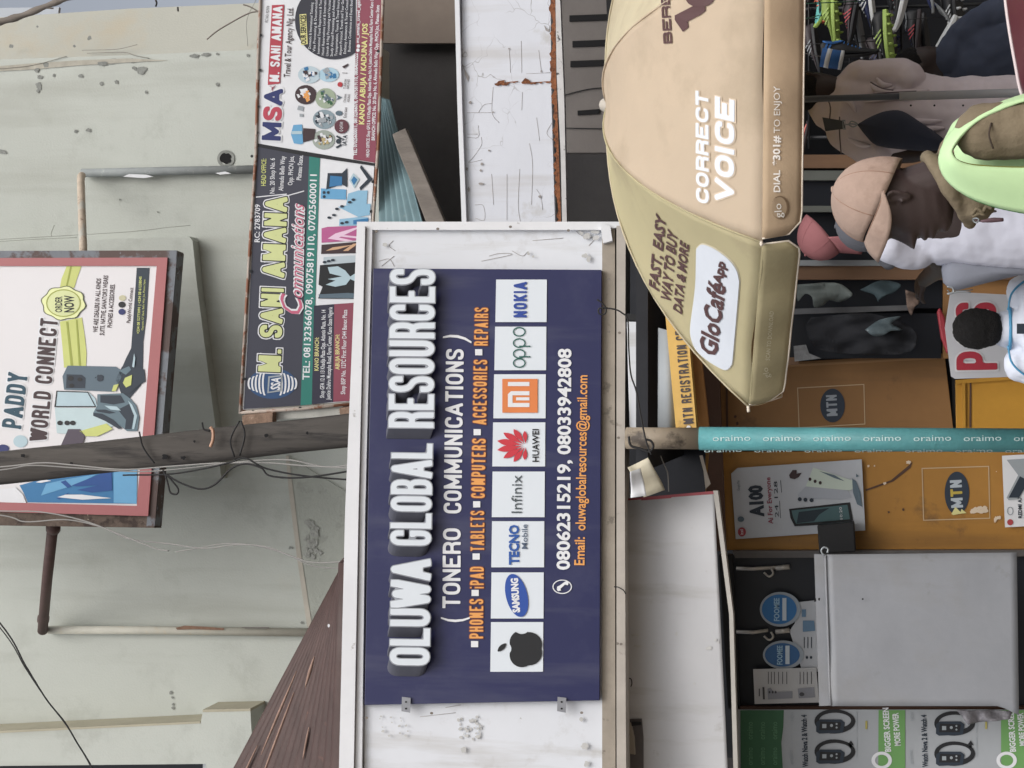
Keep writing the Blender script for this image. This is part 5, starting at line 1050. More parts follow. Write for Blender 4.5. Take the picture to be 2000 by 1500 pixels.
# green and white watch posters
WP2 = Pl(9.75)
wp = thing('watch_poster', 'green and white wrist watch advert posters pasted along the bottom left stall', 'poster', WP2(1990, 1450))
slab('paper', [(1440, 1386), (2150, 1386), (2150, 2000), (1446, 2000)], WP2, .004, flat((160, 165, 170)), wp)
slab('top_edge', [(1432, 1386), (1441, 1386), (1446, 2000), (1436, 2000)], WP2, .05, M_BLACK, wp, off=.02)
def wm(polys, m_, off=.003, name='printed_patch'): return multi(name, polys, WP2, m_, wp, off=off)
wm([[(1446, 1387), (1531, 1387), (1530, 1420), (1526, 1450), (1530, 1520), (1528, 2000), (1450, 2000)]], K_DGRN); wm([[(1716, 1387), (1768, 1387), (1768, 2000), (1712, 2000)], [(1955, 1387), (2150, 1387), (2150, 2000), (1957, 2000)]], K_LGRN)
for yy in range(6):
    for xx in (1470, 1494, 1518): txt('oraimo', (xx, 1444 + yy * 50 - (xx % 3) * 6), (xx, 1410 + yy * 50 - (xx % 3) * 6), 11, WP2, flat((88, 140, 100)), wp, off=.0045)
def watch(cx, cy, s=1.0):
    ring('printed_strap', [(cx + 34 * s * math.cos(a) * (1.25 if math.cos(a) > 0 else 1.1), cy + 24 * s * math.sin(a)) for a in np.linspace(0, 6.28, 30)[:-1]], [(cx + 3 + 26 * s * math.cos(a) * (1.2), cy - 2 + 15 * s * math.sin(a)) for a in np.linspace(0, 6.28, 30)[:-1]], WP2, K_BLK, wp, off=.0045)
    wm([[(cx - 34 * s, cy + 20), (cx - 28 * s, cy + 24), (cx + 18 * s, cy + 22), (cx + 22 * s, cy + 2), (cx + 14 * s, cy - 4), (cx - 26 * s, cy - 4), (cx - 34 * s, cy + 2)]], K_SLd, .006, 'printed_watch')
    wm([[(cx - 28 * s, cy + 17), (cx + 12 * s, cy + 17), (cx + 15 * s, cy + 2), (cx - 26 * s, cy)]], K_BLK, .0075, 'printed_screen')
    wm([[(cx - 22 * s, cy + 13), (cx - 14 * s, cy + 13), (cx - 14 * s, cy + 5), (cx - 22 * s, cy + 5)], ell(cx - 4, cy + 8, 3, 3, 10), ell(cx + 6, cy + 12, 2, 2, 8), ell(cx + 6, cy + 5, 2, 2, 8)], K_GREY, .009, 'printed_dots')
for cx in (1628, 1862):
    for cy in (1409, 1468, 1530): watch(cx, cy + (4 if cx > 1700 else 0))
    x0_ = cx - 50
    txt('Watch Nova 2 & Watch 4', (x0_, 1498), (x0_ - 3, 1396), 10, WP2, K_SLd, wp, off=.0045, bold=.035); txt('Watch Nova 2 & Watch 4', (x0_, 1660), (x0_ - 3, 1545), 10, WP2, K_SLd, wp, off=.0045, bold=.035)
    wm([[(cx + 28, 1454), (cx + 34, 1446), (cx + 40, 1456), (cx + 36, 1455), (cx + 36, 1460), (cx + 31, 1460), (cx + 31, 1455)]], K_BLK, .0045, 'printed_arrow')
    wm([[(cx + 62, 1424), (cx + 66, 1424), (cx + 66, 1408), (cx + 62, 1408)]], flat((170, 160, 80)), .0045); wm([[(cx + 45, 1432), (cx + 46, 1432), (cx + 46, 1390), (cx + 45, 1390)], [(cx + 45, 1480), (cx + 46, 1480), (cx + 46, 1440), (cx + 45, 1440)]], K_GREY, .0045)
    txt('oraimo', (cx - 78, 1492), (cx - 80, 1465), 8, WP2, K_GREY, wp, off=.0045); txt('NEW', (cx - 78, 1408), (cx - 78, 1390), 6, WP2, K_GREY, wp, off=.0045)
for x_ in (1740, 1984):
    txt('BIGGER SCREEN', (x_, 1468), (x_ - 5, 1396 - 14), 11, WP2, K_WH, wp, off=.0045, bold=.03); txt('MORE POWER', (x_ + 19, 1456), (x_ + 14, 1396 - 4), 11, WP2, K_WH, wp, off=.0045, bold=.03)
    ring('printed_ring', ell(x_ - 18, 1485, 20, 17, 30), ell(x_ - 18, 1485, 13, 11, 30), WP2, K_WH, wp, off=.006)
pl = thing('packet', 'clear plastic wrapped packet hanging beside the lower corner of the grey board sheet', 'packet', Pl(9.4)(1930, 1400))
blobp = [(1905, 1392), (1975, 1392), (1968, 1402), (1940, 1412), (1910, 1408), (1896, 1398)]
wsheet('wrap', [(1868, 1386), (1978, 1388), (1972, 1404), (1890, 1414)], Pl(9.45), mat('crinkled_packet', (120, 118, 124), .35, var=.4, vs=30, bump=.8, bs=40), pl, n=14, m=6, amp=.03, sc=20)

# ------------------------------------------------------------------ shop front behind the cap seller
SH = Pl(9.7)
sh = thing('display_front', 'brown framed shop display front with dark glass panes behind the man in the cap', 'display case', Vector((SH(1800, 450).x, 9.7, 0)))
def fr(name, y0, y1, x0, x1, m_, off=0.0, th=.06, sl_=0): return slab(name, [(x0, y1), (x1, y1 + sl_), (x1, y0 + sl_), (x0, y0)], SH, th, m_, sh, off=off)
fr('post', 302, 328, 1480, 2200, M_WOODP, .03); fr('post', 519, 546, 1480, 2200, M_WOODP, .02, sl_=0); fr('post', 698, 712, 1480, 1560, M_WOODP, .02)
fr('frame', 333, 352, 1480, 2200, M_FRAMEG, .01); fr('frame', 402, 414, 1480, 1800, M_FRAMEG, .01); fr('frame', 508, 519, 1480, 2200, M_ALU, .05, .04)
fr('pane', 352, 402, 1480, 1900, M_GLASSD, -.04, .01); fr('pane', 414, 508, 1480, 1860, M_GLASSD, -.10, .01)
tx_ = txt('oMoMo', (1606, 402), (1570, 402), 9, SH, flat((84, 92, 98)), sh, off=-.028)
fr('pane', 546, 602, 1480, 1840, M_GLASSD, -.12, .01); fr('pane', 612, 700, 1480, 1838, M_GLASSD, -.12, .01)
slab('shelf_strip', [(1548, 614), (1640, 611), (1775, 606), (1775, 596), (1640, 600), (1548, 603)], SH, .05, mat('grey_shelf', (96, 98, 102), .6, var=.15, vs=10), sh, off=.0)
fr('counter_front', 545, 700, 1842, 2200, M_BROWN, -.03); fr('counter_front', 328, 519, 1880, 2200, M_BROWN, -.035)
slab('red_plastic_strip', [(1830, 608), (1836, 600), (1846, 620), (1856, 680), (1850, 692), (1838, 660)], SH, .06, flat((160, 44, 56)), sh, off=.06, bevel=.01)  # plain red plastic strip, gives no light
slab('label_card', [(1550, 676), (1574, 673), (1580, 690), (1604, 700), (1552, 706)], SH, .01, mat('grey_print_card', (120, 122, 124), .6, var=.3, vs=30), sh, off=.03)
def garment(pts, Y, m_, label):
    g = thing('garment', label, 'garment', Pl(Y)(*pts[0]))
    q = smoothp([Vector((p[0], p[1], 0)) for p in pts + [pts[0]]], 3)[:-1]; bm = bmesh.new(); vs = [bm.verts.new(p) for p in q]; bm.faces.new(vs); bmesh.ops.triangulate(bm, faces=bm.faces[:])
    for _ in range(4): bmesh.ops.subdivide_edges(bm, edges=[e for e in bm.edges if e.calc_length() > 9], cuts=1); bmesh.ops.triangulate(bm, faces=[f for f in bm.faces if len(f.verts) > 3])
    bm.verts.index_update(); V = [Pl(Y + .06 * noise.noise(Vector((v.co.x * .022, v.co.y * .05, Y))))(v.co.x, v.co.y) for v in bm.verts]; Fc = [[v.index for v in f.verts] for f in bm.faces]; bm.free()
    mk('cloth', V, Fc, m_, g, smooth=True, solid=.004)
garment([(1556, 556), (1630, 552), (1658, 566), (1664, 578), (1640, 590), (1620, 586), (1608, 596), (1590, 600), (1586, 580), (1572, 574), (1558, 588)], 9.55, mat('grey_green_cloth', (86, 94, 92), .8, var=.15, vs=10), 'grey green cap like cloth hanging in the upper dark pane')
garment([(1680, 566), (1720, 548), (1760, 556), (1740, 574), (1718, 576), (1716, 590), (1708, 576), (1690, 570)], 9.55, mat('dark_teal_cloth', (44, 60, 66), .8, var=.15, vs=10), 'dark teal cloth hanging in the upper pane near the red plastic strip')
garment([(1690, 644), (1720, 624), (1760, 618), (1740, 632), (1762, 644), (1740, 646), (1726, 654), (1706, 656)], 9.5, mat('sheer_grey_plastic', (80, 94, 100), .3, var=.3, vs=12), 'crumpled clear plastic cover glinting in the lower dark pane')
garment([(1584, 620), (1700, 612), (1780, 640), (1790, 670), (1760, 692), (1640, 690), (1590, 676), (1574, 640)], 9.56, mat('black_cloth', (30, 32, 38), .85, var=.2, vs=6), 'large black garment filling the lower dark pane')
garment([(1768, 566), (1790, 575), (1796, 590), (1786, 600), (1780, 616), (1772, 600), (1770, 585)], 9.45, mat('brown_mesh', (98, 80, 70), .8, var=.3, vs=30), 'brown dotted cloth item hanging beside the raised arm')
# white board with red lettering
PB = Pl(8.8)
pb = thing('red_lettered_sign', 'white board with big red letters behind the youth in the white jersey', 'sign', PB(1960, 650))
q = [(1856, 574), (1866, 570), (2140, 585), (2140, 730), (1866, 740), (1858, 735), (1846, 640)]
slab('board', q, PB, .03, flat((196, 198, 204)), pb)
stx('POS', (1948, 722), (1946, 590), 80, sf=PB, mat=flat((214, 214, 218)), parent=pb, off=.003, t=.24, gap=.14, grow=.04, rad=.45)
stx('POS', (1948, 722), (1946, 590), 80, sf=PB, mat=flat((184, 44, 62)), parent=pb, off=.006, t=.24, gap=.14, rad=.45)
stx('HERE', (2060, 728), (2058, 590), 80, sf=PB, mat=flat((184, 44, 62)), parent=pb, off=.006, t=.24, gap=.14, rad=.45)
tube('wire', smoothp([PB(1850, 566, .02), PB(1858, 574, .02), PB(1862, 566, .02), PB(1872, 568, .02), PB(1900, 566, .02)], 4), .003, M_ALU, pb, n=5)

# ------------------------------------------------------------------ the parasol
RAD = 1.216; UY = 7.0; a1 = R(-13.8)
apex = Pl(UY)(1187, 205)
ux = apex.x
vz = {}
rim = []
pk = [Pl(UY - RAD * math.cos(a1))(1490, 60).z, Pl(UY - RAD * math.cos(a1 + R(45)))(1492, 530).z, Pl(UY - RAD * math.cos(a1 + R(90)))(1466, 797).z]
zr = (pk[0] + pk[1]) / 2; tilt_x = 0
def rimpt(k, f=1.0, extra=0.0):
    a = a1 + R(45) * k; x = ux - RAD * f * math.sin(a); y = UY - RAD * f * math.cos(a)
    return x, y
def rimz(x, y): return zr + .115 * (y - 5.89)
um = thing('parasol', 'faded beige market parasol with printed white and brown lettering and a valance', 'parasol', Vector((ux, UY, 0)))
M_PAN = [mat('canvas_tan', (222, 202, 174), .8, var=.05, vs=1.5, bump=.4, bs=9, transl=.42, dirt=((176, 156, 124), .35, 2.2, .52, .15)), mat('canvas_khaki', (214, 203, 158), .8, var=.05, vs=1.5, bump=.4, bs=9, transl=.42, dirt=((176, 156, 124), .35, 2.2, .52, .15)), mat('canvas_cream', (224, 212, 178), .8, var=.05, vs=1.5, bump=.4, bs=9, transl=.42, dirt=((176, 156, 124), .35, 2.2, .52, .15))]
M_VAL = [mat('valance_brown', (176, 150, 118), .8, var=.08, vs=5, bump=.3, bs=12), mat('valance_olive', (164, 152, 112), .8, var=.08, vs=5, bump=.3, bs=12), mat('valance_khaki', (194, 172, 128), .8, var=.08, vs=5, bump=.3, bs=12)]
M_PIPE = mat('pale_piping', (216, 204, 186), .7)
allV, allF = [], []
for k in range(8):
    xa, ya = rimpt(k); xb, yb = rimpt(k + 1); NR, NC = 34, 24; V = []; Fc = []
    A_ = Vector((xa, ya, rimz(xa, ya))); B_ = Vector((xb, yb, rimz(xb, yb)))
    for i in range(NR + 1):
        f = i / NR; drop = f ** 2.35
        for j in range(NC + 1):
            t = j / NC; c = A_.lerp(B_, t); sag = 4 * t * (1 - t)
            x = ux + (c.x - ux) * f; y = UY + (c.y - UY) * f; z = apex.z - (apex.z - c.z) * drop
            z -= .018 * sag * math.sin(f * math.pi) ; z += .012 * noise.noise(Vector((x * 4, y * 4, 3))) * f; z += .007 * f * f * (1 - sag) * math.sin((f * 46) + 9 * t + k) * (.5 + noise.noise(Vector((x * 9, y * 9, 8))))
            V.append(Vector((x, y, z)))
    for i in range(NR):
        for j in range(NC): q = i * (NC + 1) + j; Fc.append((q, q + 1, q + NC + 2, q + NC + 1) if i else (q, q + NC + 2, q + NC + 1))
    mi = {0: 0, 1: 1, 7: 2, 2: 2, 3: 0, 4: 1, 5: 0, 6: 1}[k]
    pn = mk('canopy_panel', V, Fc, M_PAN[mi], um, smooth=True, solid=.002)
    allF += [tuple(q + len(allV) for q in f) for f in Fc]; allV += V
    # valance
    VV = []; VF = []; hN = 6; wN = 24; H = .128
    for j in range(wN + 1):
        t = .012 + .976 * j / wN; c = A_.lerp(B_, t); cr = min(1.0, min(t, 1 - t) / .075); hh = H * (.30 + .70 * math.sqrt(max(0, 1 - (1 - cr) ** 2)))
        out = (Vector((c.x - ux, c.y - UY, 0))).normalized()
        for i in range(hN + 1):
            s = i / hN; VV.append(Vector((c.x, c.y, c.z - hh * s)) - out * (.030 * s * s) + out * (.010 * math.sin(t * 19 + k) * s))
    for j in range(wN):
        for i in range(hN): q = j * (hN + 1) + i; VF.append((q, q + 1, q + hN + 2, q + hN + 1))
    va = mk('valance', VV, VF, M_VAL[mi], um, smooth=True, solid=.0015)
    allF += [tuple(q + len(allV) for q in f) for f in VF]; allV += VV
    edge = [VV[0]] + [VV[j * (hN + 1) + hN] for j in range(wN + 1)] + [VV[wN * (hN + 1)]]
    tube('piping', [e.copy() for e in edge], .0035, M_PIPE, um, n=5)
    seam = [Vector((ux + (A_.x - ux) * f, UY + (A_.y - UY) * f, apex.z - (apex.z - A_.z) * f ** 2.35 + .003)) for f in np.linspace(.03, 1, 18)]
    tube('seam', seam, .004, M_PAN[mi], um, n=5)
    rib = [Vector((ux + (A_.x - ux) * f, UY + (A_.y - UY) * f, apex.z - (apex.z - A_.z) * f ** 2.35 - .015)) for f in np.linspace(.03, .99, 14)]
    tube('rib', rib, .005, M_ALU, um, n=6)
    tube('rib_tip', [A_ + Vector((0, 0, .002)), A_ + (A_ - Vector((ux, UY, A_.z))).normalized() * .022], .006, M_PIPE, um, n=6)
rings = []
for z, r in ((-.02, .036), (.004, .038), (.008, .027), (.020, .025), (.030, .016), (.034, .005)): rings.append([apex + Vector((r * math.cos(t), r * math.sin(t), z)) for t in np.linspace(0, 2 * math.pi, 17)[:-1]])
V, Fc = rings_to_mesh(rings); mk('finial', V, Fc, mat('dirty_white_finial', (176, 168, 156), .6), um, smooth=True)
zj = Pl(UY)(1772, 210).z
V, Fc = tubeg([Vector((ux, UY, apex.z - .05)), Vector((ux, UY, zj))], .0125, 12); mk('upper_pole', V, Fc, mat('dark_grey_tube', (82, 88, 94), .4, var=.05, vs=8), um, smooth=True)
V, Fc = tubeg([Vector((ux, UY, zj + .03)), Vector((ux, UY, 0))], .0165, 12); mk('lower_pole', V, Fc, mat('light_grey_tube', (140, 140, 142), .45, var=.06, vs=8), um, smooth=True)
multi('pin_hole', [ell(x, 206, 2.2, 2.2, 8) for x in (1779, 1825, 1881)], Pl(UY - .02), M_HOLE, um, off=0)
V, Fc = tubeg([Vector((ux, UY, 0)), Vector((ux, UY, .08))], .22, 24); mk('base', V, Fc, M_CONC, um, bevel=.01)
US = Sf(allV, allF, back=Pl(6.2))
def ut(s, p0, p1, h, m_, off=.005, **q): return txt(s, p0, p1, h, US, m_, um, off=off, **q)
def us(s, p0, p1, h, m_, off=.005, **q): return stx(s, p0, p1, h, sf=US, mat=m_, parent=um, off=off, **q)
M_UW = flat((206, 212, 220)); M_UB = flat((86, 56, 56)); M_UE = flat((200, 176, 150))
for grow, mm, oo in ((.06, flat((210, 190, 164)), .004), (0, M_UW, .006)):
    us('CORRECT', (1387, 399), (1386, 182), 25, mm, off=oo, t=.24, gap=.16, shear=.22, rad=.42, grow=grow); us('VOICE', (1436, 397), (1437, 196), 38, mm, off=oo, t=.26, gap=.13, shear=.22, rad=.42, grow=grow)
ut('glo', (1527, 425), (1525, 397), 14, flat((230, 225, 215))); ut('DIAL', (1523, 375), (1523, 332), 12, flat((236, 231, 222)), bold=.02); ut('*301#', (1523, 323), (1523, 265), 13, flat((236, 231, 222)), bold=.03); ut('TO ENJOY', (1523, 260), (1523, 168), 12, flat((230, 225, 215)), bold=.0)
multi('printed_disc', [ell(1523, 405, 16, 22, 24)], US, flat((162, 138, 108)), um, off=.003)
ring('printed_ring', ell(1523, 405, 17, 23, 24, 0, 360), ell(1521, 405, 15, 21, 24), US, flat((120, 96, 70)), um, off=.004)
us('BERE', (1315, 84), (1309, -14), 17, M_UB, t=.22, gap=.14, rad=.3)
multi('printed_numeral', [[(1322, 42), (1336, 62), (1347, 53), (1345, 42), (1370, 29), (1380, 21), (1378, 0), (1320, 30), (1320, 38)]], US, M_UB, um, off=.005)
us('0', (1400, 12), (1398, -40), 60, M_UB, t=.3, gap=.1)
for s, p0, p1, h in (('FAST, EASY', (1288, 568), (1302, 425), 19), ('WAY TO BUY', (1311, 592), (1325, 456), 19), ('DATA & MORE', (1333, 613), (1347, 477), 17)):
    ut(s, p0, p1, h, M_UB, bold=.03, shear=.5)
lg = [(1362, 485), (1370, 477), (1380, 477), (1400, 486), (1425, 505), (1440, 525), (1445, 545), (1445, 560), (1434, 690), (1430, 712), (1420, 721), (1405, 716), (1380, 700), (1360, 680), (1351, 655), (1351, 630), (1360, 560)]
lgs = [(p.x, p.y) for p in smoothp([Vector((x, y, 0)) for x, y in lg + [lg[0]]], 3)[:-1]]
def patch(name, pts, m_, off):
    """fine triangles that follow the curved cloth"""
    bm = bmesh.new(); vs = [bm.verts.new((x, y, 0)) for x, y in pts]; bm.faces.new(vs); bmesh.ops.triangulate(bm, faces=bm.faces[:])
    for _ in range(3): bmesh.ops.subdivide_edges(bm, edges=[e for e in bm.edges if e.calc_length() > 14], cuts=1); bmesh.ops.triangulate(bm, faces=[f for f in bm.faces if len(f.verts) > 3])
    bm.verts.index_update(); V = [US(v.co.x, v.co.y, off) for v in bm.verts]; Fc = [[v.index for v in f.verts] for f in bm.faces]; bm.free(); return mk(name, V, Fc, m_, um)
patch('printed_bubble_rim', [(1400 + (x - 1400) * 1.03, 600 + (y - 600) * 1.015) for x, y in lgs], flat((216, 206, 176)), .003); patch('printed_bubble', lgs, M_UW, .006)
ut('GloCafé', (1402, 697), (1420, 557), 34, M_UB, off=.009, shear=.35, bold=.03); ut('App', (1412, 556), (1420, 511), 17, M_UB, off=.009, shear=.3, bold=.045)
ut('glo', (1503, 735), (1499, 715), 11, flat((204, 196, 164))); ut('SCAN TO DOWNLOAD', (1503, 702), (1511, 606), 8, flat((204, 196, 164)))
# ================================================================== people
def limb(pts, rad, flat=1.0, n=16, side=None, sub=4):
    """closed tapering tube with round ends; rad: list of r or (ra, rb); side fixes the direction of ra"""
    P = [Vector(p) for p in pts]; rr = [(r, r * flat) if not isinstance(r, tuple) else r for r in rad]
    Q = smoothp(P, sub) if len(P) > 2 else [P[0].lerp(P[1], i / sub) for i in range(sub + 1)]
    k = sub; out = []
    for i in range(len(Q)):
        s = min(i / k, len(rr) - 1); a = int(s); b = min(a + 1, len(rr) - 1); f = s - a; f = f * f * (3 - 2 * f)
        out.append((rr[a][0] * (1 - f) + rr[b][0] * f, rr[a][1] * (1 - f) + rr[b][1] * f))
    rings = []; N = len(Q)
    def rg(c, t, ra, rb):
        u = Vector(side) if side is not None else (Vector((1, 0, 0)) if abs(t.x) < .8 else Vector((0, 1, 0)))
        u = (u - t * u.dot(t)).normalized(); v = t.cross(u)
        return [c + u * (ra * math.cos(2 * math.pi * j / n)) + v * (rb * math.sin(2 * math.pi * j / n)) for j in range(n)]
    t0 = (Q[1] - Q[0]).normalized(); t1 = (Q[-1] - Q[-2]).normalized(); m0 = min(out[0]); m1 = min(out[-1])
    for a in (75, 45, 20): rings.append(rg(Q[0] - t0 * (m0 * math.sin(R(a))), t0, out[0][0] * math.cos(R(a)), out[0][1] * math.cos(R(a))))
    for i in range(N):
        t = (Q[min(i + 1, N - 1)] - Q[max(i - 1, 0)]).normalized(); rings.append(rg(Q[i], t, *out[i]))
    for a in (20, 45, 75): rings.append(rg(Q[-1] + t1 * (m1 * math.sin(R(a))), t1, out[-1][0] * math.cos(R(a)), out[-1][1] * math.cos(R(a))))
    return rings_to_mesh(rings)

def ball(c, r, M=None, n=20):
    c = Vector(c); r = Vector(r) if not isinstance(r, float) else Vector((r, r, r)); rings = []
    for i in range(1, n // 2):
        a = math.pi * i / (n // 2); rings.append([Vector((r.x * math.sin(a) * math.cos(b), r.y * math.sin(a) * math.sin(b), -r.z * math.cos(a))) for b in [2 * math.pi * j / n for j in range(n)]])
    V, Fc = rings_to_mesh(rings)
    return [(M @ v if M else v) + c for v in V], Fc

def blob(name, prims, m_, parent, vox, sm=4, disp=0.0, dsc=0.15, label=None, dec=0):
    V, Fc = joing(*prims); b = base(parent) if parent else Vector((0, 0, 0))
    me = bpy.data.meshes.new(name); me.from_pydata([tuple(v - b) for v in V], [], Fc); me.update()
    bm = bmesh.new(); bm.from_mesh(me); bmesh.ops.recalc_face_normals(bm, faces=bm.faces); bm.to_mesh(me); bm.free()
    o = bpy.data.objects.new(name, me); COL.objects.link(o)
    q = o.modifiers.new('remesh', 'REMESH'); q.mode = 'VOXEL'; q.voxel_size = vox
    q = o.modifiers.new('smooth', 'SMOOTH'); q.iterations = sm; q.factor = .5
    if disp:
        tx = bpy.data.textures.get('folds%g' % dsc) or bpy.data.textures.new('folds%g' % dsc, 'CLOUDS'); tx.noise_scale = dsc; tx.noise_depth = 2
        q = o.modifiers.new('folds', 'DISPLACE'); q.texture = tx; q.strength = disp; q.mid_level = .5
    if dec:
        q = o.modifiers.new('dec', 'DECIMATE'); q.ratio = dec
    dg = bpy.context.evaluated_depsgraph_get(); dg.update()
    m2 = bpy.data.meshes.new_from_object(o.evaluated_get(dg)); o.modifiers.clear(); o.data = m2; bpy.data.meshes.remove(me)
    m2.materials.clear(); m2.materials.append(m_); m2.shade_smooth(); o.name = name
    if parent: o.parent = parent
    if label: o['label'] = label
    return o

def interp(tab, z):
    for (a, fa), (b, fb) in zip(tab, tab[1:]):
        if a <= z <= b:
            t = (z - a) / (b - a); t = t * t * (3 - 2 * t) * .5 + t * .5; return fa + (fb - fa) * t
    return tab[0][1] if z < tab[0][0] else tab[-1][1]
FRT = [(-.122, .030), (-.112, .066), (-.098, .080), (-.085, .079), (-.06, .083), (-.03, .084), (0, .083), (.03, .080), (.048, .088), (.07, .089), (.09, .076), (.108, .05), (.118, .012)]
BCK = [(-.122, .02), (-.10, .035), (-.07, .062), (-.03, .082), (.01, .096), (.05, .100), (.08, .088), (.10, .062), (.112, .035), (.118, .012)]
WID = [(-.122, .022), (-.105, .042), (-.08, .055), (-.05, .062), (-.01, .068), (.03, .073), (.06, .072), (.085, .058), (.105, .036), (.118, .010)]
def headgeo(M, s=1.0):
    """face looks along local +X; M places it"""
    rings = []; n = 56; zs = np.linspace(-.121, .1178, 60)
    g = lambda x, m_, w: math.exp(-((x - m_) / w) ** 2)
    for z in zs:
        f, b, w = interp(FRT, z), interp(BCK, z), interp(WID, z); ring_ = []
        for j in range(n):
            a = 2 * math.pi * j / n; ca, sa = math.cos(a), math.sin(a)
            x = (f if ca > 0 else b) * math.copysign(abs(ca) ** .9, ca); y = w * math.copysign(abs(sa) ** .9, sa)
            if ca > 0:
                yy = y
                nose = (.034 * max(0, min(1, (.032 - z) / .052)) ** 1.2 if z > -.020 else .034 * max(0, 1 - (-.020 - z) / .011)) * g(yy, 0, .010 + .010 * g(z, -.016, .014))
                al = .013 * g(z, -.016, .010) * (g(yy, .018, .009) + g(yy, -.018, .009))
                lip = .014 * g(z, -.047, .007) * g(yy, 0, .024) + .013 * g(z, -.066, .008) * g(yy, 0, .021) - .006 * g(z, -.056, .003) * g(yy, 0, .026)
                mus = .004 * g(z, -.055, .02) * g(yy, 0, .03); chin = .006 * g(z, -.098, .012) * g(yy, 0, .02) - .004 * g(z, -.080, .006) * g(yy, 0, .02)
                eye = -.013 * g(z, .026, .012) * (g(yy, .032, .015) + g(yy, -.032, .015)); lid = .008 * g(z, .024, .007) * (g(yy, .032, .011) + g(yy, -.032, .011))
                brow = .005 * g(z, .045, .008) * (g(yy, .03, .022) + g(yy, -.03, .022)); chk = .004 * g(z, -.015, .018) * (g(yy, .045, .015) + g(yy, -.045, .015))
                x += nose + al + lip + mus + chin + eye + lid + brow + chk
            ring_.append(M @ (Vector((x, y, z)) * s))
        rings.append(ring_)
    return rings_to_mesh(rings)
def eargeo(M, s=1.0):
    out = []
    for sg in (1, -1):
        path = [(-.004, sg * .072, -.022), (-.010, sg * .078, -.010), (-.018, sg * .083, .010), (-.014, sg * .084, .026), (-.002, sg * .080, .030), (.004, sg * .075, .018)]
        out.append(limb([M @ (Vector(p) * s) for p in path], [.006 * s, .0055 * s, .0055 * s, .0055 * s, .0055 * s, .004 * s], n=8, sub=3))
        out.append(limb([M @ (Vector((-.004, sg * .073, -.016)) * s), M @ (Vector((-.008, sg * .076, .018)) * s)], [(.012 * s, .004 * s), (.010 * s, .004 * s)], n=10, side=tuple((M.to_3x3() @ Vector((1, 0, 0))))))
        out.append(ball(M @ (Vector((.006, sg * .076, -.004)) * s), (.005 * s,) * 3, None, 8))
    return out
def headM(c, fwd, up=(0, 0, 1)):
    f = Vector(fwd).normalized(); u = Vector(up); u = (u - f * u.dot(f)).normalized(); l = u.cross(f)
    M = Matrix.Identity(4); M.col[0][:3] = f; M.col[1][:3] = l; M.col[2][:3] = u; M.col[3][:3] = Vector(c); return M
def handgeo(w, d, pal, s=1.0):
    """wrist w, direction d, palm normal pal: palm, four unequal curled fingers and a thumb from the side"""
    w = Vector(w); d = Vector(d).normalized(); pal = Vector(pal); pal = (pal - d * pal.dot(d)).normalized(); sd_ = d.cross(pal); out = []
    out.append(limb([w, w + d * .05 * s, w + d * .088 * s], [(.026 * s, .016 * s), (.038 * s, .015 * s), (.037 * s, .012 * s)], n=12, side=tuple(sd_)))
    for i, (ln, off) in enumerate(((.070, .028), (.078, .010), (.072, -.009), (.056, -.027))):
        r0 = w + d * .082 * s + sd_ * off * s; a = r0 + (d * .96 + pal * .25) * ln * .5 * s; b = a + (d * .75 + pal * .62) * ln * .3 * s; c = b + (d * .4 + pal * .9) * ln * .25 * s
        out.append(limb([r0, a, b, c], [.0095 * s, .009 * s, .008 * s, .007 * s], n=8, sub=3))
    r0 = w + d * .028 * s + sd_ * .026 * s; out.append(limb([r0, r0 + (sd_ * .7 + d * .7) * .035 * s, r0 + (sd_ * .55 + d * .9 + pal * .4) * .062 * s], [.0125 * s, .011 * s, .009 * s], n=8, sub=3))
    return out
def legs(x, y, hip, dx=0.0, dy=0.0, w=.10, r=1.0, ax=(0, 1, 0), bend=0.0):
    """two legs from the hip height to the ground; ax = direction between the feet"""
    A = Vector(ax); out = []
    for s in (-1, 1):
        h = Vector((x, y, hip)) + A * (s * w * .9); f = Vector((x, y, .09)) + A * (s * w * 1.3) + Vector((dx, dy, 0)) * s; kn = h.lerp(f, .5) + Vector((0, -bend, 0))
        out.append((h, kn, f))
    return out
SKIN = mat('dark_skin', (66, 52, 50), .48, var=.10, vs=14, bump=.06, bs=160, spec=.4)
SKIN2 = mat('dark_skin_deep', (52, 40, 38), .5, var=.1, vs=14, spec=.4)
HAIR = mat('short_black_hair', (20, 19, 20), .9, var=.3, vs=60, bump=1.0, bs=220)
M_SHOE = mat('dark_shoe', (40, 38, 38), .6)

def lower(par, lg, face, mtrous, vox=.012):
    tr = []; ft = Vector(face).normalized()
    pelv = (lg[0][0] + lg[1][0]) / 2
    tr.append(limb([pelv + Vector((0, 0, .12)), pelv - Vector((0, 0, .04))], [(.13, .15), (.14, .16)], side=face, n=18))
    for h, k, f in lg: tr.append(limb([h, k, f + Vector((0, 0, .02))], [.095, .072, .058], n=14))
    blob('trousers', tr, mtrous, par, vox, 5, .03, .12)
    for h, k, f in lg: blob('shoe', [limb([f - ft * .05 - Vector((0, 0, .045)), f + ft * .06 - Vector((0, 0, .05)), f + ft * .15 - Vector((0, 0, .06))], [(.038, .04), (.042, .036), (.036, .026)], side=tuple(Vector((0, 0, 1)).cross(ft)), n=12), limb([f + Vector((0, 0, .0)), f - Vector((0, 0, .05))], [.04, .042], n=12)], M_SHOE, par, .008, 3)
def legskin(lg): return [limb([h, k, f], [.075, .05, .038], n=12) for h, k, f in lg] + [limb([f - Vector((0, 0, .01)), f - Vector((0, 0, .055))], [.04, .035]) for h, k, f in lg]

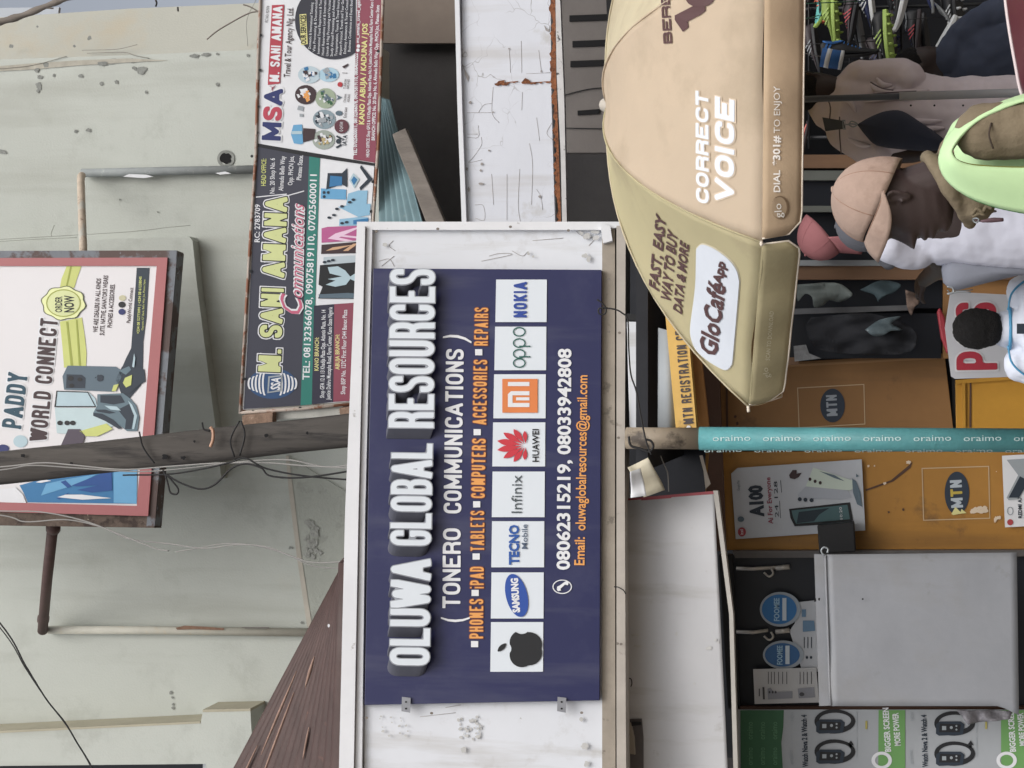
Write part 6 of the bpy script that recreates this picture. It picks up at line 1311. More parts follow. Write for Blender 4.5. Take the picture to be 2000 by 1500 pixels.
def capgeo(M, s=1.0):
    """baseball cap: dome and curved brim along local +X"""
    V = []; Fc = []; n = 40; rings = []
    for i, a in enumerate(np.linspace(0, 88, 14)):
        r = math.cos(R(a)); z = math.sin(R(a)); rings.append([M @ (Vector((.100 * r * math.cos(b) * (1.02 if math.cos(b) > 0 else 1.08) - .004, .082 * r * math.sin(b), .045 - .018 * (1 - math.cos(b)) * (1 - z) + .098 * z ** 1.0 + (.006 * r * math.sin(3 * b) * (i % 3 == 0)) * .3)) * s) for b in [2 * math.pi * j / n for j in range(n)]])
    cr = rings_to_mesh(rings, caps=False); cr = (cr[0], cr[1] + [tuple(range((len(rings) - 1) * n, len(rings) * n))])
    BV = []; BF = []; na, nr = 20, 6
    for i in range(na + 1):
        a = R(-68 + 136 * i / na)
        for j in range(nr + 1):
            f = j / nr; x0, y0 = .100 * math.cos(a) - .002, .082 * math.sin(a); x1, y1 = .098 + .074 * math.cos(a * 1.1) ** .6 if abs(a) < R(80) else .1, .082 * math.sin(a) * .98
            x = x0 + (x1 - x0) * f; y = y0 + (y1 - y0) * f; BV.append(M @ (Vector((x, y, .047 - 9.0 * y * y * (.15 + .75 * f) - .050 * f)) * s))
    for i in range(na):
        for j in range(nr): k = i * (nr + 1) + j; BF.append((k, k + nr + 1, k + nr + 2, k + 1))
    return cr, (BV, BF)
def cap_parts(M, mc, par, s=1.0, vent=False, brim_mat=None, brim=True):
    cr, bm_ = capgeo(M, s)
    c = mk('crown', *cr, mc, par, smooth=True, solid=.0025); brim and mk('brim', *bm_, brim_mat or mc, par, smooth=True, solid=.003)
    V, Fc = ball(M @ Vector((-.004 * s, 0, .144 * s)), (.008 * s, .008 * s, .005 * s), None, 10); mk('button', V, Fc, mc, par, smooth=True)
    ms = mat('cap_seam', (150, 116, 96), .9)
    for b in (0, 60, 120, 180, 240, 300):
        mk('seam', *tubeg([M @ (Vector((.1015 * math.cos(R(a)) * math.cos(R(b)) * (1.02 if math.cos(R(b)) > 0 else 1.08) - .004, .0835 * math.cos(R(a)) * math.sin(R(b)), .045 - .018 * (1 - math.cos(R(b))) * (1 - math.sin(R(a))) + .0985 * math.sin(R(a)))) * s) for a in range(0, 88, 8)], .0010 * s, 5), ms if not brim_mat else mc, par, smooth=True)

# ------------------------------------------------------------------ man in the cap, nearest
Y1 = 4.3
hc = Pl(Y1)(1757, 401)
M1 = headM(hc, (-1.0, -.10, -.13), (-.10, -.0, 1)) @ Matrix.Diagonal((.93, 1, 1, 1))
sh1 = Pl(Y1)(1905, 300)                     # between the shoulders
man = thing('person', 'man in a tan cap and lime hi-vis vest over a beige hooded top', 'person', Vector((sh1.x + .02, Y1, 0)))
tx0, ty0 = sh1.x, Y1
neck = [hc + Vector((.035, 0, -.03)), hc + Vector((.055, 0, -.09)), Vector((tx0 - .01, ty0, sh1.z - .04))]
lg = legs(tx0 + .02, Y1, .84)
Lsh = Vector((Pl(4.10)(1920, 263).x, 4.10, Pl(4.10)(1920, 263).z)); Lel = Lsh + Vector((-.02, -.06, -.30)); Lwr = Lel + Vector((-.20, .03, -.12))
Rsh = Vector((tx0 - .01, ty0 + .18, Lsh.z)); Rel = Rsh + Vector((-.02, .05, -.30)); Rwr = Rel + Vector((-.2, -.05, -.10))
body = [headgeo(M1), *eargeo(M1), limb(neck, [.056, .056, .066], n=18), limb([(tx0, ty0, sh1.z - .03), (tx0 + .01, ty0, 1.15), (tx0 + .02, ty0, .9)], [(.085, .15), (.10, .155), (.11, .15)], side=(1, 0, 0), n=20)]
for s_, e_, w_ in ((Lsh, Lel, Lwr), (Rsh, Rel, Rwr)): body += [limb([s_, e_, w_], [.05, .042, .028], n=12)] + handgeo(w_, w_ - e_, (0, 0, -1))
body += legskin(lg)
blob('body', body, SKIN, man, .0036, 2)
M_TANC = mat('tan_cap_canvas', (164, 138, 122), .9, var=.14, vs=9, bump=.4, bs=26, dirt=((136, 110, 94), .5, 11, .54, .12))
cap = thing('cap', 'tan baseball cap worn by the man in the hi-vis vest', 'cap', hc)
MC = headM((0, 0, 0), (-.954, -.08, .26), (.26, 0, .954)) @ Matrix.Diagonal((1.0, 1.10, 1.02, 1))
MC.translation = Pl(Y1)(1716, 392) - MC.to_3x3() @ Vector((-.004, 0, .036))
cap_parts(MC, M_TANC, cap, 1.0, brim=False)
bi = smoothp([Vector((1728, 372, .092)), Vector((1714, 410, .084)), Vector((1697, 450, .050)), Vector((1689, 472, .0))], 5)
bo = smoothp([Vector((1728, 376, .094)), Vector((1741, 420, .092)), Vector((1736, 462, .070)), Vector((1716, 512, .0))], 5)
full = [(a, b, 1) for a, b in zip(bi, bo)] + [(a, b, -1) for a, b in list(zip(bi, bo))[-2::-1]]; V = []; Fc = []
for a, b, sg in full:
    for t in np.linspace(0, 1, 8):
        q = a.lerp(b, t); V.append(Pl(Y1 - .012 - sg * q.z)(q.x, q.y) + Vector((0, 0, .006 * math.sin(t * math.pi))))
for i in range(len(full) - 1):
    for j in range(7): k = i * 8 + j; Fc.append((k, k + 1, k + 9, k + 8))
mk('brim', V, Fc, M_TANC, cap, smooth=True, solid=.004)
mk('brim_stitch', *tubeg([V[i * 8] + Vector((0, -.003, 0)) for i in range(21)], .0012, 5), mat('cap_seam', (150, 116, 96), .9), cap, smooth=True)
M_HOOD = mat('beige_hooded_cloth', (122, 108, 84), .9, var=.12, vs=8, bump=.35, bs=60, dirt=((104, 88, 70), .5, 14, .58, .08))
# sleeves and torso of the hooded top
hood = [limb([(tx0 - .005, ty0, sh1.z - .02), (tx0 + .01, ty0, 1.14), (tx0 + .02, ty0, .92)], [(.098, .17), (.118, .18), (.125, .175)], side=(1, 0, 0), n=22)]
for s_, e_, w_ in ((Lsh, Lel, Lwr), (Rsh, Rel, Rwr)): hood.append(limb([s_ + Vector((.0, -.02 if s_ is Lsh else .02, 0)), e_ + Vector((.02, 0, 0)), w_], [.063, .060, .044], n=16))
cc = []
def PY(x, y, Y): return Pl(Y)(x, y)
col_pts = [PY(1822, 318, Y1 - .055), PY(1846, 350, Y1 - .085), PY(1868, 392, Y1 - .075), PY(1890, 428, Y1 - .03), PY(1894, 434, Y1 + .02), PY(1876, 400, Y1 + .075), PY(1842, 350, Y1 + .085), PY(1818, 316, Y1 + .045), PY(1812, 308, Y1)]
hood.append(limb(col_pts + [col_pts[0]], [.017, .019, .020, .016, .014, .018, .020, .018, .015, .017], n=10, sub=5))
hood.append(limb([p + Vector((.012, 0, .012)) for p in col_pts[:4]], [.010, .012, .012, .008], n=8))
hood.append(limb([PY(1885, 300, Y1 - .05), PY(1880, 350, Y1 - .05), PY(1905, 400, Y1 - .045)], [(.05, .05), (.055, .05), (.045, .045)], n=14))
hood.append(limb([PY(1872, 296, Y1), PY(1868, 305, Y1 + .06)], [.045, .045], n=12))
blob('hooded_top', hood, M_HOOD, man, .005, 2, .020, .09)
blob('vest_shell', [limb([(tx0, ty0, sh1.z - .03), (tx0 + .01, ty0, 1.14), (tx0 + .02, ty0, .95)], [(.110, .178), (.130, .19), (.138, .19)], side=(1, 0, 0), n=22)], MATS.get('lime_hi_vis') or mat('lime_hi_vis', (186, 222, 160), .6, var=.04, vs=6, bump=.1, bs=30), man, .007, 3)
M_VIS = mat('lime_hi_vis', (186, 222, 160), .6, var=.04, vs=6, bump=.1, bs=30)
def arcband(name, outer, inner, Ya, Yb, par, m_, thick=.012, n=28):
    O = smoothp([Vector((x, y, 0)) for x, y in outer], 8); I = smoothp([Vector((x, y, 0)) for x, y in inner], 8); k = min(len(O), len(I)); O = [O[int(i * (len(O) - 1) / n)] for i in range(n + 1)]; I = [I[int(i * (len(I) - 1) / n)] for i in range(n + 1)]; V = []; Fc = []; m2 = 10
    for i in range(n + 1):
        for j in range(m2 + 1):
            t = j / m2; q = O[i].lerp(I[i], t); Y = Ya[0] + (Ya[1] - Ya[0]) * i / n; Yi = Yb[0] + (Yb[1] - Yb[0]) * i / n; yy = Y + (Yi - Y) * math.sin(t * math.pi / 2); V.append(Pl(yy)(q.x, q.y) + Vector((0, .004 * noise.noise(Vector((i * .3, t * 2, 0))), 0)))
    for i in range(n):
        for j in range(m2): q = i * (m2 + 1) + j; Fc.append((q, q + 1, q + m2 + 2, q + m2 + 1))
    return mk(name, V, Fc, m_, par, smooth=True, solid=thick)
arcband('vest', [(2140, 150), (2000, 188), (1935, 212), (1890, 235), (1858, 264), (1840, 296), (1838, 322), (1850, 348), (1880, 375), (1930, 397), (2000, 413), (2140, 432)],
        [(2140, 168), (2000, 199), (1945, 218), (1910, 238), (1884, 260), (1866, 284), (1860, 298), (1870, 313), (1895, 322), (1930, 326), (2000, 328), (2140, 326)], (4.08, 4.06), (4.03, 4.02), man, M_VIS)
VG = Pl(4.12)
tube('sleeve_seam', smoothp([Pl(4.02)(1936, 240), Pl(4.008)(1932, 264), Pl(4.02)(1940, 290)], 5), .0022, mat('dark_seam', (70, 58, 48), .9), man, n=5)
tube('vest_piping', smoothp([Pl(4.045)(x, y) for x, y in ((2050, 328), (1965, 327), (1930, 325), (1892, 321), (1868, 312), (1860, 298))], 5), .0028, mat('olive_piping', (128, 130, 50), .7), man, n=5)
tube('vest_piping', smoothp([Pl(4.13)(x, y) for x, y in ((1846, 340), (1880, 376), (1930, 399), (2000, 415), (2080, 425))], 5), .003, mat('green_piping', (84, 140, 80), .7), man, n=5)
tube('zip_pull', smoothp([PY(1906, 430, 4.2), PY(1918, 432, 4.18), PY(1936, 430, 4.18), PY(1960, 429, 4.18)], 4), [.002, .002, .002, .002, .003, .0035, .004, .005, .0055, .0055, .005, .0045, .004], mat('dull_pink_pull', (104, 76, 84), .6), man, n=8)
tube('zip_ring', smoothp([PY(1900, 428, 4.19), PY(1908, 426, 4.18), PY(1912, 430, 4.18), PY(1906, 435, 4.18), PY(1900, 430, 4.19)], 4), .0018, M_ALU, man, n=6)
for pts in ([(1898, 420), (1908, 408), (1920, 414), (1926, 404), (1938, 407)], [(1900, 424), (1912, 418), (1924, 420)]):
    tube('drawstring', smoothp([PY(x, y, 4.2) for x, y in pts], 4), .0045, M_HOOD, man, n=6)
lower(man, lg, (-1, 0, 0), mat('navy_trousers', (44, 48, 60), .9, var=.1, vs=8))

# ------------------------------------------------------------------ man in the grey shirt behind the parasol pole
Y2 = 7.55
c2 = Pl(Y2)(1592, 176)
g2_ = thing('person', 'man in a mauve grey shirt stooping behind the parasol pole with his back turned', 'person', Vector((c2.x, Y2, 0)))
M2 = headM(c2, (.55, .8, -.25))
def q2(x, y, dY=0.0): return Pl(Y2 + dY)(x, y)
lg = legs(q2(1800, 230).x, Y2 + .05, .82, ax=(1, 0, 0))
la = [q2(1665, 155), q2(1735, 155, .02), q2(1790, 165, .05)]
body = [headgeo(M2, .98), *eargeo(M2, .98), limb([c2, q2(1640, 200), q2(1680, 215)], [.055, .06, .08], n=14), limb([q2(1650, 215), q2(1750, 225), q2(1850, 235), Vector((q2(1850, 235).x, Y2 + .05, .85))], [(.14, .09), (.15, .11), (.15, .11), (.14, .11)], side=(1, 0, 0), n=18), limb(la + [q2(1850, 190, .02)], [.05, .045, .038, .03]), limb([q2(1670, 285), q2(1760, 300), q2(1850, 290, -.1)], [.05, .042, .03])] + handgeo(q2(1850, 190, .02), (0, -.3, -1), (-1, 0, 0)) + handgeo(q2(1850, 290, -.1), (0, -.3, -1), (1, 0, 0)) + legskin(lg)
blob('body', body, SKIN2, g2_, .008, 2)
blob('hair', [ball(c2 + M2.to_3x3() @ Vector((-.012, 0, .03)), (.094, .078, .088), M2.to_3x3(), 20)], HAIR, g2_, .008, 2)
M_GSH = mat('mauve_grey_shirt', (206, 194, 200), .85, var=.08, vs=5, bump=.2, bs=20)
shirt = [limb([q2(1616, 208), q2(1655, 214), q2(1750, 222), q2(1850, 232), Vector((q2(1850, 232).x, Y2 + .02, .95))], [(.085, .07), (.165, .105), (.178, .135), (.175, .13), (.17, .13)], side=(1, 0, 0), n=24),
         limb([q2(1648, 178), q2(1690, 152, -.02), q2(1752, 150, -.06), q2(1772, 152, -.08)], [.07, .072, .070, .062], n=16), limb([q2(1648, 258), q2(1690, 282), q2(1716, 290, -.02)], [.07, .074, .062], n=16)]
blob('shirt', shirt, M_GSH, g2_, .007, 2, .05, .16)
for pts, rr in (([(1700, 165), (1712, 176), (1730, 178), (1748, 170)], .012), ([(1712, 152), (1724, 166), (1742, 166)], .011), ([(1680, 192), (1720, 184), (1770, 180), (1815, 176)], .012), ([(1690, 200), (1740, 192), (1790, 190)], .010), ([(1770, 232), (1800, 238), (1840, 236)], .012), ([(1780, 252), (1810, 252), (1845, 250)], .012), ([(1655, 270), (1680, 282), (1700, 284)], .011), ([(1640, 190), (1662, 200), (1672, 220)], .010)):
    q = smoothp([q2(x, y, -.125) for x, y in pts], 5); V, Fc = tubeg(q, [rr * math.sin(math.pi * (i_ + .4) / len(q)) + .002 for i_ in range(len(q))], 8); mk('fold', V, Fc, M_GSH, g2_, smooth=True)
for pts in ([(1612, 186), (1622, 210), (1618, 250)], [(1640, 228), (1640, 262), (1643, 300)], [(1700, 160), (1722, 172), (1745, 176)], [(1672, 190), (1720, 182), (1790, 178)]):
    tube('seam', smoothp([q2(x, y, -.17) for x, y in pts], 4), .003, mat('shirt_seam', (104, 96, 102), .9), g2_, n=5)
lower(g2_, lg, (0, 1, 0), mat('charcoal_trousers', (52, 52, 56), .9, var=.1, vs=8))
bag = thing('shoulder_bag', 'navy cloth shoulder bag hanging on the stooping man in the grey shirt', 'bag', q2(1840, 255, -.2))
QY = Y2 - .21
bag_o = [(1674, 243), (1700, 228), (1730, 217), (1762, 217), (1800, 240), (1842, 270), (1850, 285), (1820, 295), (1760, 292), (1712, 284), (1690, 264)]
cx, cy = 1765, 256; qq = [(p.x, p.y) for p in smoothp([Vector((x, y, 0)) for x, y in bag_o + [bag_o[0]]], 4)[:-1]]; V = []; k = len(qq); Fc = []
for s, d in ((.96, .10), (1, .05), (.97, .0), (.85, -.04), (.6, -.065), (.3, -.075)): V += [Pl(QY + d)(cx + (x - cx) * s, cy + (y - cy) * s) for x, y in qq]
for r in range(5):
    for i in range(k): Fc.append((r * k + i, r * k + (i + 1) % k, (r + 1) * k + (i + 1) % k, (r + 1) * k + i))
Fc += [tuple(range(5 * k, 6 * k)), tuple(range(k - 1, -1, -1))]
mk('pouch', V, Fc, mat('navy_bag_cloth', (44, 50, 68), .85, var=.12, vs=6, bump=.5, bs=9), bag, smooth=True)
slab('strap', [(1606, 229), (1648, 236), (1651, 251), (1612, 256)], Pl(QY - .0), .006, mat('dark_strap', (70, 74, 80), .8), bag, off=.0)
ring('buckle', [(1645, 234), (1651, 234), (1652, 253), (1646, 253)], [(1647, 237), (1650, 237), (1650, 250), (1648, 250)], Pl(QY - .02), M_ALU, bag, off=.0, th=.004)
tube('clasp', smoothp([Pl(QY - .03)(x, y) for x, y in ((1651, 243), (1657, 243), (1663, 237), (1672, 240), (1674, 244), (1666, 248), (1658, 243), (1664, 242), (1672, 243))], 4), .0032, M_ALU, bag, n=6)

# ------------------------------------------------------------------ person in navy
Y3 = 8.0
c3 = Pl(Y3)(1797, 130)
p3 = thing('person', 'person in a navy top bending forward among the hanging shoes', 'person', Vector((Pl(Y3)(1900, 90).x, Y3, 0)))
def q3(x, y, dY=0.0): return Pl(Y3 + dY)(x, y)
M3 = headM(c3, (-.75, .3, -.6))
lg = legs(q3(1990, 60).x, Y3 + .1, .72, ax=(1, 0, 0))
body = [headgeo(M3, .95), *eargeo(M3, .95), limb([c3, q3(1850, 125)], [.055, .065]), limb([q3(1870, 120), q3(1960, 90), Vector((q3(1990, 60).x, Y3 + .1, .8))], [(.08, .06), (.12, .08), (.12, .08)], side=(1, 0, 0)), limb([q3(1880, 90), q3(1912, 52), q3(1975, 14), q3(2040, 40, -.2)], [.055, .05, .04, .03]), limb([q3(1880, 180), q3(1960, 200), q3(2040, 180, -.15)], [.05, .045, .03])] + handgeo(q3(2040, 40, -.2), (0, -.2, -1), (1, 0, 0)) + handgeo(q3(2040, 180, -.15), (0, -.2, -1), (-1, 0, 0)) + legskin(lg)
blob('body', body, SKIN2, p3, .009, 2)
blob('hair', [ball(c3 + M3.to_3x3() @ Vector((-.014, 0, .028)), (.092, .076, .086), M3.to_3x3(), 20)], HAIR, p3, .008, 2, .01, .02)
blob('navy_top', [ball(q3(1856, 112, -.02), (.085, .085, .075)), limb([q3(1852, 120), q3(1885, 125), q3(1935, 118), q3(1995, 100), Vector((q3(1990, 70).x, Y3 + .05, .9))], [(.07, .06), (.155, .11), (.20, .14), (.20, .15), (.17, .14)], side=(1, 0, 0), n=24), limb([q3(1868, 95), q3(1905, 55, -.03), q3(1955, 22, -.08), q3(1975, 15, -.1)], [.078, .075, .066, .05]), limb([q3(1870, 165), q3(1930, 196, -.02), q3(1990, 205, -.06)], [.08, .078, .06])], mat('navy_cotton', (60, 68, 88), .9, var=.08, vs=6, bump=.15, bs=20), p3, .009, 3, .05, .14)
lower(p3, lg, (-1, 0, 0), MATS['charcoal_trousers'])
# ------------------------------------------------------------------ youth in white jersey
Y4 = 6.3
c4 = Pl(Y4)(1918, 642)
p4 = thing('person', 'youth with short black hair in a white jersey with sky blue piping, seen from behind', 'person', Vector((c4.x, Y4, 0)))
def q4(x, y, dY=0.0): return Pl(Y4 + dY)(x, y)
M4 = headM(c4, (.08, 1, -.08)); zsh = q4(1992, 642).z; lg = legs(c4.x, Y4, .56, ax=(1, 0, 0), w=.085)
body = [headgeo(M4, .80), *eargeo(M4, .80), limb([c4 - Vector((0, 0, .02)), q4(1985, 642)], [.050, .056]), limb([(c4.x, Y4, zsh - .06), (c4.x, Y4, .62)], [(.09, .05), (.10, .06)], side=(1, 0, 0)), limb([(c4.x - .12, Y4, zsh - .035), (c4.x - .17, Y4, zsh - .24), (c4.x - .15, Y4 - .08, zsh - .42)], [.04, .033, .024]), limb([(c4.x + .12, Y4, zsh - .035), (c4.x + .17, Y4, zsh - .24), (c4.x + .15, Y4 - .08, zsh - .42)], [.04, .033, .024])] + handgeo((c4.x - .15, Y4 - .08, zsh - .42), (0, -.2, -1), (1, 0, 0), .85) + handgeo((c4.x + .15, Y4 - .08, zsh - .42), (0, -.2, -1), (-1, 0, 0), .85) + legskin(lg)
blob('body', body, SKIN2, p4, .008, 2)
blob('hair', [ball(c4 + Vector((0, -.012, .018)), (.071, .083, .082), None, 24), ball(c4 + Vector((0, -.035, -.02)), (.062, .052, .05), None, 20)], HAIR, p4, .006, 2, .008, .015)
M_JER = mat('white_jersey', (206, 212, 226), .75, var=.04, vs=6, bump=.1, bs=20); M_SKY = flat((70, 150, 196))
blob('jersey', [limb([q4(1985, 642), (c4.x, Y4, zsh - .03), (c4.x, Y4, zsh - .25), (c4.x, Y4, .64)], [(.075, .06), (.165, .095), (.15, .1), (.15, .1)], side=(1, 0, 0), n=24), limb([(c4.x - .12, Y4, zsh - .01), (c4.x - .19, Y4, zsh - .16)], [.062, .062]), limb([(c4.x + .12, Y4, zsh - .01), (c4.x + .19, Y4, zsh - .16)], [.062, .062]), limb([q4(1966, 642), q4(1985, 642)], [.064, .075])], M_JER, p4, .007, 3, .02, .08)
def loop(c, rx, ry, n=28, tz=0): return [Vector((c.x + rx * math.cos(t), c.y + ry * math.sin(t), c.z + tz * math.sin(t))) for t in np.linspace(0, 2 * math.pi, n)]
tube('collar_stripe', loop(q4(1971, 642), .070, .068), .006, M_SKY, p4, n=6)
for s in (-1, 1): tube('shoulder_piping', smoothp([Vector((c4.x + s * .06, Y4 - .075, zsh + .045)), Vector((c4.x + s * .12, Y4 - .07, zsh + .03)), Vector((c4.x + s * .17, Y4 - .055, zsh - .03)), Vector((c4.x + s * .21, Y4 - .05, zsh - .13))], 5), .0035, M_SKY, p4, n=6)
slab('printed_badge', [(1986, 632), (2004, 632), (2004, 652), (1986, 652)], Pl(Y4 - .115), .002, K_SLd, p4)
lower(p4, lg, (0, 1, 0), mat('blue_shorts', (54, 70, 110), .9))
# ------------------------------------------------------------------ man in white T-shirt behind
Y5 = 6.0
c5 = Pl(Y5)(1712, 436)
p5 = thing('person', 'man in a white T-shirt mostly hidden behind the man in the tan cap', 'person', Vector((Pl(Y5)(1900, 455).x, Y5, 0)))
def q5(x, y, dY=0.0): return Pl(Y5 + dY)(x, y)
M5 = headM(c5, (-.8, .55, -.1)); lg = legs(q5(1900, 450).x, Y5 + .05, .85, ax=(.5, .8, 0))
body = [headgeo(M5, .92), *eargeo(M5, .92), limb([c5, q5(1770, 420)], [.052, .06]), limb([q5(1790, 430), q5(1900, 445), Vector((q5(1900, 450).x, Y5 + .04, .9))], [(.07, .06), (.08, .06), (.08, .06)], side=(1, 0, 0)), limb([q5(1750, 480, .02), q5(1822, 492, .05), q5(1838, 516, .25), q5(1806, 546, .75)], [.05, .047, .040, .028]), limb([q5(1790, 405, .12), q5(1900, 410, .14), q5(2010, 420, .10)], [.045, .04, .028])] + handgeo(q5(1806, 546, .75), (-.3, 1, .3), (0, 0, -1)) + handgeo(q5(2010, 420, .10), (0, -.5, -1), (1, 0, 0)) + legskin(lg)
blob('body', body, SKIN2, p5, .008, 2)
M_TEE = mat('white_tee', (188, 190, 204), .85, var=.04, vs=6, bump=.12, bs=20)
blob('tee_shirt', [limb([q5(1778, 425, .05), q5(1815, 440, .05), q5(1880, 452, .05), q5(1990, 462, .05), Vector((q5(1990, 462).x, Y5 + .05, .92))], [(.08, .07), (.125, .1), (.118, .11), (.12, .11), (.125, .11)], side=(1, 0, 0), n=22), limb([q5(1738, 478, .0), q5(1770, 490, .02), q5(1793, 492, .03)], [.062, .060, .056]), limb([q5(1745, 470, .03), q5(1800, 440, .05)], [.07, .08])], M_TEE, p5, .008, 3, .016, .10)
lower(p5, lg, (-1, .4, 0), MATS['navy_trousers'])
gc = thing('cap', 'dull grey cap peeking out behind the tan cap brim', 'cap', c5)
cap_parts(M5 @ Matrix.Translation((0, 0, -.004)), mat('dull_grey_cloth', (88, 90, 98), .9, var=.1, vs=10), gc, .95, brim_mat=MATS['dull_grey_cloth'])
bk = thing('satchel', 'grey padded satchel hanging beside the hidden man in white', 'satchel', Pl(6.0)(1985, 540))
o_ = [(1842, 506), (1900, 512), (1990, 518), (2040, 524), (2040, 538), (1990, 538), (1930, 552), (1872, 567), (1852, 562), (1842, 552), (1838, 526)]
cx, cy = 1910, 530; V = []; k = len(o_); Fc = []
for s, d in ((.95, .06), (1, .02), (.97, -.02), (.7, -.045), (.3, -.05)): V += [Pl(6.05 + d)(cx + (x - cx) * s, cy + (y - cy) * s) for x, y in o_]
for r in range(4):
    for i in range(k): Fc.append((r * k + i, r * k + (i + 1) % k, (r + 1) * k + (i + 1) % k, (r + 1) * k + i))
Fc += [tuple(range(4 * k, 5 * k)), tuple(range(k - 1, -1, -1))]
mk('bag_body', V, Fc, mat('grey_padded_cloth', (118, 122, 134), .8, var=.08, vs=8, bump=.15, bs=20), bk, smooth=True)
tube('zip_pull', smoothp([Pl(5.97)(x, y) for x, y in ((1850, 560), (1860, 562), (1862, 572), (1850, 574), (1872, 570), (1896, 571))], 4), .003, M_ALU, bk, n=6)

# ------------------------------------------------------------------ hanging shoes
def shoe(loc2, toe2, Y, L_, cols, label, studs=False, mesh_=False, stripes=None, side=1, yaw=0, hang=True):
    """heel and toe in the picture give its place and lie; built life size at distance Y"""
    a = Pl(Y)(*loc2); b = Pl(Y)(*toe2); X = (b - a).normalized(); Nn = Vector((0, -1, 0)); Nn = (Nn - X * Nn.dot(X)).normalized(); Z = X.cross(Nn) * -side; Yv = Z.cross(X)
    if yaw: q = Quaternion(X, R(yaw)); Z = q @ Z; Yv = q @ Yv
    t = thing('shoe', label, 'shoe', a, 'shoes hung in the shop')
    def T(x, y, z): return a + X * (x * L_) + Yv * (y * L_) + Z * (z * L_)
    W_ = lambda t_: .155 * (math.sin(math.pi * min(1, max(0, (t_ * .94 + .04))) ) ** .42) * (.82 + .22 * math.cos((t_ - .70) * 3.2))
    H_ = [(0, .26), (.06, .31), (.14, .30), (.22, .27), (.34, .275), (.42, .26), (.55, .19), (.70, .135), (.85, .11), (.95, .085), (1.0, .04)]
    rings = []
    for t_ in np.linspace(.0, 1.0, 22):
        w = max(.012, W_(t_)); h = interp(H_, t_); r = []
        for j in range(16):
            an = 2 * math.pi * j / 16; yy = w * math.copysign(abs(math.cos(an)) ** .8, math.cos(an)); zz = .045 + (h - .045) * (.5 + .5 * math.sin(an)); nar = 1 - .45 * max(0, math.sin(an)) * (1 if t_ < .5 else .6); r.append(T(t_, yy * nar, zz))
        rings.append(r)
    V, Fc = rings_to_mesh(rings); mk('upper', V, Fc, cols[0], t, smooth=True)
    mk('collar', *tubeg([T(x, y, z) for x, y, z in ((.05, 0, .315), (.10, .05, .30), (.22, .065, .272), (.34, .05, .285), (.40, 0, .285), (.34, -.05, .285), (.22, -.065, .272), (.10, -.05, .30), (.05, 0, .315))], .014 * L_, 6), cols[2], t, smooth=True)
    sr = []
    for t_ in np.linspace(-.02, 1.02, 22):
        w = max(.02, W_(min(1, max(0, t_))) * 1.06); lift = .035 * max(0, (t_ - .75) / .25) ** 2; th = .055 + .02 * (1 - t_); sr.append([T(t_, w, lift), T(t_, w, lift + th), T(t_, -w, lift + th), T(t_, -w, lift)])
    V, Fc = rings_to_mesh(sr); V, Fc = orient(V, Fc); mk('sole', V, Fc, cols[1], t, bevel=.004)
    for i in range(5):
        x = .42 + i * .065; z = interp(H_, x) + .006; mk('lace', *tubeg([T(x - .01, .055, z - .02), T(x, .03, z), T(x + .005, 0, z + .004), T(x, -.03, z), T(x - .01, -.055, z - .02)], .010 * L_, 5), cols[3], t, smooth=True)
    if studs:
        for i in range(6):
            for s in (-1, 1): mk('stud', *tubeg([T(.08 + i * .16, s * W_(.08 + i * .16) * .75, .01), T(.08 + i * .16, s * W_(.08 + i * .16) * .7, -.065)], [.03 * L_, .016 * L_], 8), cols[4], t, smooth=True)
    st = stripes or [(.30, .10, .42, .22), (.38, .10, .50, .20), (.46, .10, .58, .18)]
    for x0, z0, x1, z1 in st:
        for s in (-1, 1):
            q = [(x0, z0), (x0 + .035, z0), (x1 + .035, z1), (x1, z1)]; V = [T(x, s * (W_(x) * (1.0 - .35 * max(0, (z - .12) / .2)) + .012), z) for x, z in q]; V += [T(x, s * (W_(x) * .8), z) for x, z in q]
            V, Fc = orient(V, [(0, 1, 2, 3), (7, 6, 5, 4), (0, 4, 5, 1), (1, 5, 6, 2), (2, 6, 7, 3), (3, 7, 4, 0)]); mk('stripe', V, Fc, cols[4], t)
    if hang:
        p = T(.45, 0, .27); tube('hanging_string', [p, p + Vector((0, .05, .25))], .002, M_WIRE, t, n=4)
    return t
cG = lambda *c: flat(c)
C = {'teal': cG(86, 168, 160), 'lime': cG(146, 176, 76), 'limed': cG(122, 146, 60), 'org': cG(220, 96, 70), 'blk': cG(30, 32, 36), 'wht': cG(204, 208, 210), 'blu': cG(40, 100, 176), 'nvy': cG(36, 44, 84), 'gry': cG(120, 124, 128), 'red': cG(170, 50, 60), 'drk': cG(50, 42, 46), 'grn': cG(44, 90, 72), 'cor': cG(204, 110, 100)}
SY = 8.5
shoe((1640, -62), (1600, 54), SY, .29, [C['teal'], C['lime'], C['grn'], C['org'], C['org']], 'teal and lime running shoe with orange marks, hung highest beside the parasol valance', True, side=-1, yaw=-18)
shoe((1632, -20), (1638, 93), SY - .05, .27, [C['limed'], C['lime'], C['blk'], C['drk'], C['lime']], 'yellow green studded boot hanging toe down under the teal running shoe', True, side=-1, yaw=15)
shoe((1604, 116), (1712, 106), SY - .1, .26, [C['blk'], C['blk'], C['blu'], C['blu'], C['blu']], 'black and blue shoe lying level with a white banded blue heel', side=1, stripes=[(.02, .10, .10, .28), (.08, .10, .16, .26)], yaw=20)
s_ = thing('heel_band', 'blue ankle roll with a white lettered band hanging by the level black shoe', 'ankle support', Pl(SY - .25)(1660, 115))
def roll(x0, x1, y0, y1, m_, r, nm): tube(nm, [Pl(SY - .25)(x0, y0), Pl(SY - .25)(x1, y1)], r, m_, s_, n=20)
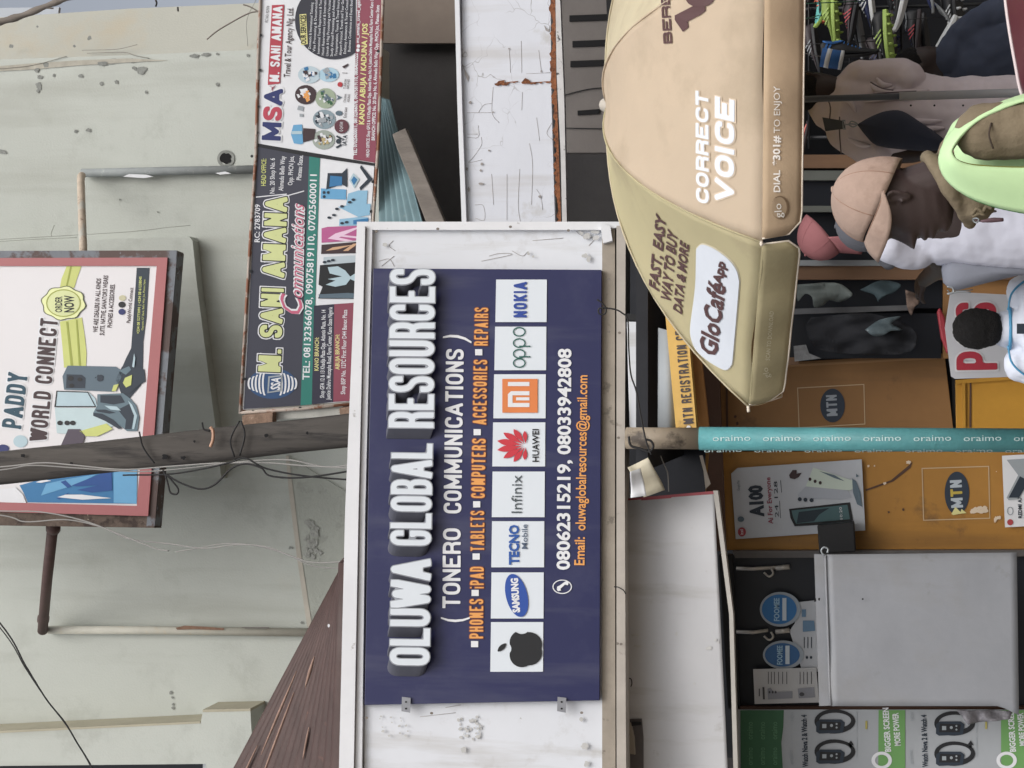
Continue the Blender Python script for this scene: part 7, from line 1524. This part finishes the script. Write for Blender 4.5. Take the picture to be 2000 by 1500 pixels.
roll(1604, 1645, 112, 118, C['blu'], .043, 'roll'); roll(1613, 1622, 113, 115, C['wht'], .0445, 'band'); roll(1640, 1646, 117, 118, C['wht'], .0445, 'band')
tube('fin', smoothp([Pl(SY - .26)(1645, 140), Pl(SY - .26)(1658, 148), Pl(SY - .26)(1668, 136)], 4), [.01, .014, .016, .018, .016, .012, .008, .006, .004], C['gry'], s_, n=8)
shoe((1734, 20), (1744, 128), SY, .29, [C['blk'], C['lime'], C['blk'], C['wht'], C['lime']], 'black boot with lime sole and white laces hanging toe down over the grey shirt', True, side=-1, yaw=20)
shoe((1700, -50), (1712, 56), SY + .05, .28, [C['nvy'], C['wht'], C['blk'], C['wht'], C['wht']], 'navy shoe with a jagged white sole at the top of the dark rack', side=-1, yaw=10)
shoe((1788, -70), (1757, 55), SY - .1, .31, [C['blk'], C['wht'], C['blk'], C['gry'], C['red']], 'black shoe with a thick white and orange sole cut by the picture edge', side=-1, yaw=8)
shoe((1862, 30), (1826, 100), SY - .05, .27, [C['gry'], C['wht'], C['gry'], C['wht'], C['red']], 'grey shoe with red and green side stripes over the navy clad person', side=1, yaw=-15, stripes=[(.30, .10, .42, .22), (.44, .10, .52, .19), (.56, .10, .62, .16)])
shoe((1868, -30), (1884, 74), SY + .1, .29, [C['blk'], C['blk'], C['blk'], C['wht'], C['wht']], 'black boot with white studs beside the striped grey shoe', True, side=-1, yaw=30)
shoe((1566, 320), (1580, 250), SY + .1, .20, [C['cor'], C['drk'], C['drk'], C['cor'], C['cor']], 'coral and black woven shoe half hidden under the parasol valance', side=1, yaw=0)
shoe((1720, 70), (1728, 140), SY + .3, .24, [C['drk'], C['blk'], C['drk'], C['gry'], C['nvy']], 'plain dark shoe hanging in the deep shade at the middle of the rack', side=-1, yaw=10)
shoe((1680, -10), (1668, 60), SY + .3, .24, [C['drk'], C['blk'], C['drk'], C['red'], C['red']], 'dull maroon black shoe behind the yellow green boot', side=-1, yaw=10)
shoe((1800, 20), (1795, 92), SY + .3, .24, [C['blk'], C['drk'], C['gry'], C['nvy'], C['red']], 'black shoe with a small red mark in the shade beside the thick white sole', side=-1, yaw=10)
random.seed(31)
for i_ in range(12):
    x_ = 1590 + (i_ % 4) * 74 + random.uniform(-14, 14); y_ = -70 + (i_ // 4) * 100 + random.uniform(-18, 18)
    shoe((x_, y_), (x_ + random.uniform(-16, 22), y_ + 92), 8.88, .25, [C[random.choice(['blk', 'nvy', 'drk', 'blk'])], C[random.choice(['blk', 'drk', 'gry'])], C['blk'], C[random.choice(['gry', 'drk'])], C[random.choice(['gry', 'nvy', 'drk'])]], 'dull dark shoe hanging deep in the shade at the back of the rack', i_ % 3 == 0, side=-1, yaw=random.uniform(-20, 25), hang=False)
stp = thing('grey_strap', 'broad grey cloth strap hanging down behind the striped grey shoe', 'strap', Pl(SY)(1875, 60))
arcs = smoothp([Pl(SY - .02)(1830, 14), Pl(SY - .05)(1848, 30), Pl(SY)(1862, 50), Pl(SY + .03)(1877, 72)], 5); V = []
for p in arcs: V += [p + Vector((-.025, 0, -.01)), p + Vector((.025, .01, .01))]
mk('band', V, [(2 * i, 2 * i + 1, 2 * i + 3, 2 * i + 2) for i in range(len(arcs) - 1)], C['gry'], stp, smooth=True, solid=.004)
for a_, b_, lb in (((1552, 8), (1690, 2), 'thin green cord strung from the parasol to the teal running shoe'), ((1552, 42), (1600, 30), 'second thin green cord strung under the first at the shoe rack'), ((1552, 100), (1612, 112), 'thin grey string running to the blue ankle roll')):
    tag(tube('string', [Pl(8.2)(*a_), Pl(8.4)(*b_)], .0025, C['grn'] if 'green' in lb else M_WIREG, n=5), lb, 'cord')
rk = thing('shoe_rack', 'dark wire rack the shoes hang from inside the right hand shop', 'rack', Pl(8.95)(1700, 0))
for x in (1580, 1660, 1760, 1850): tube('rail', [Pl(8.95)(x, -300), Pl(8.95)(x, 290)], .006, M_BLACK, rk, n=6)
for y in (-200, 20, 270): tube('upright', [Pl(8.97)(1500, y), Vector((Pl(8.97)(1700, y).x, 8.97, 0.12))], .01, M_BLACK, rk, n=6)
# pink cap on display
pc = thing('cap', 'dusty pink cap hanging on the dark display pane', 'cap', Pl(9.5)(1600, 470))
MP = headM(Pl(9.5)(1606, 462), (-.62, -.15, -.75), (-.75, -.1, .62))
cap_parts(MP @ Matrix.Translation((0, 0, -.05)), mat('dusty_pink', (158, 96, 100), .85, var=.06, vs=10), pc, 1.25, brim_mat=MATS['dusty_pink'])
# ------------------------------------------------------------------ maroon car roof at the corner
Y6 = 5.2
car = thing('parked_car', 'maroon car whose roof edge with pale trim cuts the picture corner by the shoes', 'car', Vector((Pl(Y6)(1980, -300).x, Y6, 0)))
e0 = [Pl(Y6)(x, y) for x, y in ((2060, 196), (2020, 193), (2000, 186), (1986, 120), (1974, 50), (1966, -20), (1962, -120), (1966, -420), (1990, -760), (2080, -960))]
e0 = smoothp(e0, 5); V = []; k = len(e0); Fc = []
for d, dz in ((0, 0), (.02, -.02), (.03, -.06), (.035, -.10)): V += [p + Vector((0, d, dz)) for p in e0]
W4 = [Vector((p.x, p.y - 1.3, p.z)) for p in e0]; mid = [p + Vector((0, -.65, .03)) for p in e0]
Vr = e0 + [p + Vector((0, -.2, .02)) for p in e0] + mid + [p + Vector((0, -1.1, .02)) for p in e0] + W4; Fr = []
for r in range(4):
    for i in range(k - 1): Fr.append((r * k + i, r * k + i + 1, (r + 1) * k + i + 1, (r + 1) * k + i))
for r in range(3):
    for i in range(k - 1): Fc.append((r * k + i, r * k + i + 1, (r + 1) * k + i + 1, (r + 1) * k + i))
M_CAR = mat('maroon_car_paint', (112, 40, 56), .3, var=.05, vs=3, spec=.6)
mk('roof', Vr, Fr, M_CAR, car, smooth=True, solid=.006); mk('side_frame', V, Fc, M_CAR, car, smooth=True, solid=.006)
tube('roof_trim', [p + Vector((0, -.012, .006)) for p in e0], .006, mat('pale_trim_strip', (206, 190, 188), .4), car, n=6)
tube('door_seal', [p + Vector((0, .034, -.05)) for p in e0], .005, mat('rubber_red', (90, 34, 46), .5), car, n=6)
xL, xR = e0[0].x, e0[-1].x; zb = min(e0[0].z, e0[-1].z)
box('window', (xL + .12, Y6 - 1.28, .92), (xR - .12, Y6 - 1.26, zb + .02), M_GLASSD, car)
V, Fc = rings_to_mesh([[Vector((x, y, z)) for y, z in ((Y6 - 1.38, .28), (Y6 - 1.44, .55), (Y6 - 1.40, .9), (Y6 + .06, .9), (Y6 + .10, .55), (Y6 + .04, .28))] for x in (xL - .02, xL, xL + .02, xR, xR + .5, xR + .8)]); V, Fc = orient(V, Fc)
mk('body', V, Fc, M_CAR, car, bevel=.03)
for x in (xL + .4, xR + .2):
    for y in (Y6 - 1.42, Y6 - .14):
        V, Fc = tubeg([Vector((x, y, .31)), Vector((x, y + .2, .31))], .31, 24); w_ = mk('wheel', V, Fc, M_BLACK, car, bevel=.02); V, Fc = tubeg([Vector((x, y - .012, .31)), Vector((x, y + .02, .31))], .19, 16); mk('rim', V, Fc, M_ALU, w_)
